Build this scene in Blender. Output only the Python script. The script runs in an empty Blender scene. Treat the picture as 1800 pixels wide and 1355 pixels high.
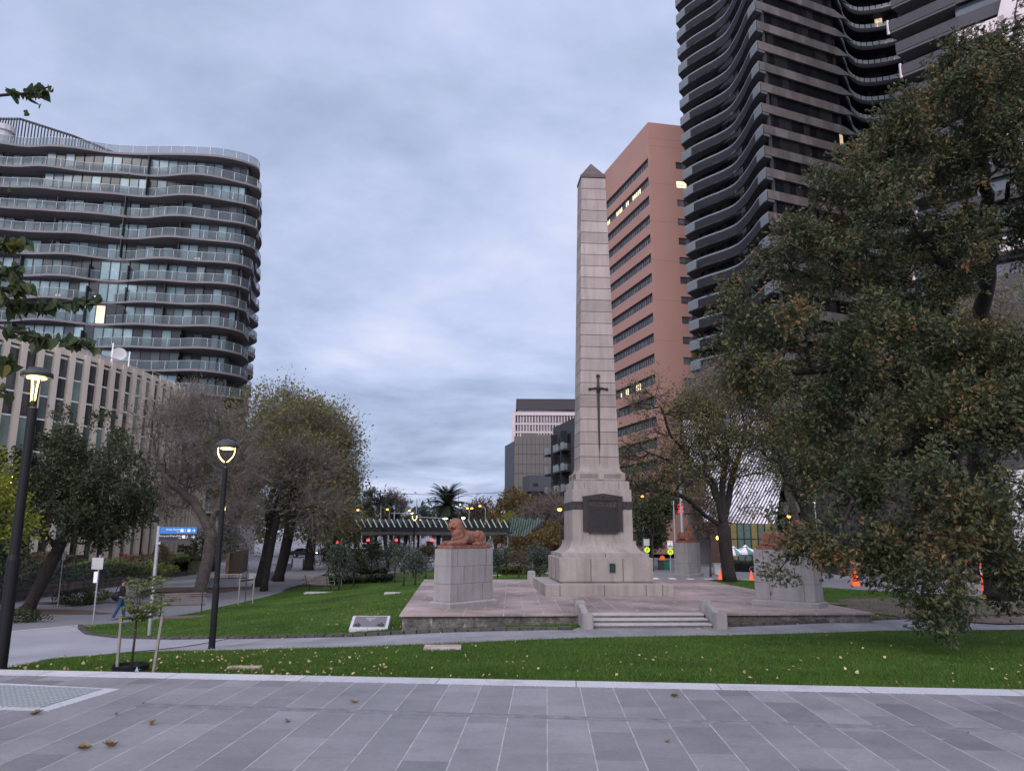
import bpy, bmesh, math, random
import numpy as np
from mathutils import Vector, Matrix
from mathutils.geometry import delaunay_2d_cdt
R = math.radians
C = bpy.context.scene.collection
sc = bpy.context.scene
# ---------------------------------------------------------------- camera
FPX, PITCH, ROLL, EYE = 1320.0, 11.0, 0.22, 1.6
cam_d = bpy.data.cameras.new('camera')
cam = bpy.data.objects.new('camera', cam_d); C.objects.link(cam)
cam_d.sensor_width = 36; cam_d.lens = FPX / 1800 * 36
cam_d.clip_start = 0.1; cam_d.clip_end = 4000
CM = Matrix.Rotation(R(90 + PITCH), 4, 'X') @ Matrix.Rotation(R(ROLL), 4, 'Z')
cam.matrix_world = Matrix.Translation((0, 0, EYE)) @ CM
sc.camera = cam
# ---------------------------------------------------------------- light
SUN_EL, SUN_ROT = 32, 200
w = bpy.data.worlds.new('World'); sc.world = w; w.use_nodes = True
nt = w.node_tree; nt.nodes.clear()
def N(t, tree=None, **kw):
    n = (tree or nt).nodes.new(t)
    for k, v in kw.items(): setattr(n, k, v)
    return n
def math_(op, a, b=None, tree=None, clamp=False):
    tr = tree or nt
    n = tr.nodes.new('ShaderNodeMath'); n.operation = op; n.use_clamp = clamp
    for i, v in enumerate((a, b)):
        if v is None: continue
        if isinstance(v, (int, float)): n.inputs[i].default_value = v
        else: tr.links.new(v, n.inputs[i])
    return n.outputs[0]
def ramp(tree, fac, stops, interp='LINEAR'):
    n = tree.nodes.new('ShaderNodeValToRGB'); n.color_ramp.interpolation = interp
    e = n.color_ramp.elements
    while len(e) < len(stops): e.new(0.5)
    for i, (p, c) in enumerate(stops):
        e[i].position = p; e[i].color = (c[0], c[1], c[2], 1) if len(c) == 3 else c
    if fac is not None: tree.links.new(fac, n.inputs[0])
    return n.outputs[0]
def mixc(t, f, a, b, mode='MIX'):
    n = t.nodes.new('ShaderNodeMix'); n.data_type = 'RGBA'; n.blend_type = mode
    for inp, v in ((n.inputs['Factor'], f), (n.inputs['A'], a), (n.inputs['B'], b)):
        if isinstance(v, (int, float)): inp.default_value = v
        elif isinstance(v, tuple): inp.default_value = (v[0], v[1], v[2], 1)
        else: t.links.new(v, inp)
    return n.outputs['Result']
def build_world():
    L = nt.links.new
    tc = N('ShaderNodeTexCoord'); sep = N('ShaderNodeSeparateXYZ'); L(tc.outputs['Generated'], sep.inputs[0])
    x, y, z = sep.outputs
    zz = math_('ADD', math_('MAXIMUM', z, 0.0), 0.13)
    cx, cy = math_('DIVIDE', x, zz), math_('DIVIDE', y, zz)
    cmb = N('ShaderNodeCombineXYZ'); L(cx, cmb.inputs[0]); L(cy, cmb.inputs[1])
    n1 = N('ShaderNodeTexNoise'); n1.inputs['Scale'].default_value = 0.75; n1.inputs['Detail'].default_value = 9
    n1.inputs['Roughness'].default_value = 0.52; n1.inputs['Distortion'].default_value = 0.35
    L(cmb.outputs[0], n1.inputs['Vector'])
    n2 = N('ShaderNodeTexNoise'); n2.inputs['Scale'].default_value = 3.2; n2.inputs['Detail'].default_value = 8
    n2.inputs['Roughness'].default_value = 0.6; L(cmb.outputs[0], n2.inputs['Vector'])
    f = math_('ADD', math_('MULTIPLY', n1.outputs[0], 0.86), math_('MULTIPLY', n2.outputs[0], 0.20)); f = math_('SUBTRACT', f, 0.03)
    # a slow darkening of the deck towards the far horizon band
    band = ramp(nt, z, [(0.0, (0.13,)*3), (0.05, (0.085,)*3), (0.09, (0.03,)*3), (0.155, (0.035,)*3), (0.205, (0.125,)*3), (0.27, (0.12,)*3), (0.36, (0.095,)*3), (0.5, (0.10,)*3)])
    f2 = math_('SUBTRACT', math_('ADD', f, band), 0.095)
    col = ramp(nt, f2, [(0.34, (0.18, 0.222, 0.33)), (0.45, (0.262, 0.31, 0.44)), (0.54, (0.345, 0.39, 0.54)), (0.66, (0.465, 0.48, 0.59))])
    # gain added to the unseen sky overhead and behind, to light the facing stone
    up = math_('MULTIPLY', math_('SUBTRACT', z, 0.62, clamp=True), 3.4)
    back = math_('MULTIPLY', math_('SUBTRACT', math_('MULTIPLY', y, -1), 0.10, clamp=True), 2.6)
    gain = math_('ADD', 1.0, math_('ADD', up, back))
    mul = N('ShaderNodeVectorMath', operation='SCALE'); L(col, mul.inputs[0]); L(gain, mul.inputs['Scale'])
    tint = mixc(nt, math_('MULTIPLY', math_('SUBTRACT', gain, 1.0, clamp=True), 0.8, clamp=True), (1,1,1), (1.16, 0.98, 0.86)); m2 = N('ShaderNodeVectorMath', operation='MULTIPLY'); L(mul.outputs[0], m2.inputs[0]); L(tint, m2.inputs[1]); mul = m2
    sky = N('ShaderNodeTexSky'); sky.sky_type = 'NISHITA'; sky.sun_disc = False
    sky.sun_elevation = R(SUN_EL); sky.sun_rotation = R(SUN_ROT)
    bg1 = N('ShaderNodeBackground'); L(sky.outputs[0], bg1.inputs[0]); bg1.inputs[1].default_value = 0.06
    bg2 = N('ShaderNodeBackground'); L(mul.outputs[0], bg2.inputs[0]); bg2.inputs[1].default_value = 1.0
    mx = N('ShaderNodeMixShader'); mx.inputs[0].default_value = 0.93
    L(bg1.outputs[0], mx.inputs[1]); L(bg2.outputs[0], mx.inputs[2])
    out = N('ShaderNodeOutputWorld'); L(mx.outputs[0], out.inputs[0])
build_world()
sd = bpy.data.lights.new('sun', 'SUN'); sd.energy = 0.9; sd.angle = R(25); sd.color = (1.0, 0.93, 0.88)
so = bpy.data.objects.new('sun', sd); C.objects.link(so)
_a = R(SUN_ROT)
sun_dir = Vector((math.sin(_a) * math.cos(R(SUN_EL)), math.cos(_a) * math.cos(R(SUN_EL)), math.sin(R(SUN_EL))))
so.rotation_euler = sun_dir.to_track_quat('Z', 'Y').to_euler()
sc.view_settings.view_transform = 'Standard'; sc.view_settings.look = 'None'
sc.view_settings.exposure = 0.8; sc.view_settings.gamma = 1.0
sc.render.engine = 'CYCLES'
sc.cycles.max_bounces = 5; sc.cycles.diffuse_bounces = 3; sc.cycles.glossy_bounces = 2
sc.cycles.transmission_bounces = 3; sc.cycles.transparent_max_bounces = 8
sc.cycles.caustics_reflective = False; sc.cycles.caustics_refractive = False
# ---------------------------------------------------------------- places
def ray(px, py):
    return CM.to_3x3() @ Vector(((px - 900) / FPX, -(py - 677.5) / FPX, -1))
def at(px, py, Y):
    d = ray(px, py); return Vector((0, 0, EYE)) + d * (Y / d.y)
def atz(px, py, z):
    d = ray(px, py); return Vector((0, 0, EYE)) + d * ((z - EYE) / d.z)
def interp(x, pts):
    if x <= pts[0][0]: return pts[0][1]
    for (a, va), (b, vb) in zip(pts, pts[1:]):
        if x <= b: return va + (vb - va) * (x - a) / (b - a)
    return pts[-1][1]
def smooth_table(pts, w=2.0, x0=-20, x1=420, n=881):
    xs = np.linspace(x0, x1, n); v = np.array([interp(x, pts) for x in xs])
    k = int(w / (xs[1] - xs[0])) * 2 + 1; ker = np.hanning(k + 2)[1:-1]; ker /= ker.sum()
    return xs, np.convolve(np.pad(v, k // 2, mode='edge'), ker, 'valid')
KB = 8.72
def kerb_y(x): return KB - 0.082 * x
_A = smooth_table([(-20, 0), (0.35, -0.02), (10.3, -0.72), (15, -0.56), (27.5, -0.62), (34, -0.95), (52, -2.0), (80, -2.5), (150, -2.7), (420, -2.7)])
_B = smooth_table([(-20, 0), (0.3, 0), (5.4, -0.66), (11.5, -1.02), (26, -1.5), (36, -1.15), (52, -0.25), (80, 0), (420, 0)])
def hz(x, y):
    """height of the natural ground"""
    t = y - kerb_y(max(-25, min(25, x)))
    s = max(0.0, min(1.0, (2.0 - x) / 18.0)); s = s * s * (3 - 2 * s)
    return float(np.interp(t, *_A) + np.interp(t, *_B) * s)
def gp(px, py, dz=0.0):
    """the point where the photograph's pixel meets the ground"""
    d = ray(px, py); t = 1.0; step = 0.25; p = None
    while t < 500:
        p = Vector((0, 0, EYE)) + d * t
        if p.z <= hz(p.x, p.y) + dz:
            lo, hi = t - step, t
            for _ in range(18):
                m = (lo + hi) / 2; q = Vector((0, 0, EYE)) + d * m
                if q.z <= hz(q.x, q.y) + dz: hi = m
                else: lo = m
            q = Vector((0, 0, EYE)) + d * hi
            return q
        t += step; step = min(2.0, step * 1.01)
    return p
def on(px, Y, dz=0.0):
    """ground point under column px at depth Y"""
    q = at(px, 940, Y); return Vector((q.x, Y, hz(q.x, Y) + dz))
def zat(py, Y, px=900): return at(px, py, Y).z
def mpp(Y): return Y / (FPX * 1.03)
# ---------------------------------------------------------------- mesh building
class MB:
    def __init__(s): s.v = []; s.f = []
    def add(s, vs, fs):
        o = len(s.v); s.v += [tuple(p) for p in vs]; s.f += [tuple(o + i for i in f) for f in fs]; return s
    def box(s, x0, x1, y0, y1, z0, z1):
        return s.add([(x0,y0,z0),(x1,y0,z0),(x1,y1,z0),(x0,y1,z0),(x0,y0,z1),(x1,y0,z1),(x1,y1,z1),(x0,y1,z1)],
            [(0,3,2,1),(4,5,6,7),(0,1,5,4),(1,2,6,5),(2,3,7,6),(3,0,4,7)])
    def bar(s, a, b, w, h, up=(0,0,1)):
        a, b = Vector(a), Vector(b); d = (b - a).normalized(); u = Vector(up)
        if abs(d.dot(u)) > 0.98: u = Vector((0, 1, 0))
        sx = d.cross(u).normalized(); uz = sx.cross(d).normalized()
        vs = []
        for p in (a, b):
            for i, j in ((-1,-1),(1,-1),(1,1),(-1,1)): vs.append(p + sx * (i * w / 2) + uz * (j * h / 2))
        return s.add(vs, [(0,1,2,3),(7,6,5,4),(0,4,5,1),(1,5,6,2),(2,6,7,3),(3,7,4,0)])
    def frustum(s, x, y, w0, d0, z0, w1, d1, z1, rot=0.0):
        vs = []
        for (ww, dd, z) in ((w0, d0, z0), (w1, d1, z1)):
            for i, j in ((-1,-1),(1,-1),(1,1),(-1,1)):
                px, py = i * ww / 2, j * dd / 2
                vs.append((x + px * math.cos(rot) - py * math.sin(rot), y + px * math.sin(rot) + py * math.cos(rot), z))
        return s.add(vs, [(0,3,2,1),(4,5,6,7),(0,1,5,4),(1,2,6,5),(2,3,7,6),(3,0,4,7)])
    def sqstack(s, prof):
        """closed square solid from (half width, z) rings"""
        vs, fs = [], []
        for w_, z in prof:
            for i, j in ((-1,-1),(1,-1),(1,1),(-1,1)): vs.append((i * w_, j * w_, z))
        n = len(prof)
        for k in range(n - 1):
            for i in range(4): a = k*4+i; b = k*4+(i+1)%4; fs.append((a, b, b+4, a+4))
        fs.append((3,2,1,0)); fs.append(tuple((n-1)*4+i for i in range(4)))
        return s.add(vs, fs)
    def prism(s, poly, z0, z1):
        n = len(poly); vs = [(p[0], p[1], z0) for p in poly] + [(p[0], p[1], z1) for p in poly]
        fs = [tuple(range(n-1, -1, -1)), tuple(range(n, 2*n))] + [(i, (i+1)%n, (i+1)%n+n, i+n) for i in range(n)]
        return s.add(vs, fs)
    def prism3(s, poly, d):
        """planar polygon of 3D points pushed along d"""
        n = len(poly); d = Vector(d); vs = [Vector(p) for p in poly] + [Vector(p) + d for p in poly]
        return s.add(vs, [tuple(range(n-1,-1,-1)), tuple(range(n,2*n))] + [(i,(i+1)%n,(i+1)%n+n,i+n) for i in range(n)])
    def tube(s, pts, rad, n=8, cap=True):
        pts = [Vector(p) for p in pts]; m = len(pts)
        if not isinstance(rad, (list, tuple)): rad = [rad] * m
        vs, fs = [], []; ref = None
        for i, p in enumerate(pts):
            t = (pts[min(i+1, m-1)] - pts[max(i-1, 0)])
            t = t.normalized() if t.length > 1e-9 else Vector((0,0,1))
            if ref is None: ref = Vector((1,0,0)) if abs(t.x) < 0.9 else Vector((0,1,0))
            u = (ref - t * ref.dot(t))
            u = u.normalized() if u.length > 1e-6 else t.orthogonal().normalized()
            ref = u; v_ = t.cross(u)
            for k in range(n):
                a = 2 * math.pi * k / n
                vs.append(p + (u * math.cos(a) + v_ * math.sin(a)) * rad[i])
        for i in range(m - 1):
            for k in range(n):
                a = i*n+k; b = i*n+(k+1)%n; fs.append((a, b, b+n, a+n))
        if cap: fs.append(tuple(range(n-1,-1,-1))); fs.append(tuple((m-1)*n+k for k in range(n)))
        return s.add(vs, fs)
    def lathe(s, prof, n=16, c=(0,0,0)):
        vs, fs = [], []
        for r, z in prof:
            for k in range(n):
                a = 2*math.pi*k/n; vs.append((c[0]+r*math.cos(a), c[1]+r*math.sin(a), c[2]+z))
        m = len(prof)
        for i in range(m-1):
            for k in range(n):
                a = i*n+k; b = i*n+(k+1)%n; fs.append((a, b, b+n, a+n))
        fs.append(tuple(range(n-1,-1,-1))); fs.append(tuple((m-1)*n+k for k in range(n)))
        return s.add(vs, fs)
    def ball(s, c, r, n=12, m=8, rot=None):
        if not isinstance(r, (tuple, list)): r = (r, r, r)
        vs, fs = [], []; c = Vector(c)
        for i in range(m+1):
            th = math.pi * i / m
            for k in range(n):
                ph = 2*math.pi*k/n
                p = Vector((r[0]*math.sin(th)*math.cos(ph), r[1]*math.sin(th)*math.sin(ph), r[2]*math.cos(th)))
                if rot is not None: p = rot @ p
                vs.append(c + p)
        for i in range(m):
            for k in range(n):
                a = i*n+k; b = i*n+(k+1)%n; fs.append((a, a+n, b+n, b))
        return s.add(vs, fs)
    def wall(s, p0, p1, z0, z1, th=0.1, out=1):
        """upright slab between two plan points"""
        a, b = Vector((p0[0], p0[1], 0)), Vector((p1[0], p1[1], 0)); d = (b - a).normalized(); nrm = Vector((d.y, -d.x, 0)) * (th * out)
        return s.prism([a, b, b - nrm, a - nrm], z0, z1)
    def build(s, name, mat, parent=None, world=False, smooth=False, bevel=0):
        me = bpy.data.meshes.new(name); off = parent.location if (parent is not None and world) else Vector((0,0,0))
        me.from_pydata([(p[0]-off[0], p[1]-off[1], p[2]-off[2]) for p in s.v], [], s.f); me.update()
        if bevel or True:
            bm = bmesh.new(); bm.from_mesh(me)
            if bevel: bmesh.ops.bevel(bm, geom=[e for e in bm.edges], offset=bevel, segments=2, affect='EDGES', clamp_overlap=True)
            bmesh.ops.recalc_face_normals(bm, faces=bm.faces); bm.to_mesh(me); bm.free()
        if smooth: me.polygons.foreach_set('use_smooth', [True]*len(me.polygons))
        return link(name, me, mat, parent)
def link(name, me, mat, parent=None):
    o = bpy.data.objects.new(name, me); C.objects.link(o)
    if mat is not None: me.materials.append(mat)
    if parent is not None: o.parent = parent
    return o
def absorb(o, p):
    """melt a surface detail (joints, flutes) into the part it belongs to, with its own material slot"""
    o.data.materials.append(p.data.materials[0]); bm = bmesh.new(); bm.from_mesh(o.data); n = len(bm.faces); bm.from_mesh(p.data)
    bm.faces.ensure_lookup_table(); k = len(o.data.materials) - 1
    for f in bm.faces[n:]: f.material_index = k
    bm.to_mesh(o.data); bm.free(); bpy.data.objects.remove(p); return o
def fast_mesh(name, V, F, mat, parent=None, smooth=False):
    """V (n,3) world-or-local vertices, F (m,k) equal-sized faces"""
    V = np.asarray(V, np.float32); F = np.asarray(F, np.int32)
    me = bpy.data.meshes.new(name); me.vertices.add(len(V)); me.vertices.foreach_set('co', V.ravel())
    m, k = F.shape; me.loops.add(m*k); me.loops.foreach_set('vertex_index', F.ravel())
    me.polygons.add(m); me.polygons.foreach_set('loop_start', np.arange(0, m*k, k, dtype=np.int32))
    try: me.polygons.foreach_set('loop_total', np.full(m, k, np.int32))
    except Exception: pass
    me.update(calc_edges=True)
    if smooth: me.polygons.foreach_set('use_smooth', np.ones(m, bool))
    return link(name, me, mat, parent)
def tag(o, label=None, cat=None, group=None, kind=None):
    if label: o['label'] = label
    if cat: o['category'] = cat
    if group: o['group'] = group
    if kind: o['kind'] = kind
    return o
def thing(name, label, cat, loc=(0,0,0), rz=0.0, group=None):
    o = bpy.data.objects.new(name, None); C.objects.link(o); o.empty_display_size = 0.2
    o.location = loc; o.rotation_euler = (0, 0, rz); return tag(o, label, cat, group)
def copy_tree(o, parent=None, loc=None, rz=None, label=None, scale=None):
    c = o.copy(); C.objects.link(c)
    if parent is not None: c.parent = parent
    if loc is not None: c.location = loc
    if rz is not None: c.rotation_euler = (0, 0, rz)
    if scale is not None: c.scale = (scale,)*3
    if label: c['label'] = label
    for ch in list(o.children): copy_tree(ch, c)
    return c
# ---------------------------------------------------------------- materials
def newmat(name):
    m = bpy.data.materials.new(name); m.use_nodes = True; t = m.node_tree
    return m, t, t.nodes['Principled BSDF']
def noise(t, scale, detail=5, rough=0.55, vec=None, dist=0.0):
    n = t.nodes.new('ShaderNodeTexNoise'); n.inputs['Scale'].default_value = scale; n.inputs['Detail'].default_value = detail
    n.inputs['Roughness'].default_value = rough; n.inputs['Distortion'].default_value = dist
    if vec is None: vec = coord(t)
    t.links.new(vec, n.inputs['Vector']); return n.outputs[0]
def coord(t, kind='Object', rot=0.0, scale=(1,1,1), loc=(0,0,0)):
    tc = t.nodes.new('ShaderNodeTexCoord'); o = tc.outputs[kind]
    if rot or scale != (1,1,1) or loc != (0,0,0):
        mp = t.nodes.new('ShaderNodeMapping'); mp.inputs['Rotation'].default_value = (0, 0, rot) if not isinstance(rot, tuple) else rot
        mp.inputs['Scale'].default_value = scale; mp.inputs['Location'].default_value = loc
        t.links.new(o, mp.inputs[0]); o = mp.outputs[0]
    return o
def bump(t, b, h, strength=0.5, dist=0.01):
    n = t.nodes.new('ShaderNodeBump'); n.inputs['Strength'].default_value = strength; n.inputs['Distance'].default_value = dist
    t.links.new(h, n.inputs['Height']); t.links.new(n.outputs[0], b.inputs['Normal'])
def mat(name, col, rough=0.75, var=0.2, scale=3.0, metal=0.0, bmp=0.0, bscale=40, spec=0.4, speck=0.0, streak=0.0):
    m, t, b = newmat(name)
    c = Vector(col[:3]); n = noise(t, scale, 6, 0.6)
    out = ramp(t, n, [(0.3, tuple(c*(1-var))), (0.7, tuple(c*(1+var)))])
    if speck:
        s = noise(t, 160, 2, 0.7); out = mixc(t, speck, out, ramp(t, s, [(0.35, (0.25,)*3), (0.5, (0.5,)*3), (0.65, (0.8,)*3)]), 'OVERLAY')
    if streak:
        s = noise(t, 1.0, 5, 0.65, coord(t, scale=(5, 5, 0.35)))
        out = mixc(t, ramp(t, s, [(0.42, (0,0,0)), (0.72, (streak,)*3)]), out, tuple(c*0.35))
    t.links.new(out, b.inputs['Base Color'])
    b.inputs['Roughness'].default_value = rough; b.inputs['Metallic'].default_value = metal
    b.inputs['Specular IOR Level'].default_value = spec
    if bmp: bump(t, b, noise(t, bscale, 4, 0.6), bmp, 0.01)
    return m
def emit(name, col, strength):
    m, t, b = newmat(name); b.inputs['Base Color'].default_value = (*[min(1, c) for c in col], 1)
    b.inputs['Emission Color'].default_value = (*col, 1); b.inputs['Emission Strength'].default_value = strength
    return m
def glassmat(name, cols, rough=0.08, lit=0.0, litcol=(1.0, 0.75, 0.4), spec=0.8, litst=1.2):
    """panes of one facade: every pane (island) gets its own blind or dark room; a few are lit"""
    m, t, b = newmat(name)
    g = t.nodes.new('ShaderNodeNewGeometry'); oi = t.nodes.new('ShaderNodeObjectInfo')
    r = math_('FRACT', math_('ADD', g.outputs['Random Per Island'], math_('MULTIPLY', oi.outputs['Random'], 7.31, t), t), None, t)
    n = len(cols); st = [(i / n, c) for i, c in enumerate(cols)]
    c = ramp(t, r, st, 'CONSTANT')
    c = mixc(t, 0.35, c, ramp(t, noise(t, 0.6, 4), [(0.35, (0.25,)*3), (0.65, (0.75,)*3)]), 'OVERLAY')
    t.links.new(c, b.inputs['Base Color']); b.inputs['Roughness'].default_value = rough
    b.inputs['Specular IOR Level'].default_value = spec
    if lit:
        w_ = t.nodes.new('ShaderNodeTexWhiteNoise'); w_.noise_dimensions = '1D'; t.links.new(r, w_.inputs['W'])
        e = math_('GREATER_THAN', w_.outputs[0], 1 - lit, t)
        ee = math_('MULTIPLY', e, litst, t)
        ln = noise(t, 1.6, 3)
        b.inputs['Emission Color'].default_value = (*litcol, 1)
        t.links.new(math_('MULTIPLY', ee, math_('MULTIPLY', ln, 1.2, t), t), b.inputs['Emission Strength'])
    return m
def railglass(name, col=(0.55, 0.68, 0.72), alpha=0.45):
    m, t, b = newmat(name); b.inputs['Base Color'].default_value = (*col, 1); b.inputs['Roughness'].default_value = 0.3
    b.inputs['Specular IOR Level'].default_value = 0.08; b.inputs['Alpha'].default_value = alpha; return m
def leafmat(name, cols, trans=0.35, rough=0.55, clump=1.2):
    """cols: list of (weight, colour)"""
    m, t, b = newmat(name); g = t.nodes.new('ShaderNodeNewGeometry')
    r = math_('ADD', math_('MULTIPLY', g.outputs['Random Per Island'], 0.62, t), math_('MULTIPLY', math_('SUBTRACT', noise(t, clump, 3, 0.6), 0.31, t), 1.0, t), t, True)
    tot = sum(c[0] for c in cols); p = 0; st = []
    for wgt, c in cols: st.append(((p + wgt / 2) / tot, c)); p += wgt
    c = ramp(t, r, st)
    t.links.new(c, b.inputs['Base Color']); b.inputs['Roughness'].default_value = rough; b.inputs['Specular IOR Level'].default_value = 0.35
    tr = t.nodes.new('ShaderNodeBsdfTranslucent'); t.links.new(c, tr.inputs[0])
    mx = t.nodes.new('ShaderNodeMixShader'); mx.inputs[0].default_value = trans
    out = t.nodes['Material Output']; t.links.new(b.outputs[0], mx.inputs[1]); t.links.new(tr.outputs[0], mx.inputs[2]); t.links.new(mx.outputs[0], out.inputs[0])
    return m
M = {}
M['black'] = mat('black_paint', (0.006, 0.006, 0.007), 0.5, 0.2, spec=0.25)
M['dark'] = mat('dark_metal', (0.03, 0.032, 0.036), 0.5, 0.2)
M['galv'] = mat('galvanised_steel', (0.33, 0.34, 0.36), 0.45, 0.15, 8, metal=0.5)
M['white'] = mat('white_paint', (0.72, 0.72, 0.72), 0.5, 0.08)
M['conc'] = mat('pale_concrete', (0.38, 0.38, 0.38), 0.85, 0.15, 2, bmp=0.2)
M['bronze'] = mat('dark_bronze', (0.036, 0.03, 0.028), 0.5, 0.3, 9, metal=0.35, bmp=0.3, bscale=25)
M['granite'] = mat('warm_granite', (0.285, 0.25, 0.23), 0.8, 0.14, 1.2, speck=0.6, streak=0.42, bmp=0.25, bscale=90)
M['granite_grey'] = mat('grey_granite', (0.265, 0.252, 0.248), 0.8, 0.1, 1.5, speck=0.6, streak=0.4, bmp=0.25, bscale=90)
M['sandstone'] = mat('red_sandstone', (0.205, 0.088, 0.060), 0.85, 0.38, 7, bmp=0.5, bscale=60)
M['bark'] = mat('bark', (0.042, 0.034, 0.031), 0.95, 0.4, 6, bmp=0.8, bscale=14)
M['bark_dark'] = mat('dark_bark', (0.020, 0.016, 0.015), 0.95, 0.4, 6, bmp=0.8, bscale=14)
M['bark_grey'] = mat('grey_bark', (0.10, 0.08, 0.072), 0.95, 0.35, 5, bmp=0.8, bscale=12)
M['twig'] = mat('twigs', (0.165, 0.138, 0.13), 0.9, 0.35, 2)
# ---------------------------------------------------------------- trees
def _leaf_tpl(kind):
    """template leaf along +X, about 1 long, folded on its midrib: (verts, faces of equal size)"""
    if kind == 'oak':
        h = [(0.0,0.02),(0.20,0.20),(0.31,0.11),(0.46,0.36),(0.58,0.19),(0.74,0.36),(0.86,0.17),(1.0,0.05)]
    elif kind == 'heart':
        h = [(0.0,0.0),(-0.10,0.22),(0.05,0.42),(0.3,0.45),(0.6,0.3),(0.8,0.14),(0.92,0.05),(1.0,0.0)]
    elif kind == 'oval':
        h = [(0.0,0.01),(0.25,0.25),(0.6,0.27),(1.0,0.01)]
    else:
        h = [(0.0,0.03),(0.5,0.34),(1.0,0.03)]
    v = []; 
    for sgn in (1, -1):
        for x, y in h: v.append((x, sgn * y, 0.35 * y - 0.18 * x * x))
    n = len(h)
    return np.array(v), [list(range(n)), list(range(2*n-1, n-1, -1))]
def leaves(P, kind, size, rng, up=0.5, jitter=0.35, dirs=None, droop=0.0):
    P = np.asarray(P); n = len(P); T, F = _leaf_tpl(kind)
    d = rng.normal(size=(n, 3)) if dirs is None else dirs + rng.normal(size=(n, 3)) * 0.85
    d[:, 2] -= droop; d /= np.linalg.norm(d, axis=1)[:, None] + 1e-9
    nr = rng.normal(size=(n, 3)) + np.array([0, 0, up * 2]); nr -= d * (nr * d).sum(1)[:, None]
    nr /= np.linalg.norm(nr, axis=1)[:, None] + 1e-9
    sd_ = np.cross(nr, d); s = size * (1 + rng.uniform(-jitter, jitter, n))
    V = P[:, None, :] + s[:, None, None] * (T[None, :, 0:1] * d[:, None, :] + T[None, :, 1:2] * sd_[:, None, :] + T[None, :, 2:3] * nr[:, None, :])
    k = len(T); Fa = (np.array(F)[None] + (np.arange(n) * k)[:, None, None]).reshape(-1, len(F[0]))
    return V.reshape(-1, 3), Fa
def twigs(P, D, length, rad, rng, spread=0.8):
    """thin three-sided tapering twigs from P along D"""
    n = len(P); D = D + rng.normal(size=(n, 3)) * spread; D /= np.linalg.norm(D, axis=1)[:, None] + 1e-9
    L = length * rng.uniform(0.5, 1.3, n); mid = P + D * (L * 0.5)[:, None] + rng.normal(size=(n, 3)) * (L * 0.07)[:, None]
    E = P + D * L[:, None] + rng.normal(size=(n, 3)) * (L * 0.12)[:, None]
    a = np.cross(D, rng.normal(size=(n, 3))); a /= np.linalg.norm(a, axis=1)[:, None] + 1e-9; b = np.cross(D, a)
    rings = []
    for Q, r in ((P, rad), (mid, rad * 0.7), (E, rad * 0.3)):
        for k in range(3):
            t = 2 * math.pi * k / 3; rings.append(Q + (a * math.cos(t) + b * math.sin(t)) * r)
    V = np.stack(rings, 1).reshape(-1, 3); F = []
    for g in range(2):
        for k in range(3): F.append([g*3+k, g*3+(k+1) % 3, (g+1)*3+(k+1) % 3, (g+1)*3+k])
    F = (np.array(F)[None] + (np.arange(n) * 9)[:, None, None]).reshape(-1, 4)
    return V, F, E, D, mid
def blob_points(blobs, n, rng, shell=0.0):
    vol = np.array([b[3] * b[4] * b[5] for b in blobs]); pr = vol / vol.sum()
    idx = rng.choice(len(blobs), n, p=pr); B = np.array([b[:6] for b in blobs])[idx]
    u = rng.normal(size=(n, 3)); u /= np.linalg.norm(u, axis=1)[:, None]
    r = rng.uniform(0, 1, n) ** (1 / 3.0); r = r * (1 - shell) + shell * np.sqrt(r)
    return B[:, :3] + u * r[:, None] * B[:, 3:6]
def sprays(blobs, k, r, flat, rng, gap=0.0):
    """break crown masses into many flattened leaf sprays with gaps between them"""
    out = []
    for b in blobs:
        v = b[3]*b[4]*b[5]; n = max(1, int(round(k * v / (r*r*r*flat))))
        if min(b[3], b[5]) < r*0.8: out.append(b); continue
        P = blob_points([b], n, rng, 0.7)
        for p in P: s = rng.uniform(0.65, 1.3); out.append((p[0], p[1], p[2], r*s, r*s, r*s*flat*rng.uniform(0.8, 1.3)))
    return out
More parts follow.
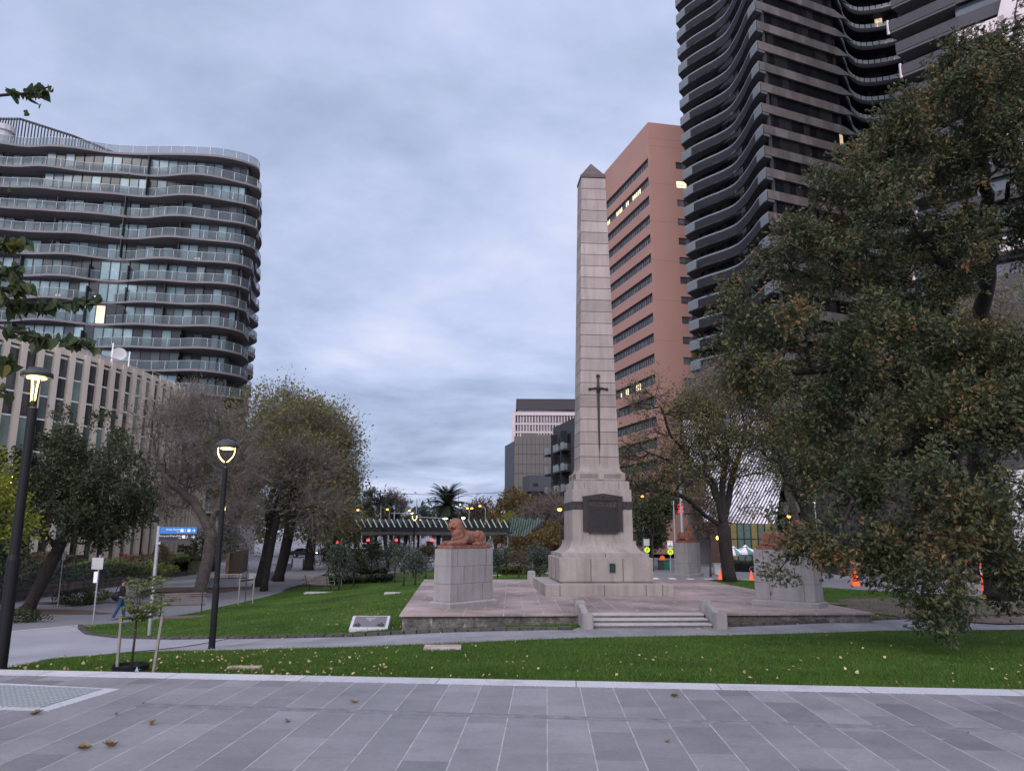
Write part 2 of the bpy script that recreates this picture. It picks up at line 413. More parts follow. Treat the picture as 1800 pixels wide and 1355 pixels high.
def grow(path, A, R0, r0, rng, fork=0.5, seg=0.5, bias=0.35, wob=0.12, limbs=None):
    """branch skeleton: a trunk along `path`, then every attractor joins the nearest branch"""
    pos = [np.array(path[0], float)]; par = [-1]; plen = [0.0]
    for a, b in zip(path, path[1:]):
        a, b = np.array(a, float), np.array(b, float); n = max(1, int(np.linalg.norm(b - a) / seg))
        for i in range(1, n + 1):
            q = a + (b - a) * i / n; par.append(len(pos) - 1); pos.append(q); plen.append(plen[-1] + np.linalg.norm(b - a) / n)
    nf = int(len(pos) * fork); total = len(pos)
    if limbs:
        for L in limbs:
            L = [np.array(q, float) for q in L]; P = np.array(pos); k = int(np.argmin(((P - L[0]) ** 2).sum(1))); prev = k; last = pos[k]
            for q in L[1:]:
                n = max(1, int(np.linalg.norm(q - last) / seg)); st = last.copy()
                for i in range(1, n + 1):
                    z = st + (q - st) * i / n + (rng.normal(size=3) * wob * seg * 0.6 if i < n else 0)
                    par.append(prev); pos.append(z); plen.append(plen[prev] + seg); prev = len(pos) - 1
                last = q
    cap = len(pos) + len(A) * 40; PP = np.zeros((cap, 3)); PP[:len(pos)] = pos; PL = np.zeros(cap); PL[:len(pos)] = plen; PL[:nf] = 1e6
    n_ = len(pos); ctr = PP[nf:n_]
    dA = np.min(np.linalg.norm(A[:, None, :] - ctr[None], axis=2), axis=1); A = A[np.argsort(dA)]
    tips = []
    for a in A:
        d = np.linalg.norm(PP[:n_] - a, axis=1); c = d + bias * PL[:n_]; k = int(np.argmin(c)); s = PP[k].copy(); L = d[k]
        if L < 0.02: continue
        pd = PP[k] - PP[par[k]] if par[k] >= 0 else np.array([0, 0, 1.0]); pd = pd / (np.linalg.norm(pd) + 1e-9)
        c1 = s + (pd * 0.6 + (a - s) / L * 0.4) * L * 0.45
        m = min(38, max(1, int(round(L / seg)))); prev = k
        for i in range(1, m + 1):
            t = i / m; q = (1-t)**2 * s + 2*t*(1-t) * c1 + t*t * a
            if i < m: q = q + rng.normal(size=3) * wob * seg
            if n_ >= cap: break
            PP[n_] = q; PL[n_] = PL[k] + L * t if PL[k] < 1e5 else L * t; par.append(prev); prev = n_; n_ += 1
        tips.append(prev)
    PP = PP[:n_]; par = np.array(par)
    cnt = np.zeros(n_); kids = np.bincount(par[1:], minlength=n_)
    cnt[kids == 0] = 1
    for i in range(n_ - 1, 0, -1): cnt[par[i]] += cnt[i]
    e = math.log(max(2, cnt[0])) / math.log(R0 / r0); rad = r0 * cnt ** (1 / e)
    return PP, par, rad, np.array(tips)
def wood(PP, par, rad, flare=1.25, minr=0.0, thin=3):
    kids = {}
    for i in range(1, len(par)): kids.setdefault(int(par[i]), []).append(i)
    mb = MB(); st = [(0, None)]
    while st:
        i, p0 = st.pop(); chain = [i] if p0 is None else [p0, i]
        while True:
            ks = kids.get(chain[-1])
            if not ks: break
            ks = sorted(ks, key=lambda j: -rad[j])
            for j in ks[1:]:
                if rad[j] > minr: st.append((j, chain[-1]))
            chain.append(ks[0])
        if len(chain) < 2: continue
        rr = [float(rad[j]) for j in chain]
        if p0 is not None: rr[0] = rr[1]
        if p0 is None: rr[0] *= flare
        n = 10 if rr[0] > 0.12 else (6 if rr[0] > 0.035 else thin)
        mb.tube([PP[j] for j in chain], rr, n)
    return mb
def make_tree(name, label, cat, path, blobs, leaf, n_attr=300, R0=0.3, r0=0.012, seed=1, fork=0.5, seg=0.5, bark='bark',
              n_twig=0, twig_len=0.7, twig_r=0.006, twig_on_crown=False, group=None, limbs=None, extra=None, bias=0.35, wob=0.12, flare=1.3, minr=0.0, clusters=0, spray=None, tsp=0.8):
    """leaf = (kind, size, material, count, spread) ; count leaves around the outer twigs"""
    rng = np.random.default_rng(seed)
    if spray: blobs = sprays(blobs, spray[0], spray[1], spray[2], rng)
    A = blob_points(blobs, n_attr, rng, 0.5)
    PP, par, rad, tips = grow(path, A, R0, r0, rng, fork, seg, bias, wob, limbs=limbs)
    base = Vector(path[0]); t = thing(name, label, cat, base, 0, group); b_ = np.array(base)
    wood(PP - b_, par, rad, flare, minr).build('trunk', M[bark], t, smooth=True)
    dirs = PP - PP[np.maximum(par, 0)]; dirs /= np.linalg.norm(dirs, axis=1)[:, None] + 1e-9
    thin = np.where((rad < r0 * 2.6) & (np.arange(len(par)) > 3))[0]
    src = thin; ends = PP[src]; ed = dirs[src]
    if n_twig:
        k = rng.choice(thin, n_twig); V, F, E, D, Mi = twigs(PP[k] - b_, dirs[k], twig_len, twig_r, rng, tsp)
        k2 = rng.choice(n_twig, int(n_twig * 1.6)); V2, F2, E2, D2, Mi2 = twigs(Mi[k2], D[k2], twig_len * 0.6, twig_r * 0.7, rng, tsp * 0.9)
        fast_mesh('crown' if leaf is None else 'twigs', np.concatenate([V, V2]), np.concatenate([F, F2 + len(V)]), M['twig'] if not extra else M[extra], t)
        ends = np.concatenate([E, E2, PP[thin] - b_]) + b_; ed = np.concatenate([D, D2, dirs[thin]])
    if leaf is not None:
        kind, size, m, cnt, spr = leaf[:5]
        if clusters: cl = rng.choice(len(ends), clusters); k = cl[rng.choice(clusters, cnt)]
        else: k = rng.choice(len(ends), cnt)
        P = ends[k] + rng.normal(size=(cnt, 3)) * spr - b_
        V, F = leaves(P, kind, size, rng, dirs=ed[k], droop=leaf[5] if len(leaf) > 5 else 0.0)
        fast_mesh('crown', V, F, M[m], t)
    return t
def pblob(px, py, Y, rx, ry, rd):
    """crown mass seen at (px,py), rx/ry in photo pixels, rd its depth in metres"""
    c = at(px, py, Y); k = mpp(Y); return (c.x, c.y, c.z, rx * k, rd, ry * k)
M['oakleaf'] = leafmat('oak_leaf', [(0.24, (0.016, 0.028, 0.016)), (0.28, (0.036, 0.053, 0.024)), (0.19, (0.070, 0.080, 0.030)), (0.12, (0.12, 0.098, 0.036)), (0.10, (0.21, 0.10, 0.042)), (0.07, (0.33, 0.145, 0.06))], 0.22, 0.5, 0.8)
M['elmleaf'] = leafmat('elm_leaf', [(0.25, (0.05, 0.075, 0.024)), (0.3, (0.10, 0.12, 0.035)), (0.25, (0.17, 0.15, 0.045)), (0.2, (0.28, 0.16, 0.055))], 0.35)
M['greenleaf'] = leafmat('evergreen_leaf', [(0.4, (0.020, 0.032, 0.013)), (0.35, (0.036, 0.052, 0.020)), (0.25, (0.065, 0.08, 0.028))], 0.2)
M['lamplitleaf'] = leafmat('lamplit_leaf', [(0.3, (0.09, 0.13, 0.015)), (0.4, (0.19, 0.22, 0.02)), (0.3, (0.30, 0.28, 0.03))], 0.4)  # yellow lamplight put into the leaf colour
M['brownleaf'] = leafmat('brown_leaf', [(0.3, (0.05, 0.042, 0.028)), (0.4, (0.085, 0.062, 0.035)), (0.3, (0.14, 0.085, 0.04))], 0.3)
M['autumnleaf'] = leafmat('autumn_leaf', [(0.3, (0.05, 0.06, 0.02)), (0.4, (0.12, 0.095, 0.03)), (0.3, (0.24, 0.11, 0.035))], 0.3)
M['greyleaf'] = leafmat('grey_green_leaf', [(0.4, (0.035, 0.05, 0.038)), (0.35, (0.06, 0.08, 0.062)), (0.25, (0.11, 0.13, 0.10))], 0.2)
M['limeleaf'] = leafmat('lime_green_leaf', [(0.4, (0.07, 0.11, 0.03)), (0.35, (0.14, 0.18, 0.05)), (0.25, (0.26, 0.28, 0.07))], 0.4)
M['darkheart'] = leafmat('linden_leaf', [(0.5, (0.030, 0.052, 0.020)), (0.38, (0.055, 0.08, 0.028)), (0.12, (0.20, 0.16, 0.03))], 0.45)
# ---------------------------------------------------------------- ground and its surfaces
def drape(name, poly, m, dz=0.0, step=0.8, hfun=None, parent=None):
    """a polygon in plan laid over the ground"""
    hfun = hfun or hz
    pts = []
    n = len(poly)
    for i in range(n):
        a, b = Vector(poly[i][:2]), Vector(poly[(i+1) % n][:2]); k = max(1, int((b-a).length / step))
        for j in range(k): pts.append(a + (b-a) * j / k)
    nb = len(pts); P = np.array([(p.x, p.y) for p in pts])
    xs = np.arange(P[:,0].min(), P[:,0].max(), step); ys = np.arange(P[:,1].min(), P[:,1].max(), step)
    gx, gy = np.meshgrid(xs, ys); G = np.stack([gx.ravel(), gy.ravel()], 1) + 0.137
    ins = np.zeros(len(G), bool); j = nb - 1
    for i in range(nb):
        xi, yi, xj, yj = P[i,0], P[i,1], P[j,0], P[j,1]
        cnd = ((yi > G[:,1]) != (yj > G[:,1])) & (G[:,0] < (xj-xi) * (G[:,1]-yi) / (yj-yi+1e-12) + xi); ins ^= cnd; j = i
    G = G[ins]
    V = [Vector((p[0], p[1])) for p in P] + [Vector((g[0], g[1])) for g in G]
    r = delaunay_2d_cdt(V, [], [list(range(nb))], 2, 1e-5)
    me = bpy.data.meshes.new(name)
    me.from_pydata([(v.x, v.y, hfun(v.x, v.y) + dz) for v in r[0]], [], [f for f in r[2]]); me.update()
    bm = bmesh.new(); bm.from_mesh(me); bmesh.ops.recalc_face_normals(bm, faces=bm.faces)
    if sum(f.normal.z for f in bm.faces) < 0: bmesh.ops.reverse_faces(bm, faces=bm.faces)
    bm.to_mesh(me); bm.free(); me.polygons.foreach_set('use_smooth', [True]*len(me.polygons))
    return link(name, me, m, parent)
def P2(pts): return [tuple(gp(x, y)[:2]) for x, y in pts]
def stone_mat(name, base, vary, bw, bh, ang, mortar, mcol, rough=0.65, off=0.5, stain=0.35, loc=(0,0,0), msm=0.1, stain_scale=0.7, squash=1.0):
    m, t, b = newmat(name); co = coord(t, 'Object', R(ang), (1,1,1), loc)
    br = t.nodes.new('ShaderNodeTexBrick'); t.links.new(co, br.inputs['Vector'])
    br.inputs['Scale'].default_value = 1.0; br.inputs['Brick Width'].default_value = bw; br.inputs['Row Height'].default_value = bh
    br.inputs['Mortar Size'].default_value = mortar; br.inputs['Mortar Smooth'].default_value = msm; br.offset = off; br.inputs['Bias'].default_value = 0.0
    c = Vector(base); br.inputs['Color1'].default_value = (*(c*(1-vary)), 1); br.inputs['Color2'].default_value = (*(c*(1+vary)), 1)
    br.inputs['Mortar'].default_value = (*(c*0.8), 1)
    n1 = ramp(t, noise(t, stain_scale, 7, 0.62), [(0.3, (0.5-stain*0.5,)*3), (0.7, (0.5+stain*0.4,)*3)])
    n2 = ramp(t, noise(t, 22, 4, 0.7), [(0.3, (0.42,)*3), (0.7, (0.58,)*3)])
    col = mixc(t, 0.9, br.outputs[0], n1, 'OVERLAY'); col = mixc(t, 0.8, col, n2, 'OVERLAY')
    st = ramp(t, noise(t, 2.3, 5, 0.7, dist=1.5), [(0.60, (0,0,0)), (0.66, (0.30,)*3)])
    col = mixc(t, st, col, tuple(c * 0.55))
    col = mixc(t, math_('MULTIPLY', br.outputs['Fac'], ramp(t, noise(t, 2.2, 5, 0.75), [(0.42, (0.05,)*3), (0.62, (0.95,)*3)]), t), col, mcol)
    t.links.new(col, b.inputs['Base Color']); 
    rr = ramp(t, noise(t, 3, 5), [(0.3, (rough-0.12,)*3), (0.7, (rough+0.12,)*3)]); t.links.new(rr, b.inputs['Roughness'])
    h = math_('SUBTRACT', math_('MULTIPLY', noise(t, 60, 4, 0.7), 0.35, t), br.outputs['Fac'], t)
    bump(t, b, h, 0.45, 0.006); return m
def slabs_mat(name, base, vary, row, length, ang, jw, jc, cross, rough=0.6):
    m, t, b = newmat(name); co = coord(t, 'Object', R(ang)); sp = t.nodes.new('ShaderNodeSeparateXYZ'); t.links.new(co, sp.inputs[0])
    X, Y = sp.outputs[0], sp.outputs[1]; wn = lambda v: (lambda n: (t.links.new(v, n.inputs['W']), n.outputs[0])[1])(N('ShaderNodeTexWhiteNoise', t, noise_dimensions='1D'))
    yr = math_('DIVIDE', Y, row, t); ri = math_('FLOOR', yr, None, t); fy = math_('FRACT', yr, None, t)
    xr = math_('ADD', math_('DIVIDE', X, length, t), math_('MULTIPLY', wn(ri), 9.7, t), t)
    # slabs of uneven length: shift every joint by its own amount
    xi0 = math_('FLOOR', xr, None, t); xi = xi0; fx = math_('FRACT', xr, None, t)
    cell = wn(math_('ADD', math_('MULTIPLY', ri, 57.31, t), math_('MULTIPLY', xi, 3.17, t), t))
    dy = math_('MULTIPLY', math_('SUBTRACT', 0.5, math_('ABSOLUTE', math_('SUBTRACT', fy, 0.5, t), None, t), t), row, t)
    dx = math_('MULTIPLY', math_('SUBTRACT', 0.5, math_('ABSOLUTE', math_('SUBTRACT', fx, 0.5, t), None, t), t), length, t)
    jy = math_('SUBTRACT', 1.0, math_('DIVIDE', math_('SUBTRACT', dy, jw*0.35, t, True), jw*0.4, t), t, True)
    jx = math_('SUBTRACT', 1.0, math_('DIVIDE', math_('SUBTRACT', dx, jw*0.15, t, True), jw*0.35, t), t, True)
    c = Vector(base); col = ramp(t, cell, [(0.0, tuple(c*(1-vary*1.7))), (0.12, tuple(c*(1-vary))), (0.5, tuple(c)), (1.0, tuple(c*(1+vary)))])
    col = mixc(t, 0.85, col, ramp(t, noise(t, 0.9, 7, 0.62), [(0.3, (0.38,)*3), (0.7, (0.62,)*3)]), 'OVERLAY')
    col = mixc(t, 0.7, col, ramp(t, noise(t, 26, 4, 0.7), [(0.3, (0.42,)*3), (0.7, (0.58,)*3)]), 'OVERLAY')
    col = mixc(t, ramp(t, noise(t, 3.1, 6, 0.75, dist=2.0), [(0.58, (0,0,0)), (0.68, (0.45,)*3)]), col, tuple(c*0.55))
    # dark stains and pale lime blotches
    col = mixc(t, ramp(t, noise(t, 6, 3, 0.5), [(0.70, (0,0,0)), (0.74, (0.22,)*3)]), col, tuple(c*1.7))
    mott = ramp(t, noise(t, 5, 4, 0.7), [(0.35, (0.25,)*3), (0.6, (1,1,1))])
    col = mixc(t, math_('MULTIPLY', jx, 0.8, t), col, mixc(t, mott, tuple(c*0.55), cross)); col = mixc(t, math_('MULTIPLY', jy, mott, t), col, jc)
    t.links.new(col, b.inputs['Base Color'])
    t.links.new(ramp(t, noise(t, 4, 5), [(0.3, (rough-0.12,)*3), (0.7, (rough+0.1,)*3)]), b.inputs['Roughness'])
    h = math_('SUBTRACT', math_('MULTIPLY', noise(t, 70, 4, 0.7), 0.35, t), math_('MAXIMUM', jx, jy, t), t); bump(t, b, h, 0.4, 0.006); return m
M['paving'] = slabs_mat('bluestone_paving', (0.172, 0.171, 0.182), 0.15, 0.345, 0.78, 92.6, 0.0095, (0.36, 0.35, 0.355), (0.23, 0.22, 0.23), 0.6)
M['pathstone'] = stone_mat('bluestone_path', (0.20, 0.20, 0.215), 0.10, 0.9, 0.45, 85, 0.008, (0.30, 0.30, 0.31), 0.7, 0.5)
M['platstone'] = stone_mat('pink_slate_flagging', (0.245, 0.188, 0.176), 0.07, 1.0, 0.5, 94, 0.014, (0.42, 0.38, 0.36), 0.8, 0.5, 0.7, stain_scale=0.45)
def kerbmat():
    m, t, b = newmat('white_granite_kerb'); br = t.nodes.new('ShaderNodeTexBrick'); t.links.new(coord(t, rot=R(4.7), loc=(0, 3, 0)), br.inputs['Vector']); br.offset = 0.0
    for k, v in (('Scale', 1.0), ('Brick Width', 1.5), ('Row Height', 12.0), ('Mortar Size', 0.008), ('Mortar Smooth', 0.2)): br.inputs[k].default_value = v
    br.inputs['Color1'].default_value = (0.37, 0.375, 0.40, 1); br.inputs['Color2'].default_value = (0.43, 0.435, 0.46, 1); br.inputs['Mortar'].default_value = (0.16, 0.155, 0.15, 1)
    c = mixc(t, 0.9, br.outputs[0], ramp(t, noise(t, 150, 2, 0.7), [(0.35, (0.25,)*3), (0.5, (0.5,)*3), (0.65, (0.8,)*3)]), 'OVERLAY')
    c = mixc(t, ramp(t, noise(t, 1.8, 7, 0.7, dist=1.2), [(0.5, (0,0,0)), (0.7, (0.5,)*3)]), c, (0.21, 0.20, 0.195))
    t.links.new(c, b.inputs['Base Color']); b.inputs['Roughness'].default_value = 0.75; bump(t, b, noise(t, 120, 3), 0.3, 0.005); return m
M['kerbgranite'] = kerbmat()
def asphalt(name, c, sc_=0.25):
    m, t, b = newmat(name); c = Vector(c)
    o = ramp(t, noise(t, sc_, 8, 0.65), [(0.32, tuple(c*0.8)), (0.68, tuple(c*1.2))])
    o = mixc(t, 0.5, o, ramp(t, noise(t, 120, 2, 0.8), [(0.35, (0.3,)*3), (0.65, (0.7,)*3)]), 'OVERLAY')
    t.links.new(o, b.inputs['Base Color']); b.inputs['Roughness'].default_value = 0.8; bump(t, b, noise(t, 150, 3), 0.4, 0.004); return m
M['asphalt'] = asphalt('asphalt', (0.155, 0.153, 0.165))
M['footway'] = asphalt('footway_concrete', (0.19, 0.19, 0.205))
M['forecourt'] = asphalt('forecourt_paving', (0.235, 0.238, 0.262))
def lawnmat():
    m, t, b = newmat('lawn_turf')
    n1 = noise(t, 0.35, 6, 0.6); n2 = noise(t, 30, 4, 0.8)
    f = math_('ADD', math_('MULTIPLY', n1, 0.8, t), math_('MULTIPLY', n2, 0.3, t), t); f = math_('SUBTRACT', f, 0.05, t)
    o = ramp(t, f, [(0.36, (0.020, 0.044, 0.007)), (0.5, (0.044, 0.094, 0.013)), (0.62, (0.078, 0.138, 0.020))])
    t.links.new(o, b.inputs['Base Color']); b.inputs['Roughness'].default_value = 0.9; b.inputs['Specular IOR Level'].default_value = 0.15
    bump(t, b, noise(t, 70, 4, 0.8), 1.0, 0.03); return m
M['lawn'] = lawnmat()
M['blade'] = leafmat('grass_blade', [(0.3, (0.034, 0.078, 0.009)), (0.45, (0.064, 0.132, 0.014)), (0.25, (0.108, 0.170, 0.025))], 0.35, clump=0.9)
M['mulch'] = mat('bark_mulch', (0.085, 0.052, 0.042), 0.95, 0.5, 14, bmp=1.0, bscale=50)
M['soil'] = mat('bare_soil', (0.105, 0.078, 0.062), 0.95, 0.4, 1.5, bmp=0.8, bscale=40)
# base sheet, reaching the horizon; it dips just under the surfaces laid on it
def build_ground():
    ys = np.concatenate([np.arange(-30, 60, 1.0), np.arange(60, 180, 4.0), np.array([180, 220, 300, 450, 700, 1200, 2500])])
    xs = np.concatenate([np.array([-2000, -900, -400, -200, -120, -80]), np.arange(-60, 41, 1.0), np.array([46, 55, 70, 90, 120, 200, 400, 900, 2000])])
    V = []
    for y in ys:
        for x in xs: V.append((x, y, hz(x, y) - (0.30 if y < kerb_y(max(-25, min(25, x))) + 0.9 else 0.055)))
    nx = len(xs); F = [(j*nx+i, j*nx+i+1, (j+1)*nx+i+1, (j+1)*nx+i) for j in range(len(ys)-1) for i in range(nx-1)]
    tag(fast_mesh('ground', V, F, M['footway'], smooth=True), kind='structure')
build_ground()
# foreground terrace
def kl(x, d=0.0): return (x, kerb_y(x) + d)
tag(drape('paving', [kl(-22, -0.30), (-22, -9), (20, -9), kl(20, -0.30)], M['paving'], 0.0, 3, lambda x, y: 0.0), kind='structure')
kb = MB(); kb.add([(x, y, z) for x, y in (kl(-22,-0.30), kl(-22,0.0), kl(20,0.0), kl(20,-0.30)) for z in (-0.5, 0.006)],
    [(0,2,3,1),(2,4,5,3),(4,6,7,5),(6,0,1,7),(1,3,5,7),(0,6,4,2)])
tag(kb.build('kerb', M['kerbgranite']), kind='structure')
# the narrow drain slot that crosses the terrace
a, b = atz(200, 1240, 0), atz(1790, 1288, 0); d = (b - a).normalized(); a2 = a + d * 0.2; b2 = b + d * 4
nrm = Vector((-d.y, d.x, 0))
dr = MB()
for o_, w_, z_ in ((0.0, 0.085, 0.004), (0.098, 0.012, 0.006)):
    dr.prism([a2 + nrm*o_, b2 + nrm*o_, b2 + nrm*(o_+w_), a2 + nrm*(o_+w_)], -0.01, z_)
drain = dr.build('slot_drain', mat('drain_stone', (0.15, 0.155, 0.16), 0.7, 0.3, 9))
tag(drain, 'narrow grey slot drain running across the bluestone paving', 'drain')
# front lawn
LOW = [(0, 1178), (60, 1166), (130, 1156), (220, 1147), (400, 1143), (620, 1137), (800, 1130), (1150, 1118), (1390, 1113), (1550, 1108), (1800, 1106)]
UP = [(137, 1106), (150, 1116), (200, 1122), (300, 1125), (400, 1123), (620, 1119), (800, 1111), (1005, 1107), (1015, 1102.5), (1268, 1099.5), (1285, 1101.5), (1400, 1097), (1560, 1089), (1800, 1083)]
low = P2(LOW); up = P2(UP)
extend_r = lambda q: (q[0] + 14, q[1] + 0.3)
low_e = low + [extend_r(low[-1])]; up_e = up + [extend_r(up[-1])]
front_poly = [kl(low_e[0][0] + 0.15, -0.0)] + low_e + [kl(low_e[-1][0], -0.0)]
lawn_front = tag(drape('lawn', front_poly, M['lawn'], 0.0, 0.6), kind='structure')
tag(drape('path', low_e[1:] + up_e[::-1], M['pathstone'], 0.0, 0.6), kind='structure')
# forecourt, road and the island lawn behind the path
ROADL = [(137, 1100), (200, 1096), (270, 1089), (350, 1075), (430, 1058), (500, 1039), (535, 1029), (556, 1017), (575, 1010)]
roadl = P2(ROADL)
BACK = P2([(640, 1012), (700, 1006), (745, 1003), (950, 1006)])
right_back = P2([(1290,1019),(1340,1025),(1450,1033),(1600,1043),(1800,1052)]) + [(30, 24.5)]
isl = up_e + [(30, up_e[-1][1])] + right_back[::-1] + [(6.5, 40)] + BACK[::-1] + roadl[::-1]
isl_poly = isl
tag(drape('lawn', isl_poly, M['lawn'], 0.012, 0.8), kind='structure')
FC = P2([(1, 1113), (132, 1099)])
tag(drape('forecourt', [(-22, kerb_y(-22)), kl(low[0][0]+0.15)] + low[:4] + P2([(205, 1150)])[:0] + up[:5][::-1] + [roadl[0]] + [FC[0], (-24, FC[0][1] - 1.0)], M['forecourt'], 0.016, 0.7), kind='structure')
ROADU = [(0, 1088), (60, 1079), (120, 1069), (170, 1062), (300, 1046), (370, 1041), (440, 1031), (500, 1013), (530, 1000), (545, 978), (552, 968)]
roadu = P2(ROADU)
road_poly = [(-26, FC[0][1] - 1.2), FC[0], roadl[0]] + roadl[1:-1] + P2([(565, 1000), (580, 985), (586, 967)]) + roadu[::-1] + [(-30, roadu[0][1] - 2.0)]
tag(drape('road', road_poly, M['asphalt'], 0.005, 1.0), kind='structure')
# painted line where the road meets the forecourt
ln = MB(); q0 = FC[0]; q1 = roadl[0]
for i in range(14):
    f0, f1 = i/14, (i+1)/14
    p = [(q0[0]+(q1[0]-q0[0])*f, q0[1]+(q1[1]-q0[1])*f) for f in (f0, f1)]
    ln.add([(p[0][0], p[0][1]-0.06, hz(*p[0])+0.032), (p[1][0], p[1][1]-0.06, hz(*p[1])+0.032), (p[1][0], p[1][1]+0.06, hz(*p[1])+0.032), (p[0][0], p[0][1]+0.06, hz(*p[0])+0.032)], [(0,1,2,3)])
tag(ln.build('road_marking', M['white']), kind='structure')
# the street on the right
yA = gp(1230, 1000).y
tag(drape('street', [(x+0.1, y+0.15) for x, y in right_back] + [(60, 22), (60, 42), (30, 52), (24, 75), (30, 100), (22, 140), (-40, 150), (-45, 128), (-2, 122), (4, 90), (5.5, 60), (7.5, 44)], M['asphalt'], 0.006, 1.5), kind='structure')
mk = MB()
def mark(p, q, w_):
    p, q = Vector(p), Vector(q); d = (q - p).normalized(); n = Vector((-d.y, d.x)) * w_ / 2; k = max(1, int((q-p).length / 2))
    for i in range(k):
        a, b = p + (q-p)*i/k, p + (q-p)*(i+1)/k
        mk.add([(c.x, c.y, hz(c.x, c.y) + 0.035) for c in (a-n, b-n, b+n, a+n)], [(0,1,2,3)])
for i in range(7): mark((9.6 + i*1.3, 58.0 - i*0.5), (10.2 + i*1.3, 63.0 - i*0.5), 0.55)
mark((10, 47), (32, 32.5), 0.12); mark((13, 50), (36, 38), 0.12); mark((10.5, 44), (30, 29), 0.12)
for i in range(6): mark((9 + i*1.0, 84), (9.6 + i*1.0, 92), 0.5)
tag(mk.build('road_marking', M['white']), kind='structure')
# mulch and soil beds
def bed(cx, cy, rx, ry, m='mulch', dz=0.02, rot=0, name='mulch_bed'):
    pts = []
    for i in range(22):
        a = 2*math.pi*i/22; k = 1 + 0.13*math.sin(3*a+cx) + 0.08*math.sin(5*a+cy)
        x, y = rx*k*math.cos(a), ry*k*math.sin(a); pts.append((cx + x*math.cos(rot) - y*math.sin(rot), cy + x*math.sin(rot) + y*math.cos(rot)))
    return tag(drape(name, pts, M[m], dz, 0.6), kind='structure')
p = gp(355, 1036); bed(p.x, p.y, 3.2, 3.2)
p = gp(60, 1078); bed(p.x - 1.0, p.y + 0.6, 4.0, 1.5)
p = gp(135, 1060); bed(p.x, p.y + 0.5, 2.4, 0.7, 'mulch', 0.015)
p = gp(545, 1022); bed(p.x + 1.2, p.y + 2.5, 2.2, 3.5)
p = gp(1690, 1068); bed(p.x + 1, p.y, 5.0, 3.0, 'soil', 0.03, 0.1)
p = gp(1530, 1062); bed(p.x, p.y, 1.8, 0.8, 'soil', 0.03)
# kerb of bluestone blocks along the upper edge of the path
def block_line(pts, L=0.32, hgt=0.07, wdt=0.16, name='path_edging', m=None):
    mb = MB(); rnd = random.Random(4); P = [Vector(p) for p in pts]; out = []
    for a, b in zip(P, P[1:]):
        n = max(1, round((b-a).length / L))
        for i in range(n):
            p0, p1 = a + (b-a)*(i+0.06)/n, a + (b-a)*(i+0.94)/n
            z = hz(p0.x, p0.y); z1 = hz(p1.x, p1.y); h = hgt * rnd.uniform(0.75, 1.15); d = (p1-p0).normalized(); nn = Vector((-d.y, d.x)) * wdt
            j = rnd.uniform(-0.012, 0.012)
            vs = [(p0.x, p0.y+j, z-0.1), (p1.x, p1.y+j, z1-0.1), (p1.x+nn.x, p1.y+nn.y+j, z1-0.1), (p0.x+nn.x, p0.y+nn.y+j, z-0.1)]
            vs += [(v[0]*1.0, v[1], v[2]+0.1+h+rnd.uniform(-0.008,0.008)) for v in vs]
            mb.add(vs, [(0,3,2,1),(4,5,6,7),(0,1,5,4),(1,2,6,5),(2,3,7,6),(3,0,4,7)])
    return mb.build(name, m)
M['bluestone'] = mat('rough_bluestone', (0.062, 0.056, 0.056), 0.85, 0.4, 5, bmp=0.6, bscale=30)
dense = []
for a, b in zip(up_e, up_e[1:]):
    a, b = Vector(a), Vector(b); k = max(1, int((b-a).length/1.5)); dense += [a + (b-a)*i/k for i in range(k)]
stx0, stx1 = gp(1012, 1108).x, gp(1275, 1104).x
tag(block_line([roadl[0]] + [p for p in dense if p.x < stx0], m=M['bluestone'], name='kerb'), kind='structure')
tag(block_line([p for p in dense if p.x > stx1], m=M['bluestone'], name='kerb'), kind='structure')
tag(block_line(roadl[5:9], 0.6, 0.12, 0.15, m=M['bluestone'], name='kerb'), kind='structure')
# grass blades, thick near the viewer
def inside(P, poly):
    poly = np.array(poly); ins = np.zeros(len(P), bool); j = len(poly)-1
    for i in range(len(poly)):
        xi, yi, xj, yj = poly[i,0], poly[i,1], poly[j,0], poly[j,1]
        ins ^= ((yi > P[:,1]) != (yj > P[:,1])) & (P[:,0] < (xj-xi)*(P[:,1]-yi)/(yj-yi+1e-12)+xi); j = i
    return ins
hzv = np.vectorize(hz)
def blades(poly, n, hgt, wid, seed, name='grass', dz=0.0, xlim=(-13, 15), yc=(8, 30), fall=1.6):
    rng = np.random.default_rng(seed); Q = []
    u = rng.uniform(0, 1, n*2); ymin, ymax = yc; y = 1 / (1/ymin + u * (1/ymax - 1/ymin)); y = ymin + (y-ymin)
    x = rng.uniform(-1, 1, n*2) * (y * 0.74 + 0.6); Pn = np.stack([x, y], 1)
    Pn = Pn[inside(Pn, poly)][:n]; m = len(Pn); z = hzv(Pn[:,0], Pn[:,1]) + dz - 0.005
    B = np.concatenate([Pn, z[:,None]], 1); s = 0.8 + 0.035 * (Pn[:,1] - 8)
    a = rng.uniform(0, 2*math.pi, m); d = np.stack([np.cos(a), np.sin(a), np.zeros(m)], 1)
    H = hgt * rng.uniform(0.6, 1.3, m)[:,None]; lean = rng.normal(size=(m, 2)) * 0.45
    tip = B + np.concatenate([lean * H, H], 1); W = d * (wid * s)[:,None]
    V = np.stack([B - W, B + W, tip], 1).reshape(-1, 3); F = np.arange(m*3).reshape(-1, 3)
    return tag(fast_mesh(name, V, F, M['blade']), 'short mown green grass of the lawns', 'grass', kind='stuff')
blades(front_poly, 230000, 0.04, 0.0045, 5, yc=(8.0, 21))
blades(isl_poly, 120000, 0.045, 0.008, 6, dz=0.012, yc=(16, 62))
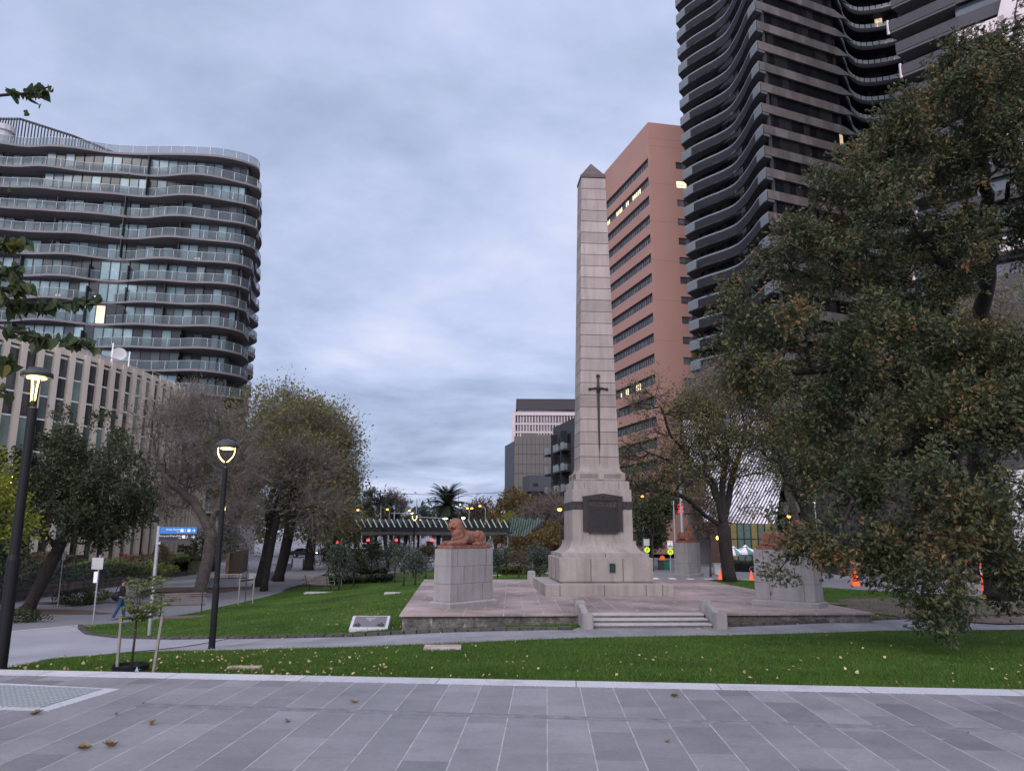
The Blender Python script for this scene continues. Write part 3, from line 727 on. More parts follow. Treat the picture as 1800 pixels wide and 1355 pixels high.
# fallen leaves on the lawns and along the kerbs
M['litter'] = leafmat('fallen_leaf', [(0.25, (0.32, 0.20, 0.09)), (0.4, (0.46, 0.37, 0.20)), (0.15, (0.25, 0.12, 0.05)), (0.2, (0.5, 0.46, 0.32))], 0.1, clump=3)
def litter(seed):
    rng = np.random.default_rng(seed); L = []
    def sc_px(n, x0, x1, y0, y1, poly):
        c = 0
        while c < n:
            p = gp(rng.uniform(x0, x1), rng.uniform(y0, y1))
            if inside(np.array([[p.x, p.y]]), poly)[0]: L.append((p.x, p.y, p.z + 0.045)); c += 1
    sc_px(230, 0, 1800, 1110, 1215, front_poly); sc_px(240, 20, 700, 1140, 1200, front_poly)
    sc_px(110, 560, 720, 1030, 1118, isl_poly); sc_px(90, 200, 700, 1060, 1120, isl_poly); sc_px(60, 1290, 1800, 1075, 1095, isl_poly)
    for i, p in enumerate(dense):
        for k in range(3 if p.x < 0 else 1):
            x, y = p.x + rng.uniform(-0.7, 0.7), p.y + rng.normal() * 0.06 - 0.05; L.append((x, y, hz(x, y) + 0.02))
    c = Vector(roadl[0])
    for k in range(70): 
        x, y = c.x + rng.uniform(-0.1, 1.2), c.y - 0.15 + rng.normal()*0.14 - 0.2; L.append((x, y, hz(x, y) + 0.03))
    for k in range(40):
        p = gp(1235 + rng.normal()*12, 1105 + rng.normal()*1.0); L.append((p.x, p.y, p.z + 0.02))
    V, F = leaves(np.array(L), 'heart', 0.032, rng, up=1.6, jitter=0.5)
    tag(fast_mesh('fallen_leaves', V, F, M['litter']), 'small yellow and brown autumn leaves scattered over the grass', 'fallen leaves', kind='stuff')
litter(9)
M['sandy'] = mat('sandy_stone', (0.30, 0.26, 0.21), 0.9, 0.4, 9, bmp=0.5)
# small flat slabs let into the lawn
def slab(px, py, w_, d_, label, m='conc', dz=0.05, rz=0.05, h=0.05):
    p = gp(px, py); t = MB().box(-w_/2, w_/2, -d_/2, d_/2, -0.15, dz).build('ground_slab', M[m])
    t.location = p; t.rotation_euler = (0, 0, rz); return tag(t, label, 'slab')
M['brick'] = stone_mat('pink_brick', (0.36, 0.27, 0.24), 0.15, 0.2, 0.1, 0, 0.012, (0.4, 0.38, 0.36), 0.9, 0.5, 0.3)
slab(778, 1141, 0.62, 0.42, 'pinkish brick cover slab in the front lawn below the steps', 'brick')
slab(430, 1176, 0.40, 0.13, 'pale worn slab almost buried in the front lawn at the left', 'sandy', 0.035)
slab(562, 1042, 1.7, 0.9, 'pale concrete pad in the grass under the far bench', 'conc', 0.05)
slab(692, 1043, 0.8, 0.5, 'small white ground slab in the lawn left of the lion platform', 'conc', 0.05)
slab(325, 1086, 1.9, 0.9, 'worn sandy pad in the grass under the near bench', 'soil', 0.05, 0.35)
slab(868, 1011, 1.3, 0.5, 'white ground slab in the lawn behind the near lion pedestal', 'conc', 0.05)
# metal tactile grate let into the paving, bottom left
g0 = thing('paving_grate', 'pale studded metal grate with white stone edging at lower left', 'grate', atz(60, 1226, 0))
def gpoly(pts): return [tuple(atz(x, y, 0)[:2]) for x, y in pts]
outer = gpoly([(-160, 1196), (8, 1201), (212, 1211), (86, 1249), (-160, 1244)]); inner = gpoly([(-160, 1200), (10, 1205), (180, 1211.5), (72, 1244), (-160, 1239)])
MB().prism(outer, -0.02, 0.004).build('edging', M['kerbgranite'], g0, world=True)
def gratemat():
    m, t, b = newmat('studded_steel'); v = t.nodes.new('ShaderNodeTexVoronoi'); v.inputs['Scale'].default_value = 17; v.inputs['Randomness'].default_value = 0.1
    t.links.new(coord(t, rot=R(10)), v.inputs['Vector'])
    t.links.new(ramp(t, v.outputs['Distance'], [(0.22, (0.50, 0.53, 0.55)), (0.42, (0.22, 0.25, 0.26))]), b.inputs['Base Color'])
    b.inputs['Metallic'].default_value = 0.3; b.inputs['Roughness'].default_value = 0.4; bump(t, b, v.outputs['Distance'], -0.8, 0.01); return m
MB().prism(inner, -0.01, 0.009).build('panel', gratemat(), g0, world=True)
# a few large dry leaves on the paving
M['dryleaf'] = mat('dry_leaf', (0.17, 0.115, 0.055), 0.8, 0.55, 22)
def dry_leaf(px, py, size, seed, label):
    rng = random.Random(seed); n = 11; vs = []; fs = []
    out = [(0.0,0.0),(0.05,0.3),(0.18,0.26),(0.3,0.46),(0.42,0.32),(0.6,0.44),(0.72,0.22),(1.0,0.05)]
    curl = rng.uniform(0.6, 1.5); fold = rng.uniform(0.5, 1.3)
    def z(x, y): return 0.02 + abs(y) * fold * 0.9 + curl * (x-0.5)**2 * 0.9
    for s_ in (1, -1):
        for i, (x, y) in enumerate(out):
            yy = y * s_ * (1 + rng.uniform(-0.2, 0.2)); vs.append(((x-0.5)*size, yy*size*0.8, z(x, yy)*size*0.8))
    m = len(out)
    for i in range(m): vs.append(((out[i][0]-0.5)*size, 0, (0.02 + curl*(out[i][0]-0.5)**2*0.9)*size*0.8))
    for i in range(m-1): fs += [(2*m+i, 2*m+i+1, i+1, i), (2*m+i+1, 2*m+i, m+i, m+i+1)]
    mb = MB().add(vs, fs); st = [(-0.5*size, 0, (0.24*curl)*size*0.8), (-0.72*size, 0.02*size, 0.32*size*curl)]
    mb.tube(st, 0.0025, 4); o = mb.build('dry_leaf', M['dryleaf']); o.location = atz(px, py, 0.003); o.rotation_euler = (rng.uniform(-0.15,0.15), rng.uniform(-0.1,0.1), rng.uniform(0, 6.28))
    md = o.modifiers.new('s', 'SOLIDIFY'); md.thickness = 0.0012
    return tag(o, label, 'leaf', 'dry leaves lying on the paving')
dry_leaf(150, 1316, 0.10, 1, 'large curled dry leaf with pale yellow centre near bottom left')
dry_leaf(196, 1312, 0.095, 2, 'narrow rolled dry leaf just right of the large pale one')
dry_leaf(62, 1255, 0.10, 3, 'flat olive brown leaf beside the lower edge of the grate')
dry_leaf(505, 1267, 0.075, 4, 'folded dark brown leaf on the paving below the drain, left of centre')
dry_leaf(267, 1273, 0.075, 5, 'thin brown leaf on the paving between the grate and the folded leaf')
dry_leaf(205, 1256, 0.04, 6, 'tiny brown leaf just below the right tip of the grate')
dry_leaf(624, 1234, 0.085, 7, 'reddish brown leaf above the drain near the granite kerb, left of centre')
dry_leaf(1185, 1224, 0.085, 8, 'orange brown leaf against the granite kerb right of centre')
dry_leaf(1173, 1303, 0.05, 9, 'small pale leaf on the paving well below the drain, right of centre')
dry_leaf(252, 1236, 0.035, 10, 'tiny leaf beside the drain right of the grate tip')
dry_leaf(1702, 1287, 0.03, 11, 'tiny dark leaf beside the drain at far right')
# ---------------------------------------------------------------- monument and lions
ROT = R(4.0); PZ = -0.42; MC = Vector((3.03, 27.0, PZ))
def blockmat(name, base, bw, bh, loc=(0,0,0), streak=0.25):
    """granite laid in courses; joints follow world height"""
    return mat(name, base, 0.8, 0.1, 1.2, speck=0.5, streak=streak, bmp=0.25, bscale=90)
pl = thing('stone_platform', 'low square platform of pinkish flagstones with rough grey edge under the obelisk', 'platform', (2.81, 26.6, PZ), ROT)
MB().box(-6.06, 6.06, -6.98, 6.98, -0.045, 0.0).build('paving_top', M['platstone'], pl)
def rockface():
    m, t, b = newmat('rock_faced_granite')
    n = noise(t, 4, 8, 0.75); o = ramp(t, n, [(0.3, (0.035, 0.032, 0.031)), (0.5, (0.12, 0.108, 0.10)), (0.68, (0.24, 0.225, 0.21))])
    s = ramp(t, noise(t, 1, 5, 0.7, coord(t, scale=(2.6, 2.6, 0.6))), [(0.62, (0,0,0)), (0.68, (0.75,)*3)])
    o = mixc(t, s, o, (0.45, 0.44, 0.42)); t.links.new(o, b.inputs['Base Color']); b.inputs['Roughness'].default_value = 0.9
    bump(t, b, noise(t, 9, 6, 0.7), 1.0, 0.08); return m
rf = MB().box(-6.0, 6.0, -6.9, 6.9, -0.95, -0.047); rf.build('edge_wall', rockface(), pl)
ob = thing('obelisk_monument', 'tall tapering granite obelisk with bronze sword, plaque and pointed bronze cap', 'monument', MC, ROT)
Z = lambda z: z - PZ
def ring(w0, z0, w1, z1, jt=0.012): return [(w0, z0), (w1, z1)]
# stepped plinth of separate kerb stones
st = MB().sqstack([(2.075, -0.05), (2.075, Z(-0.075)), (2.06, Z(-0.06))]); o_pl = st.build('plinth', M['granite'], ob)
js = MB()
for x in (-1.62, -0.18, 1.18, 1.72):
    for s_ in (-1, 1): js.box(x-0.011, x+0.011, s_*2.076-0.004, s_*2.076+0.004, 0, Z(-0.07))
for y in (-1.5, -0.6, 0.5, 1.4):
    for s_ in (-1, 1): js.box(s_*2.076-0.004, s_*2.076+0.004, y-0.011, y+0.011, 0, Z(-0.07))
die = MB().sqstack([(1.50, Z(-0.06)), (1.50, Z(0.0)), (1.556, Z(0.003)), (1.56, Z(0.75)), (1.52, Z(0.765))]); o_ld = die.build('lower_die', M['granite'], ob)
JM = mat('joint_mortar', (0.085, 0.07, 0.062), 0.95); absorb(o_pl, js.build('j', JM, ob)); js = MB()
for x in (-0.52, 0.55):
    for s_ in (-1, 1): js.box(x-0.012, x+0.012, s_*1.560-0.004, s_*1.560+0.004, Z(0.01), Z(0.74)); js.box(s_*1.560-0.004, s_*1.560+0.004, x-0.012, x+0.012, Z(0.01), Z(0.74))
sc_ = [(1.458, Z(0.768)), (1.462, Z(0.895))]
for i in range(1, 9):
    a = i / 8 * math.pi / 2; sc_.append((1.10 + 0.335 * (1 - math.sin(a)), Z(0.9 + 0.405 * (1 - math.cos(a)))))
absorb(o_ld, js.build('j', JM, ob)); js = MB(); o_bm = MB().sqstack(sc_).build('base_moulding', M['granite'], ob)
for s_ in (-1, 1): js.box(-0.012, 0.012, s_*1.463-0.004, s_*1.463+0.004, Z(0.77), Z(0.89))
absorb(o_bm, js.build('j', JM, ob)); js = MB(); o_ud = MB().sqstack([(1.035, Z(1.306)), (1.028, Z(2.3)), (1.018, Z(3.03)), (0.968, Z(3.034)), (0.966, Z(3.30)), (0.93, Z(3.32))]).build('upper_die', M['granite'], ob)
for x in (-0.6, 0.6):
    for s_ in (-1, 1): js.box(x-0.008, x+0.008, s_*0.968-0.003, s_*0.968+0.003, Z(3.04), Z(3.29)); js.box(s_*0.968-0.003, s_*0.968+0.003, x-0.008, x+0.008, Z(3.04), Z(3.29))
# fluted band
fb = MB().sqstack([(0.84, Z(3.322)), (0.86, Z(3.36)), (0.86, Z(3.60)), (0.845, Z(3.612))])
absorb(o_ud, js.build('j', JM, ob)); js = MB(); o_fb = fb.build('fluted_band', M['granite'], ob)
fl = MB()
for i in range(38):
    x = -0.70 + i * 1.4 / 37
    if abs(x) < 0.12: continue
    for s_ in (-1, 1):
        fl.box(x-0.010, x+0.010, s_*0.861-0.003, s_*0.861+0.003, Z(3.42), Z(3.57)); fl.box(s_*0.861-0.003, s_*0.861+0.003, x-0.010, x+0.010, Z(3.42), Z(3.57))
absorb(o_fb, fl.build('f', mat('flute_stone', (0.12, 0.10, 0.09), 0.9), ob))
MB().box(-0.10, 0.10, -0.885, 0.885, Z(3.375), Z(3.57)).build('boss', M['granite'], ob)
# flared foot of the shaft, then the courses
ft = [(0.815, Z(3.614)), (0.815, Z(3.64))]
for i in range(1, 8):
    a = i / 7 * math.pi / 2; ft.append((0.69 + 0.115 * (1 - math.sin(a)), Z(3.645 + 0.27 * (1 - math.cos(a)))))
Wz = lambda z: 0.69 + (0.458 - 0.69) * (z - 3.9) / (14.81 - 3.9)
zt = 14.81; edges = [3.915, 4.15]; nC = 24
edges = [3.915] + [4.19 + (zt - 4.19) * i / nC for i in range(nC + 1)]
for i in range(len(edges) - 1):
    z0, z1 = edges[i], edges[i+1]
    ft += [(Wz(z0) if i else 0.688, Z(z0 + 0.006)), (Wz(z1), Z(z1 - 0.016)), (Wz(z1) - 0.035, Z(z1 - 0.014)), (Wz(z1) - 0.035, Z(z1))]
def shaftmat():
    m, t, b = newmat('coursed_granite')
    tc = coord(t); sp = t.nodes.new('ShaderNodeSeparateXYZ'); t.links.new(tc, sp.inputs[0])
    k = math_('FLOOR', math_('DIVIDE', math_('SUBTRACT', sp.outputs[2], Z(4.19), t), (zt-4.19)/nC, t), None, t)
    wn = t.nodes.new('ShaderNodeTexWhiteNoise'); wn.noise_dimensions = '1D'; t.links.new(k, wn.inputs['W'])
    c = ramp(t, wn.outputs[0], [(0.0, (0.245, 0.205, 0.188)), (0.5, (0.285, 0.24, 0.22)), (1.0, (0.325, 0.275, 0.25))])
    c = mixc(t, 0.5, c, ramp(t, noise(t, 160, 2, 0.7), [(0.35, (0.25,)*3), (0.5, (0.5,)*3), (0.65, (0.8,)*3)]), 'OVERLAY')
    c = mixc(t, 0.6, c, ramp(t, noise(t, 1.3, 5), [(0.3, (0.4,)*3), (0.7, (0.6,)*3)]), 'OVERLAY')
    c = mixc(t, ramp(t, noise(t, 1.0, 5, 0.65, coord(t, scale=(6, 6, 0.4))), [(0.46, (0,0,0)), (0.72, (0.5,)*3)]), c, (0.13, 0.115, 0.105))
    c = mixc(t, ramp(t, noise(t, 7, 2, 0.5, dist=2), [(0.70, (0,0,0)), (0.74, (0.5,)*3)]), c, (0.09, 0.075, 0.07))
    t.links.new(c, b.inputs['Base Color']); b.inputs['Roughness'].default_value = 0.8; bump(t, b, noise(t, 90, 4), 0.25, 0.01); return m
o_sh = MB().sqstack(ft).build('shaft', shaftmat(), ob)
js.box(-0.006, 0.006, -0.70, -0.668, Z(3.93), Z(4.40))
absorb(o_sh, js.build('j', JM, ob))
M['copper'] = mat('brown_copper', (0.085, 0.062, 0.058), 0.6, 0.3, 3, metal=0.2)
MB().sqstack([(0.43, Z(14.81)), (0.475, Z(14.83)), (0.48, Z(14.93)), (0.45, Z(14.95)), (0.01, Z(15.62))]).build('cap', M['copper'], ob)
# sword: it lies on the sloping front face
yf = lambda z: -(Wz(z) + 0.02)
sw = MB(); z1, z0 = 6.52, 4.36
n = 8
for i in range(n):
    a, b = z1 + (z0 - z1) * i / n, z1 + (z0 - z1) * (i + 1) / n; wa, wb = 0.047 * (1 - 0.62 * i / n), 0.047 * (1 - 0.62 * (i+1) / n)
    if i == n-1: wb = 0.005
    ya, yb = yf(a), yf(b)
    sw.add([(-wa, ya+0.03, Z(a)), (wa, ya+0.03, Z(a)), (wa, ya-0.015, Z(a)), (0, ya-0.04, Z(a)), (-wa, ya-0.015, Z(a)),
            (-wb, yb+0.03, Z(b)), (wb, yb+0.03, Z(b)), (wb, yb-0.015, Z(b)), (0, yb-0.04, Z(b)), (-wb, yb-0.015, Z(b))],
           [(0,1,2,3,4),(9,8,7,6,5),(0,5,6,1),(1,6,7,2),(2,7,8,3),(3,8,9,4),(4,9,5,0)])
bl = sw.build('sword_blade', M['bronze'], ob)
hl = MB(); hl.tube([(-0.30, yf(6.62)-0.02, Z(6.60)), (-0.15, yf(6.62)-0.03, Z(6.63)), (0, yf(6.62)-0.03, Z(6.64)), (0.15, yf(6.62)-0.03, Z(6.63)), (0.30, yf(6.62)-0.02, Z(6.60))], [0.028, 0.032, 0.045, 0.032, 0.028], 8)
for s_ in (-1, 1): hl.ball((s_*0.31, yf(6.6)-0.02, Z(6.60)), 0.052)
hl.tube([(0, yf(6.62)-0.03, Z(6.48)), (0, yf(6.62)-0.03, Z(6.74)), (0, yf(7)-0.03, Z(6.85)), (0, yf(7)-0.03, Z(7.04))], [0.07, 0.045, 0.038, 0.034], 8)
hl.ball((0, yf(7.05)-0.03, Z(7.08)), 0.068); hl.build('sword_hilt', M['bronze'], ob, smooth=True)
# bronze frieze and plaque
def relief(name, sx):
    m, t, b = newmat(name); t.links.new(ramp(t, noise(t, 8, 4), [(0.3, (0.022, 0.019, 0.019)), (0.7, (0.05, 0.042, 0.04))]), b.inputs['Base Color'])
    b.inputs['Metallic'].default_value = 0.4; b.inputs['Roughness'].default_value = 0.45
    bump(t, b, noise(t, sx, 3, 0.6, dist=1.2), 1.0, 0.04); return m
M['relief'] = relief('relief_bronze', 16)
MB().sqstack([(1.035, Z(2.352)), (1.052, Z(2.36)), (1.046, Z(2.615)), (1.03, Z(2.622))]).build('frieze', M['relief'], ob)
def texty():
    m, t, b = newmat('lettered_bronze'); b.inputs['Metallic'].default_value = 0.4; b.inputs['Roughness'].default_value = 0.45
    v = coord(t, scale=(26, 1, 1)); n = noise(t, 3, 2, 0.5, v)
    wv = t.nodes.new('ShaderNodeTexWave'); wv.bands_direction = 'Z'; wv.inputs['Scale'].default_value = 9.0; t.links.new(coord(t), wv.inputs[0])
    h = math_('MULTIPLY', math_('GREATER_THAN', n, 0.5, t), math_('GREATER_THAN', wv.outputs[1], 0.5, t), t)
    t.links.new(ramp(t, h, [(0, (0.026, 0.023, 0.023)), (1, (0.04, 0.036, 0.035))]), b.inputs['Base Color']); bump(t, b, h, 0.6, 0.01); return m
Y0 = -1.03
pq = MB().box(-0.56, 0.56, Y0-0.06, Y0+0.02, Z(1.62), Z(2.74)); pq.box(-0.44, 0.44, Y0-0.07, Y0+0.02, Z(1.56), Z(1.622))
plq = pq.build('plaque', M['bronze'], ob)
fr = MB(); zb = 1.60
for x in (-0.60, 0.60): fr.box(x-0.075, x+0.075, Y0-0.10, Y0-0.0, Z(1.63), Z(2.78))
fr.box(-0.675, 0.675, Y0-0.11, Y0, Z(2.66), Z(2.745)); fr.box(-0.52, 0.52, Y0-0.085, Y0-0.03, Z(2.36), Z(2.40))
fr.box(-0.50, 0.50, Y0-0.10, Y0-0.03, Z(1.56), Z(1.63)); fr.box(-0.52, 0.52, Y0-0.085, Y0-0.03, Z(1.66), Z(1.70))
fr.prism3([(-0.69, Y0-0.12, Z(2.747)), (0.69, Y0-0.12, Z(2.747)), (0.69, Y0-0.12, Z(2.79)), (0, Y0-0.12, Z(2.89)), (-0.69, Y0-0.12, Z(2.79))], (0, 0.12, 0))
fr.ball((0, Y0-0.12, Z(2.80)), (0.05, 0.03, 0.05)); fr.build('plaque_frame', M['bronze'], ob)
MB().box(-0.47, 0.47, Y0-0.068, Y0-0.05, Z(1.73), Z(2.33)).build('inscription', texty(), ob)
MB().box(-0.49, 0.49, Y0-0.075, Y0-0.05, Z(2.42), Z(2.63)).build('title_panel', M['relief'], ob)
MB().box(0.10, 0.29, -1.60, -1.555, Z(0.30), Z(0.58)).build('small_plaque', mat('green_bronze', (0.02, 0.04, 0.033), 0.5, 0.3, 20, metal=0.4), ob)
# steps and cheek blocks
def to_plat(p):
    return None
pt = lambda x, y: Vector((2.81, 26.6, 0)) + Matrix.Rotation(ROT, 3, 'Z') @ Vector((x, y, 0))
sL, sR = atz(1040, 1098, -0.6), atz(1250, 1096, -0.6)
inv = Matrix.Rotation(-ROT, 3, 'Z')
lL = inv @ (sL - Vector((2.81, 26.6, 0))); lR = inv @ (sR - Vector((2.81, 26.6, 0)))
sg = thing('stone_steps', 'three granite steps with cheek blocks leading up to the obelisk platform', 'steps', (2.81, 26.6, PZ), ROT)
zg = hz(3.6, 18.9) - PZ
rise = -zg / 3
M['riser'] = mat('shaded_riser', (0.15, 0.14, 0.135), 0.9, 0.25, 4, streak=0.6); M['tread'] = mat('lit_tread', (0.36, 0.34, 0.33), 0.8, 0.12, 3, speck=0.5)  # riser shade and tread brightness put into the stone colours, plus streaks
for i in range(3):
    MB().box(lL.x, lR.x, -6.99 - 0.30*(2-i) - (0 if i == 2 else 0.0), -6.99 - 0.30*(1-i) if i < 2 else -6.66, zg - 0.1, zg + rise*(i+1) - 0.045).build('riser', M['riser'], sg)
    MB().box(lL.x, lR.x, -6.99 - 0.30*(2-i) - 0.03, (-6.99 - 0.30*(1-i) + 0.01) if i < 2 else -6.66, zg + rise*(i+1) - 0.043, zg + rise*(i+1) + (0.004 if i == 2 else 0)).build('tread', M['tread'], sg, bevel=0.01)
for x0, x1 in ((lL.x-0.27, lL.x-0.003), (lR.x+0.003, lR.x+0.27)):
    ck = MB(); ck.box(x0, x1, -7.95, -7.62, zg-0.1, zg+0.37)
    prof = [(-7.618, zg-0.1), (-7.618, zg+0.34)] + [(-7.618 + 0.75*t, zg + 0.34 + 0.16*math.sin(t*math.pi/2)) for t in (0.25, 0.5, 0.75, 1)] + [(-6.868, zg-0.1)]
    ck.prism3([(x0+0.05, y, z) for y, z in prof], (x1-x0-0.10, 0, 0)); ck.box(x0, x1, -6.865, -6.58, zg-0.1, zg+0.57)
    ck.build('cheek_block', M['granite_grey'], sg, bevel=0.02)
# lion
def make_lion_mesh():
    mb = MB(); Ry = lambda a: Matrix.Rotation(R(a), 3, 'Y')
    E = lambda c, r, rot=None: mb.ball(c, r, 20, 12, rot)
    E((-0.08,0,0.28), (0.50,0.185,0.19)); E((0.20,0,0.36), (0.27,0.20,0.25)); E((-0.22,0,0.36), (0.32,0.16,0.12)); E((-0.50,0,0.27), (0.24,0.19,0.2))
    for s in (-1, 1):
        E((-0.47,s*0.17,0.29), (0.235,0.085,0.19), Ry(28)); E((-0.34,s*0.20,0.38), (0.13,0.06,0.13), Ry(10)); E((-0.34,s*0.22,0.13), (0.20,0.06,0.05)); E((-0.60,s*0.19,0.16), (0.12,0.08,0.08))
        for k in range(3): E((-0.17,s*(0.19+0.035*k)-s*0.0,0.125), (0.045,0.02,0.035))
        mb.tube([(0.10,s*0.17,0.30),(0.22,s*0.18,0.18),(0.42,s*0.15,0.155),(0.60,s*0.13,0.145),(0.70,s*0.13,0.14)], [0.10,0.10,0.078,0.070,0.07], 14)
        E((0.08,s*0.17,0.31), (0.13,0.075,0.16)); E((0.70,s*0.13,0.135), (0.10,0.082,0.055))
        for k in range(4): E((0.77,s*0.13+(k-1.5)*0.037,0.125), (0.045,0.022,0.042))
        E((0.555,s*0.062,0.69), (0.045,0.045,0.03)); E((0.53,s*0.09,0.60), (0.06,0.05,0.06)); E((0.395,s*0.135,0.735), (0.035,0.035,0.05))
        E((0.64,s*0.038,0.585), (0.05,0.042,0.042))
        mb.tube([(-0.55,s*0.21,0.42),(-0.40,s*0.255,0.30),(-0.42,s*0.27,0.18),(-0.55,s*0.26,0.125)], [0.018,0.022,0.022,0.03], 8)
    E((0.30,0,0.50), (0.22,0.195,0.25), Ry(-15)); E((0.34,0,0.64), (0.19,0.185,0.185)); E((0.45,0,0.65), (0.14,0.125,0.15)); E((0.56,0,0.615), (0.10,0.075,0.075)); E((0.60,0,0.65), (0.075,0.034,0.04))
    E((0.668,0,0.625), (0.024,0.036,0.022)); E((0.60,0,0.525), (0.06,0.05,0.028)); E((0.51,0,0.755), (0.07,0.06,0.035)); E((0.35,0,0.79), (0.12,0.09,0.045))
    for (cx, cz, ry_, rz_, tilt, rr) in ((0.42,0.625,0.165,0.185,0.12,0.028),(0.37,0.59,0.190,0.225,0.22,0.026),(0.32,0.55,0.203,0.25,0.34,0.025),(0.26,0.50,0.208,0.265,0.45,0.022)):
        pts = [(cx + tilt*rz_*math.sin(a), ry_*math.cos(a), cz + rz_*math.sin(a)) for a in [2*math.pi*k/28 for k in range(29)]]
        mb.tube(pts, rr, 10, cap=False)
    mb.tube([(0.02, 0.20*math.cos(a), 0.30+0.205*math.sin(a)) for a in [2*math.pi*k/24 for k in range(25)]], 0.018, 8, cap=False)
    mb.tube([(-0.72,0,0.26),(-0.74,0.10,0.17),(-0.66,0.24,0.12),(-0.45,0.27,0.115),(-0.30,0.28,0.115)], [0.035,0.03,0.025,0.025,0.04], 8)
    o = mb.build('lion_tmp', None)
    md = o.modifiers.new('r', 'REMESH'); md.mode = 'VOXEL'; md.voxel_size = 0.009
    sm = o.modifiers.new('s', 'SMOOTH'); sm.iterations = 1; sm.factor = 0.25
    dg = bpy.context.evaluated_depsgraph_get(); dg.update(); me = bpy.data.meshes.new_from_object(o.evaluated_get(dg))
    bpy.data.objects.remove(o); me.name = 'lion_body'; me.polygons.foreach_set('use_smooth', [True]*len(me.polygons)); return me
lion_me = make_lion_mesh()
def lion(x, y, z, ang, label):
    t = thing('lion_statue', label, 'statue', (x, y, z), ang, 'sandstone lions on granite pedestals')
    t.scale = (0.95, 0.96, 1.0)
    link('lion_body', lion_me, None if len(lion_me.materials) else M['sandstone'], t)
    MB().box(-0.81, 0.83, -0.30, 0.30, 0.0, 0.10).build('plinth', M['sandstone'], t, bevel=0.012)
    return t
def pedestal(x, y, ang, label, m='granite_grey'):
    t = thing('lion_pedestal', label, 'pedestal', (x, y, PZ), ang, 'granite pedestals carrying the lions')
    b = MB(); L, W_ = 0.83, 0.31
    def rect(a, b_, z): return [(-a,-b_,z),(a,-b_,z),(a,b_,z),(-a,b_,z)]
    prof = [(L+0.11, W_+0.11, -0.02), (L+0.11, W_+0.11, 0.115), (L+0.03, W_+0.03, 0.155), (L+0.03, W_+0.03, 0.156)]
    pr2 = []
    for k in range(3):
        z0, z1 = 0.157 + k*0.463, 0.157 + (k+1)*0.463; pr2 += [(L+0.02-0.006*k, W_+0.02-0.006*k, z0+0.006), (L+0.016-0.006*k, W_+0.016-0.006*k, z1-0.006), (L, W_, z1-0.004), (L, W_, z1)]
    def stack(pr):
        q = MB(); vs = [v for p in pr for v in rect(*p)]; n = len(pr); fs = [(k*4+i, k*4+(i+1)%4, k*4+4+(i+1)%4, k*4+4+i) for k in range(n-1) for i in range(4)] + [(3,2,1,0), tuple((n-1)*4+i for i in range(4))]
        return q.add(vs, fs)
    stack(prof).build('base', M[m], t, bevel=0.0); o_s = stack(pr2).build('shaft', M[m], t)
    j = MB()
    for k, xs in enumerate(((-0.56, 0.40), (-0.33, 0.51), (-0.58, 0.56))):
        z0 = 0.17 + k*0.463
        for xx in xs:
            for s_ in (-1, 1): j.box(xx-0.006, xx+0.006, s_*(W_+0.018-0.006*k)-0.003, s_*(W_+0.018-0.006*k)+0.003, z0, z0+0.44)
    absorb(o_s, j.build('j', JM, t)); return t
HT = PZ + 1.548
pedestal(-1.32, 21.63, R(49), 'grey granite block pedestal under the lion nearest the left of the platform')
lion(-1.32, 21.63, HT, R(49+180), 'reclining red sandstone lion facing left on the nearest left pedestal')
pedestal(7.86, 22.0, R(139), 'grey granite pedestal at the right of the platform partly behind oak leaves')
lion(7.86, 22.0, HT, R(-41), 'reclining red sandstone lion facing right, half hidden by oak leaves')
pedestal(8.22, 35.9, R(57), 'grey granite pedestal at the back right corner beside the bare elm')
lion(8.22, 35.9, HT, R(57), 'reclining sandstone lion seen from behind at the back right corner')
# low stone post behind the obelisk plinth
po = MB().box(-0.17, 0.17, -0.17, 0.17, -0.05, 0.30); po.sqstack([(0.17, 0.30), (0.16, 0.34), (0.11, 0.37), (0.02, 0.385)])
o = po.build('stone_post', M['granite_grey'], bevel=0.01); o.location = (0.35, 31.9, PZ); o.location = Vector(on(934, 33.2)[:2]).to_3d() + Vector((0,0,PZ)); tag(o, 'short rounded granite post at the back edge of the platform', 'post')
# memorial plaque on the lawn
pb = gp(650, 1107); tl = thing('memorial_plaque', 'sloping stone plaque with white lettering lying in the grass beside the platform', 'plaque', pb, R(2))
Wd, Dp = 0.49, 0.56
b = MB(); prof = [(-Dp*0.5, -0.1), (-Dp*0.5, 0.07), (Dp*0.5, 0.33), (Dp*0.5, -0.1)]
b.prism3([(-Wd, y, z) for y, z in prof], (2*Wd, 0, 0)); b.build('stone_base', M['kerbgranite'], tl, bevel=0.01)
sl = math.atan2(0.26, Dp); 
def onface(x0, x1, u0, u1, th, m, name):
    f = lambda x, u, h: (x, -Dp*0.5 + u*Dp - h*math.sin(sl), 0.07 + u*0.26 + h*math.cos(sl))
    q = MB().add([f(x0,u0,0),f(x1,u0,0),f(x1,u1,0),f(x0,u1,0),f(x0,u0,th),f(x1,u0,th),f(x1,u1,th),f(x0,u1,th)], [(0,3,2,1),(4,5,6,7),(0,1,5,4),(1,2,6,5),(2,3,7,6),(3,0,4,7)])
    return q.build(name, m, tl)
onface(-Wd+0.075, Wd-0.075, 0.11, 0.93, 0.006, mat('plaque_slate', (0.115, 0.105, 0.115), 0.5, 0.15, 6), 'slate_panel')
for i, (w_, u) in enumerate(((0.13, 0.76), (0.10, 0.68), (0.03, 0.60), (0.03, 0.53))):
    k = 7 if w_ > 0.05 else 2
    for j in range(k): 
        x = -w_ + 2*w_*j/k; onface(x, x + 2*w_/k*0.6, u, u+0.035, 0.009, M['white'], 'lettering') if False else None
lt = MB()
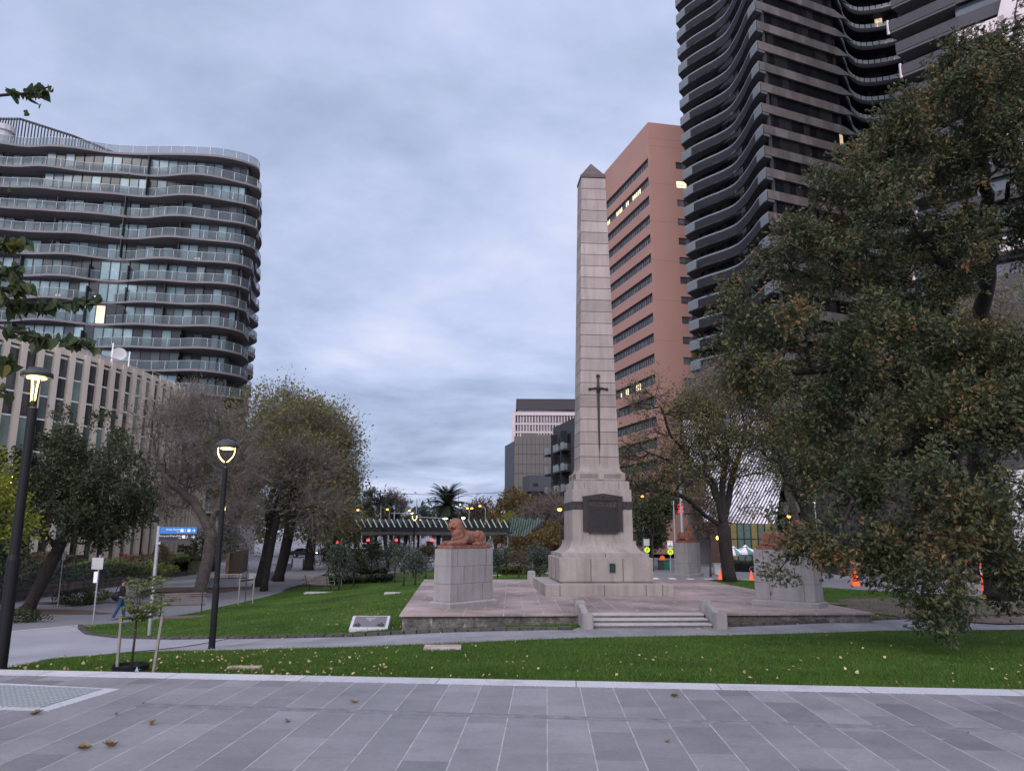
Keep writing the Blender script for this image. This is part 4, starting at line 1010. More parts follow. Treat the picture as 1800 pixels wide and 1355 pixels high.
for i, (w_, u) in enumerate(((0.13, 0.76), (0.10, 0.68), (0.03, 0.60), (0.03, 0.53))):
    k = 9 if w_ > 0.05 else 3
    for j in range(k):
        x = -w_ + 2*w_*j/k; x1 = x + 2*w_/k*0.6; f = lambda x, u, h: (x, -Dp*0.5 + u*Dp - h*math.sin(sl), 0.07 + u*0.26 + h*math.cos(sl))
        lt.add([f(x,u,0.010), f(x1,u,0.010), f(x1,u+0.035,0.010), f(x,u+0.035,0.010)], [(0,1,2,3)])
lt.build('lettering', mat('worn_white', (0.5, 0.5, 0.5), 0.7), tl)
for sx in (-1, 1):
    e = MB()
    for k in range(7):
        a = 2*math.pi*k/7; r_ = 0.05 + 0.02*(k % 2); cx = sx*(Wd-0.19)
        p = lambda rr, aa, h: (cx + rr*math.cos(aa)*1.5, -Dp*0.5 + (0.24 + rr*math.sin(aa)*1.1/Dp)*Dp - h*math.sin(sl), 0.07 + (0.24 + rr*math.sin(aa)*1.1/Dp)*0.26 + h*math.cos(sl))
        e.tube([p(0.01, a, 0.012), p(r_, a+0.4, 0.02), p(r_*1.05, a+0.9, 0.012)], 0.007, 5)
    e.build('bronze_emblem', M['bronze'], tl)
# ---------------------------------------------------------------- buildings
def V2(p): return Vector((p[0], p[1]))
def resample(pts, step, smooth=True):
    P = [V2(p) for p in pts]; out = []
    if smooth:
        Q = [P[0]*2-P[1]] + P + [P[-1]*2-P[-2]]
        for i in range(1, len(Q)-2):
            p0, p1, p2, p3 = Q[i-1:i+3]; n = max(4, int((p2-p1).length/0.4))
            for k in range(n):
                t = k/n; out.append(0.5*((2*p1)+(p2-p0)*t+(2*p0-5*p1+4*p2-p3)*t*t+(3*p1-p0-3*p2+p3)*t**3))
        out.append(P[-1])
    else: out = P
    res = [out[0]]; acc = 0
    for a, b in zip(out, out[1:]):
        L = (b-a).length; d = step - acc
        while d < L: res.append(a + (b-a)*(d/L)); d += step
        acc = L - (d - step)
    if (res[-1]-out[-1]).length > step*0.3: res.append(out[-1])
    return res
def offs(pts, d):
    """shift an open plan line to its right-hand side (away from the viewer when it runs left to right: negative d)"""
    out = []
    for i, p in enumerate(pts):
        t = (pts[min(i+1, len(pts)-1)] - pts[max(i-1, 0)]).normalized(); out.append(p + Vector((-t.y, t.x)) * d)
    return out
def strip(mb, pts, z0, z1, th=0.1, side=1):
    """thin upright band following a plan line, closed solid"""
    q = offs(pts, th*side); n = len(pts); vs = []
    for a, b in zip(pts, q): vs += [(a.x,a.y,z0),(a.x,a.y,z1),(b.x,b.y,z1),(b.x,b.y,z0)]
    fs = []
    for i in range(n-1):
        o = i*4; p = o+4
        fs += [(o,p,p+1,o+1),(o+1,p+1,p+2,o+2),(o+2,p+2,p+3,o+3),(o+3,p+3,p,o)]
    fs += [(0,1,2,3),(n*4-1,n*4-2,n*4-3,n*4-4)]
    return mb.add(vs, fs)
def panes(mb, pts, z0, z1, gap=0.0):
    for a, b in zip(pts, pts[1:]):
        d = (b-a)*gap; mb.add([(a.x+d.x,a.y+d.y,z0),(b.x-d.x,b.y-d.y,z0),(b.x-d.x,b.y-d.y,z1),(a.x+d.x,a.y+d.y,z1)], [(0,1,2,3)])
    return mb
# ---- left apartment tower with wavy balconies
M['slab_grey'] = mat('slab_render', (0.155, 0.145, 0.15), 0.85, 0.08, 0.4)
M['rail_glass'] = railglass('balustrade_glass', (0.11, 0.145, 0.155), 0.34)
M['apt_glass'] = glassmat('apartment_glass', [(0.02,0.028,0.03),(0.15,0.235,0.25),(0.07,0.11,0.12),(0.22,0.32,0.335),(0.014,0.02,0.022),(0.12,0.18,0.195),(0.17,0.25,0.26),(0.04,0.055,0.06)], 0.2, 0.006, (1.0,0.62,0.25), litst=1.0, spec=0.3)
M['darkframe'] = mat('window_frames', (0.018, 0.018, 0.02), 0.6)
def left_tower():
    zt = 54.0; px = [(-190,232),(-120,243),(-60,242),(0,249),(45,255),(90,254),(130,257),(190,266),(240,269),(300,269),(340,270),(385,273),(425,281),(448,290)]
    pts = [atz(x, y, zt) for x, y in px]; pts = [V2(p) for p in pts]
    e = pts[-1]; pts += [V2(at(x, 300, e.y + d)) for x, d in ((455.5,1.2),(458,3.6),(454,6.5),(451,9.5),(460,13),(466,16.5),(461,20.5),(458,24),(467,28),(469,31),(462,35))]
    line = resample(pts, 0.9); flat = resample([p for i, p in enumerate(pts) if i in (0,3,6,9,12,14,17,21,24)], 1.25)
    t = thing('apartment_tower', 'grey apartment tower with wavy glass fronted balconies at left', 'building', (pts[4].x, pts[4].y+8, -2.4))
    back = [Vector((pts[-1].x-2, pts[-1].y+4)), Vector((pts[0].x, pts[0].y+30))]
    FH = 3.12; nF = 18; posts = MB()
    for k in range(nF):
        z = zt - k*FH; ph = k*0.55
        L = [p + (offs(line, 1)[i]-p) * (0.42*math.sin(i*0.52+ph)) for i, p in enumerate(line)] if k else line
        MB().prism([tuple(p) for p in L] + [tuple(p) for p in back], z-0.30, z).build('floor_slab', M['slab_grey'], t, world=True)
        r = strip(MB(), offs(L, 0.10), z+0.05, z+1.12, 0.02).build('balustrade', M['rail_glass'], t, world=True)
        h = strip(MB(), offs(L, 0.08), z+1.12, z+1.155, 0.05)
        for p in offs(L, 0.09)[::2]: h.box(p.x-0.02, p.x+0.02, p.y-0.02, p.y+0.02, z, z+1.13)
        h.build('rail', M['galv'], r); h_ = C.objects[-1] if False else None
        r.children[0].data.transform(Matrix.Translation(-t.location))
        if k == 0: continue
        # recessed window wall, stepping in and out room by room
        w_ = MB(); fr = MB(); rnd = random.Random(k//3+5); zc = z + FH - 0.30; i = 0; base = offs(flat, 1.25); deep = offs(flat, 2.7)
        prev = None
        while i < len(flat)-1:
            n = rnd.choice((4,5,6,7)); src = base if rnd.random() < 0.62 else deep; seg = src[i:i+n+1]
            if len(seg) > 1:
                panes(w_, seg, z+0.02, zc-0.02)
                for p in seg: fr.box(p.x-0.045, p.x+0.045, p.y-0.09, p.y+0.02, z, zc)
                strip(fr, offs(seg, -0.03), zc-0.35, zc-0.001, 0.05)
                if prev is not None and (prev-seg[0]).length > 0.5: fr.wall(prev, seg[0], z, zc, 0.12)
                prev = seg[-1]
            i += n
            if i < len(flat)-1 and rnd.random() < 0.7:
                a, b = base[i], offs(flat, 0.35)[i]; fr.wall(a, b, z+0.01, zc-0.25 if rnd.random() < 0.5 else z+1.9, 0.10)
        w_.build('window_wall', M['apt_glass'], t, world=True); fr.build('window_frame', M['darkframe'], t, world=True)
    # plant screen of vertical slats on the roof
    sp = [V2(at(-140, 206, 104)), V2(at(35, 210, 104)), V2(at(130, 236, 109)), V2(at(198, 262, 114))]
    sl = MB(); L = resample(sp, 0.42, False); zs = 62.8
    for i, p in enumerate(L): sl.box(p.x-0.05, p.x+0.05, p.y-0.1, p.y+0.1, zt, zs - (0.0 if i < 40 else 0))
    strip(sl, [p for p in L], zs-0.3, zs, 0.2); strip(sl, L, zt+2.6, zt+2.75, 0.1); sl.build('roof_screen', M['dark'], t, world=True)
    c = at(8, 225, 101); MB().lathe([(1.2, zt), (1.2, c.z-0.9), (1.5, c.z-0.8), (1.5, c.z)], 14, (c.x, c.y, 0)).build('roof_vent', M['conc'], t, world=True)
    rnd = random.Random(3)
    for k in range(16):
        kk = rnd.choice((9,10,11,12,13,14,13,12,5,7)); z = zt - kk*FH; i = rnd.randrange(18, 52); p = offs(flat, 1.35)[min(i, len(flat)-1)]
        q = MB().box(-0.42, 0.42, -0.16, 0.16, 0.05, 0.75); q.lathe([(0.26,0),(0.26,0.02)], 12, (0.1, 0, 0)); o = q.build('air_conditioner', M['white'], t); o.location = Vector((p.x, p.y, z)) - t.location
left_tower()
# ---- curved beige civic building with upright fins
M['fin'] = mat('beige_render', (0.50, 0.44, 0.36), 0.85, 0.06, 0.5, streak=0.1)
M['civic_glass'] = glassmat('civic_glass', [(0.03,0.032,0.032),(0.10,0.15,0.14),(0.05,0.06,0.06),(0.14,0.19,0.175),(0.02,0.022,0.024),(0.08,0.11,0.105)], 0.07, 0.0)
def civic():
    zr = 14.0; px = [(-150,545),(-60,567),(0,586),(100,611),(200,637),(290,667),(335,689),(360,709),(372,728)]
    pts = [V2(atz(x, y, zr)) for x, y in px]; line = resample(pts, 1.2); zb = -3.0
    t = thing('civic_building', 'curved beige office building with tall upright fins behind the green tree', 'building', (pts[3].x-4, pts[3].y, zb))
    back = [Vector((pts[-1].x-8, pts[-1].y+6)), Vector((pts[0].x-25, pts[0].y+5))]
    inner = offs(line, 0.27)
    MB().prism([tuple(p) for p in offs(line, 0.5)] + [tuple(p) for p in back], zb, zr-0.5).build('core', M['dark'], t, world=True)
    pr = strip(MB(), offs(line, 0.1), zr-0.35, zr, 0.55); pr.build('parapet', M['fin'], t, world=True)
    rr = strip(MB(), offs(line, 0.1), zr+0.30, zr+0.34, 0.05)
    for p in offs(line, 0.12): rr.box(p.x-0.02, p.x+0.02, p.y-0.02, p.y+0.02, zr, zr+0.32)
    rr.build('roof_rail', M['galv'], t, world=True)
    MB().prism([tuple(p) for p in offs(line, 3.2)] + [tuple(p) for p in back], zr-0.5, zr+1.3).build('upper_roof', M['fin'], t, world=True)
    i = 0
    for i, p in enumerate(line):
        tn = (line[min(i+1, len(line)-1)] - line[max(i-1, 0)]).normalized(); nn = Vector((-tn.y, tn.x))
        # each fin is a wedge: broad to the front, set at a slight angle
        a, b = p - tn*0.17 - nn*0.01, p + tn*0.21 - nn*0.05; c, d = p + tn*0.14 + nn*0.4, p - tn*0.14 + nn*0.4
        MB().prism([tuple(a), tuple(b), tuple(c), tuple(d)], zb, zr-0.02).build('fin', M['fin'], t, world=True)
    rows = [(-0.5, 3.0), (3.05, 5.1), (5.2, 6.7), (6.8, 8.9), (9.0, 10.5), (10.6, 12.0), (12.1, 13.4)]
    for i, (a, b) in enumerate(zip(inner, inner[1:])):
        w_ = MB()
        for z0, z1 in rows: w_.add([(a.x,a.y,z0),(b.x,b.y,z0),(b.x,b.y,z1),(a.x,a.y,z1)], [(0,1,2,3)])
        g = w_.build('window', M['civic_glass'], t, world=True)
        tr = MB()
        for z0, z1 in rows: tr.wall(a, b, z1-0.03, z1+0.09, 0.05)
        o = tr.build('transom', M['white'], g); o.data.transform(Matrix.Translation(-t.location))
    for x, y, hh in ((197, 628, 1.7), (228, 632, 1.2)):
        c = atz(x, y+8, zr); MB().tube([(c.x-0.6, c.y+1, zr), (c.x-0.6, c.y+1, zr+hh)], 0.06, 6).build('mast', M['white'], t, world=True)
    c = atz(213, 640, zr); d = MB().lathe([(0.02,0.0),(0.35,0.05),(0.6,0.2),(0.58,0.22),(0.3,0.1),(0.02,0.05)], 16).build('satellite_dish', M['conc'], t); d.location = Vector((c.x-0.8, c.y+1.0, zr+0.9)) - t.location; d.rotation_euler = (R(70), 0, R(20))
civic()
# ---- salmon office slab with ribbon windows
M['salmon'] = mat('salmon_render', (0.335, 0.188, 0.152), 0.85, 0.07, 0.08, streak=0.05)
M['ribbon_glass'] = glassmat('ribbon_glass', [(0.07,0.075,0.09),(0.10,0.105,0.125),(0.05,0.055,0.065),(0.12,0.125,0.15),(0.085,0.09,0.11)], 0.15, 0.0)
M['ribbon_lit'] = emit('lit_office', (1.0, 0.85, 0.5), 0.75)
def salmon():
    zt = 76.6; A = V2(atz(1139, 215, zt)); B = V2(atz(1066, 300, zt)); Cc = V2(atz(1200, 222, zt))
    dl = (B-A).normalized(); dr_ = (Cc-A).normalized(); B2 = A + dl*27; C2 = A + dr_*26
    t = thing('office_block', 'salmon pink office block with dark ribbon windows behind the obelisk', 'building', (A.x, A.y, -1.5))
    nl = Vector((dl.y, -dl.x)); nl = nl if nl.dot(-A) > 0 else -nl
    nr = Vector((dr_.y, -dr_.x)); nr = nr if nr.dot(-A) > 0 else -nr
    q = [A - nl*0.6 - nr*0.6, B2 - nl*0.6, B2 + dr_*20, C2 - nr*0.6 ]
    MB().prism([tuple(p) for p in (A - nl*0.7 - nr*0.7, C2 - nr*0.7, C2 + dl*25, B2 - nl*0.7)], -2, zt-0.4).build('core', M['dark'], t, world=True)
    FH = 3.72; z0 = at(1139, 275, A.y).z
    mu, li, wl = MB(), MB(), MB()
    wall = MB()
    def seg(p, q_, za, zb, n, th=0.5): 
        return wall.prism([tuple(p), tuple(q_), tuple(q_-n*th), tuple(p-n*th)], za, zb)
    e0 = A + dl*0.55
    seg(A, e0, -2, zt, nl, 0.6); zprev = zt
    for k in range(20):
        top = z0 - k*FH; bot = top - 1.75
        if bot < 1: break
        seg(e0, B2, top, zprev, nl); zprev = bot
        L = 27-0.55; n = 34; ws = MB()
        for i in range(n):
            a, b = e0 + dl*(L*i/n) - nl*0.35, e0 + dl*(L*(i+1)/n) - nl*0.35
            lit = (k == 1 and (i in (5,6,7,8,9,12,13,16,17,18,19,24,25,26,27) or i > 27)) or (k == 11 and i in (8,9,10,15,16,19))
            (li if lit else ws).add([(a.x,a.y,bot),(b.x,b.y,bot),(b.x,b.y,top-0.45),(a.x,a.y,top-0.45)], [(0,1,2,3)])
            mu.box(a.x-0.09, a.x+0.09, a.y-0.09, a.y+0.12, bot, top)
        ws.build('ribbon_window', M['ribbon_glass'], t, world=True)
        mu.prism([tuple(e0-nl*0.33), tuple(B2-nl*0.33), tuple(B2-nl*0.5), tuple(e0-nl*0.5)], top-0.47, top-0.02)
    seg(e0, B2, -2, zprev, nl)
    # end wall with small paired windows
    x0 = 9.3; wa, wb = A + dr_*(x0-0.0), A + dr_*(x0+2.9)
    d0 = (V2(at(1191, 290, A.y)) - A).length; wa, wb = A + dr_*d0, A + dr_*(d0+2.7)
    seg(A + nr*0.0, wa, -2, zt, nr); seg(wb, C2, -2, zt, nr); zprev = zt; z1 = at(1191, 285, A.y+1).z
    for k in range(20):
        top = z1 - k*FH; bot = top - 1.35
        if bot < 1: break
        seg(wa, wb, top, zprev, nr); zprev = bot; ws = MB(); tgt = wl if k == 1 else ws
        for i in range(2):
            a, b = wa + (wb-wa)*(i/2+0.01) - nr*0.22, wa + (wb-wa)*(i/2+0.49) - nr*0.22
            tgt.add([(a.x,a.y,bot),(b.x,b.y,bot),(b.x,b.y,top),(a.x,a.y,top)], [(0,1,2,3)])
        if ws.v: ws.build('window', M['ribbon_glass'], t, world=True)
    seg(wa, wb, -2, zprev, nr)
    wall.build('wall', M['salmon'], t, world=True); mu.build('mullions', M['darkframe'], t, world=True)
    li.build('lit_window', M['ribbon_lit'], t, world=True); wl.build('lit_window', M['ribbon_lit'], t, world=True)
    # thin construction joints of the render
    jn = MB()
    for z in [zt-3.2] + [z0 - k*FH + 2.2 for k in range(0, 20, 2)]:
        if z > 3: jn.prism([tuple(A+nr*0.004), tuple(C2+nr*0.004), tuple(C2-nr*0.1), tuple(A-nr*0.1)], z, z+0.05)
    jn.build('render_joint', mat('render_joint', (0.19, 0.10, 0.085), 0.9), t, world=True)
salmon()
# ---- black tower with flowing balconies and bronze bands
M['charcoal'] = mat('charcoal_panel', (0.022, 0.0225, 0.027), 0.6, 0.12, 0.5, spec=0.12)
M['charcoal_soffit'] = mat('charcoal_soffit', (0.07, 0.07, 0.075), 0.8, 0.1, 0.5)
M['bronze_panel'] = glassmat('bronze_panel', [(0.088,0.076,0.072),(0.10,0.087,0.082),(0.08,0.071,0.067),(0.11,0.096,0.09)], 0.35, spec=0.5)
M['black_glass'] = glassmat('black_glass', [(0.006,0.006,0.008),(0.012,0.011,0.013),(0.008,0.009,0.012),(0.02,0.018,0.019),(0.007,0.007,0.009)], 0.16, 0.004, (1.0,0.75,0.45), spec=0.35, litst=0.7)
M['rail_pale'] = railglass('pale_balustrade_glass', (0.25, 0.28, 0.295), 0.55)
def black_tower():
    z_ = 44.0; px = [(1205.8,447.5),(1224.8,437.5),(1250,428),(1273,420),(1297,408.5),(1317.8,387),(1331.6,368),(1342,357),(1349,351.7)]
    lf = [V2(atz(x, y, z_)) for x, y in px]; K = lf[-1]
    R1 = V2(atz(1469, 51, 73.4)); u = (R1-K).normalized(); 
    rt = [K, R1]; curve = [R1 + Vector((2.2,2.6)), R1 + Vector((4.2,5.6)), R1 + Vector((7,7.5)), R1 + Vector((10.5,7.0)), R1 + Vector((14,5.2)), R1 + Vector((18,4))]
    t = thing('black_tower', 'tall black apartment tower with flowing balconies and bronze window bands', 'building', (K.x+4, K.y+8, -1.5))
    L0 = resample(lf, 0.8); Rr = resample([K, R1], 1.1, False); Cv = resample([R1]+curve, 0.9)
    bk = [curve[-1]+Vector((0,18)), Vector((lf[0].x+4, lf[0].y+14))]
    nr = Vector((u.y, -u.x)); nr = nr if nr.dot(-K) > 0 else -nr
    FH = 3.1; zk = 73.4 - 0.0
    core = [tuple(p) for p in offs(L0, 1.6)[2:-1]] + [tuple(K - nr*0.5 + u*1.2), tuple(R1 - nr*0.5)] + [tuple(p) for p in offs(Cv, 1.7)[2:]] + [tuple(p) for p in bk]
    MB().prism(core, -2, 118).build('core', M['charcoal'], t, world=True)
    for k in range(-13, 23):
        z = zk - k*FH
        if z > 110 or z < 3: continue
        ph = 0.06 * math.sin(k*0.35)
        Lw = [p + (offs(L0, 1)[i]-p) * ph * math.sin(math.pi*i/(len(L0)-1)) for i, p in enumerate(L0)]
        poly = [tuple(p) for p in Lw] + [tuple(K + u*1.2), tuple(K + u*1.2 + Vector((0, 3.0))), tuple(lf[0] + Vector((2.5, 3.5)))]
        MB().prism(poly, z-1.62, z-1.3).build('floor_slab', M['charcoal_soffit'], t, world=True)
        fa = strip(MB(), Lw, z-1.65, z-0.25, 0.12); a = lf[0]
        fa.build('fascia', M['charcoal'], t, world=True)
        cut = 4
        r = strip(MB(), offs(Lw, 0.03), z-0.248, z+0.0, 0.02); r.build('balustrade', M['rail_pale'], t, world=True)
        g2 = strip(MB(), offs(Lw[-cut:], -0.02), z-1.45, z-0.02, 0.02); g2.build('glass_panel', M['rail_pale'], t, world=True); strip(MB(), offs(Lw[:4], -0.02), z-1.45, z-0.0, 0.02).build('glass_panel', M['rail_pale'], t, world=True)
        gl = panes(MB(), offs(L0, 1.55)[2:-1], z-1.2, z-1.2+FH-0.1); panes(gl, [p - nr*0.42 for p in Rr[1:]], z-0.05, z+FH-1.1)
        panes(gl, offs(Cv, 1.6), z-0.8, z+FH-1.2); gl.build('window_wall', M['black_glass'], t, world=True)
        bb = MB()
        for i, (a, b) in enumerate(zip(Rr, Rr[1:])):
            d = (b-a)*0.012; a1, b1 = a+d, b-d; bb.prism([tuple(a1), tuple(b1), tuple(b1-nr*0.3), tuple(a1-nr*0.3)], z-1.2, z+0.04)
        # the band tapers to a point beyond the corner
        e = R1 + u*3.6 + Vector((0.3, 1.1)); zt_, zb_ = z+0.04, z-1.2
        bb.add([(R1.x,R1.y,zt_),(R1.x,R1.y,zb_),(e.x,e.y,zt_-0.25),(e.x,e.y,zt_-0.4),((R1.x+e.x)/2,(R1.y+e.y)/2-0.4,zb_+0.45)], [(0,1,4),(0,4,2),(4,3,2),(1,3,4)])
        bb.build('spandrel_band', M['bronze_panel'], t, world=True)
        cs = strip(MB(), Cv, z-1.15, z-0.55, 0.14); cs.prism([tuple(p) for p in Cv] + [tuple(p) for p in offs(Cv, 2.4)[::-1]], z-1.2, z-0.95); cs.build('curved_balcony', M['charcoal'], t, world=True)
        cg = MB()
        for i in range(2, len(Cv)-1): a, b = Cv[i], Cv[i+1]; d = (b-a)*0.08; cg.wall(a+d, b-d, z-0.54, z+0.10, 0.03, -1)
        cg.build('balustrade', M['rail_pale'], t, world=True)
black_tower()
# ---- dark tower with white hexagonal frames, far right
M['white_frame'] = mat('white_precast', (0.50, 0.44, 0.44), 0.75, 0.06, 0.8)
M['hex_dark'] = mat('dark_balcony_panel', (0.036, 0.034, 0.04), 0.6, 0.15, 1)
M['hex_glass'] = glassmat('blue_grey_glass', [(0.06,0.075,0.085),(0.08,0.1,0.115),(0.05,0.055,0.065)], 0.12, 0.01)
def hex_tower():
    P0, P1 = Vector((45.6, 80.5)), Vector((50.2, 75.8)); P2_ = Vector((66, 62))
    t = thing('hexagon_tower', 'dark tower with white hexagonal frames rising behind the oak at far right', 'building', (54, 76, -1.5))
    MB().prism([tuple(P0+Vector((1.8,1.6))), tuple(P1+Vector((1.5,1.6))), tuple(P2_+Vector((1.2,1.6))), (80, 75), (60, 95)], -2, 90).build('core', M['charcoal'], t, world=True)
    u1 = (P1-P0).normalized(); n1 = Vector((u1.y, -u1.x)); u2 = (P2_-P1).normalized(); n2 = Vector((u2.y, -u2.x))
    for k in range(28):
        z = 2 + k*3.1; so = 0.5*math.sin(k*1.9)
        a, b = P0 + u1*so, P1 + u1*0.2; MB().prism([tuple(a), tuple(b), tuple(b-n1*2.2), tuple(a-n1*2.2+u1*0.4)], z-0.3, z).build('balcony_slab', M['charcoal_soffit'], t, world=True)
        f = MB().wall(a, b, z+0.002, z+1.25, 0.08, -1); f.wall(a - n1*2.2, a, z+0.002, z+1.25, 0.08, 1); f.build('balcony_front', M['hex_dark'], t, world=True)
        if k % 2: MB().box(a.x-0.10, a.x+0.12, a.y-0.16, a.y+0.06, z-0.35, z+1.5).build('edge_fin', M['white_frame'], t, world=True)
        f = MB().wall(P1-n2*0.3, P2_-n2*0.3, z-0.2, z+1.3, 0.3, -1); f.build('spandrel', M['hex_dark'], t, world=True)
        g = panes(MB(), resample([P1-n2*0.7, P2_-n2*0.7], 1.6, False), z+1.31, z+2.89); g.build('window_band', M['hex_glass'], t, world=True)
    # honeycomb frame, on the broad face
    fr = MB(); W, H = 6.4, 12.4; Lt = (P2_-P1).length
    def P(s, z): q = P1 + u2*s + n2*0.3; return Vector((q.x, q.y, z))
    segs = []
    for r_ in range(9):
        zc = 2 + r_*H/2*1.0; 
    for c in range(-1, 5):
        for r_ in range(-1, 9):
            s0 = c*W*1.5; z0 = r_*H + (H/2 if c % 2 else 0); 
            hx = [(s0-W*0.5, z0), (s0-W*0.28, z0+H/2), (s0+W*0.28+W*0.44, z0+H/2), (s0+W, z0)]
            segs += [(hx[0], hx[1]), (hx[1], hx[2]), (hx[2], hx[3]), (hx[3], (hx[3][0]+W*0.5, z0))]
            hl = [(s0-W*0.5, z0), (s0-W*0.28, z0-H/2)]; segs.append((hl[0], hl[1])); segs.append(((s0+W, z0), (s0+W*0.72, z0-H/2)))
    for (a, b) in segs:
        if min(a[0], b[0]) < -0.5 or max(a[0], b[0]) > Lt+0.3: 
            a = (max(0, min(Lt, a[0])), a[1]); b = (max(0, min(Lt, b[0])), b[1])
            if abs(a[0]-b[0]) < 0.3 and a[0] in (0, Lt): continue
        q = MB().bar(P(*a), P(*b), 1.5, 1.7, (n2.x, n2.y, 0)); 
        if (P(*a)-P(*b)).length > 0.5: fr.v, o_ = fr.v, None; fr.add(q.v, q.f)
    fr.build('hexagon_frame', M['white_frame'], t, world=True)
hex_tower()
# ---- metal clad hall with lit glass foyer
def meshmat():
    m, t, b = newmat('ribbed_metal_screen'); w_ = t.nodes.new('ShaderNodeTexWave'); w_.wave_type = 'BANDS'; w_.bands_direction = 'X'
    w_.inputs['Scale'].default_value = 1.15; w_.inputs['Distortion'].default_value = 0.0
    t.links.new(coord(t, rot=(0, R(-35), 0)), w_.inputs[0]); n_ = noise(t, 0.25, 3)
    c = ramp(t, w_.outputs[1], [(0.35, (0.05, 0.045, 0.055)), (0.55, (0.62, 0.61, 0.66))]); c = mixc(t, 0.6, c, ramp(t, n_, [(0.4, (0.4,)*3), (0.6, (0.6,)*3)]), 'OVERLAY')
    t.links.new(c, b.inputs['Base Color']); b.inputs['Roughness'].default_value = 0.5; bump(t, b, w_.outputs[1], 0.8, 0.06); return m
M['screen'] = meshmat()
M['foyer'] = emit('lit_foyer', (0.85, 0.5, 0.16), 0.12)
M['curtain_glass'] = glassmat('foyer_glass', [(0.10,0.15,0.14),(0.22,0.17,0.07),(0.14,0.12,0.06),(0.08,0.12,0.12),(0.25,0.19,0.08)], 0.1)
def foyer_mat():
    m, t, b = newmat('foyer_glazing'); g = t.nodes.new('ShaderNodeNewGeometry'); r = g.outputs['Random Per Island']
    c = ramp(t, r, [(0.0, (0.13,0.12,0.06)), (0.3, (0.08,0.12,0.11)), (0.55, (0.17,0.14,0.06)), (0.8, (0.09,0.11,0.09))], 'CONSTANT')
    t.links.new(c, b.inputs['Base Color']); t.links.new(c, b.inputs['Emission Color']); b.inputs['Emission Strength'].default_value = 0.12; b.inputs['Roughness'].default_value = 0.1; return m
M['foyer_glass'] = foyer_mat()
def hall():
    zb = hz(24, 95)
    BL, BR, TR, TL = at(1238, 917, 93), at(1364, 921, 88), at(1392, 712, 97), at(1196, 724, 104)
    t = thing('theatre_hall', 'low hall wrapped in slanting white ribbed metal above a warmly lit glass foyer', 'building', (BL.x, BL.y, zb))
    MB().prism3([BL, BR, TR, TL], (0.4, 2.0, 0)).build('metal_screen', M['screen'], t, world=True)
    body = [(TL.x+1.0, TL.y+2.5), (TR.x, TR.y+2.5), (TR.x*1.2, TR.y*1.2), (TL.x*1.23, TL.y*1.2)]
    MB().prism(body, zb, TL.z-1.5).build('upper_volume', M['slab_grey'], t, world=True)
    # brown ribbed wing left of the screen
    a, b = at(1190, 900, 99), at(1238, 900, 94); w_ = MB().prism([(a.x,a.y),(b.x,b.y),(b.x+2,b.y+4),(a.x+3,a.y+6)], a.z-0.2, at(1190, 822, 99).z); 
    for i in range(24):
        q = a + (b-a)*(i/23); w_.box(q.x-0.06, q.x+0.06, q.y-0.12, q.y, a.z-0.2, at(1190, 822, 99).z)
    w_.build('brown_wing', mat('brown_cladding', (0.085, 0.062, 0.058), 0.7), t, world=True)
    g = at(1197, 894, 98); MB().box(g.x-0.55, g.x+0.55, g.y-0.3, g.y-0.15, g.z-0.55, g.z+0.6).build('red_sign', emit('red_panel', (1.0, 0.02, 0.03), 0.35), t, world=True)
    # glass foyer
    F0, F1 = at(1283, 925, 90), at(1366, 925, 86); pts = resample([V2(F0), V2(F1)], 0.85, False); z1 = F0.z + 0.3
    MB().prism([(F0.x,F0.y+0.3),(F1.x,F1.y+0.3),(F1.x+2,F1.y+6),(F0.x,F0.y+6)], zb, z1).build('lit_interior', M['foyer'], t, world=True)
    panes(MB(), pts, zb, z1-1.8).build('foyer_window', M['foyer_glass'], t, world=True); panes(MB(), pts, z1-1.7, z1).build('foyer_window', M['foyer_glass'], t, world=True)
    m_ = MB()
    for p in pts: m_.box(p.x-0.05, p.x+0.05, p.y-0.15, p.y-0.02, zb, z1)
    m_.wall(pts[0], pts[-1], z1-1.82, z1-1.68, 0.2, 1); m_.build('mullions', M['darkframe'], t, world=True)
    for px_ in (1262, 1272):
        c = at(px_, 945, 91); MB().ball(c, 0.22).build('pendant_light', emit('warm_lamp', (1.0, 0.5, 0.12), 6), t, world=True)
    W0, W1 = at(1248, 925, 92.5), F0; MB().wall(W0, F0, zb, W0.z, 0.3).build('side_window', mat('brown_interior', (0.07, 0.045, 0.035), 0.7), t, world=True)
hall()
def simple_block(name, label, corners, z0, z1, m, cat='building', wins=None, **kw):
    t = thing(name, label, cat, (corners[0][0], corners[0][1], z0)); MB().prism(corners, z0, z1).build('wall', m, t, world=True); return t
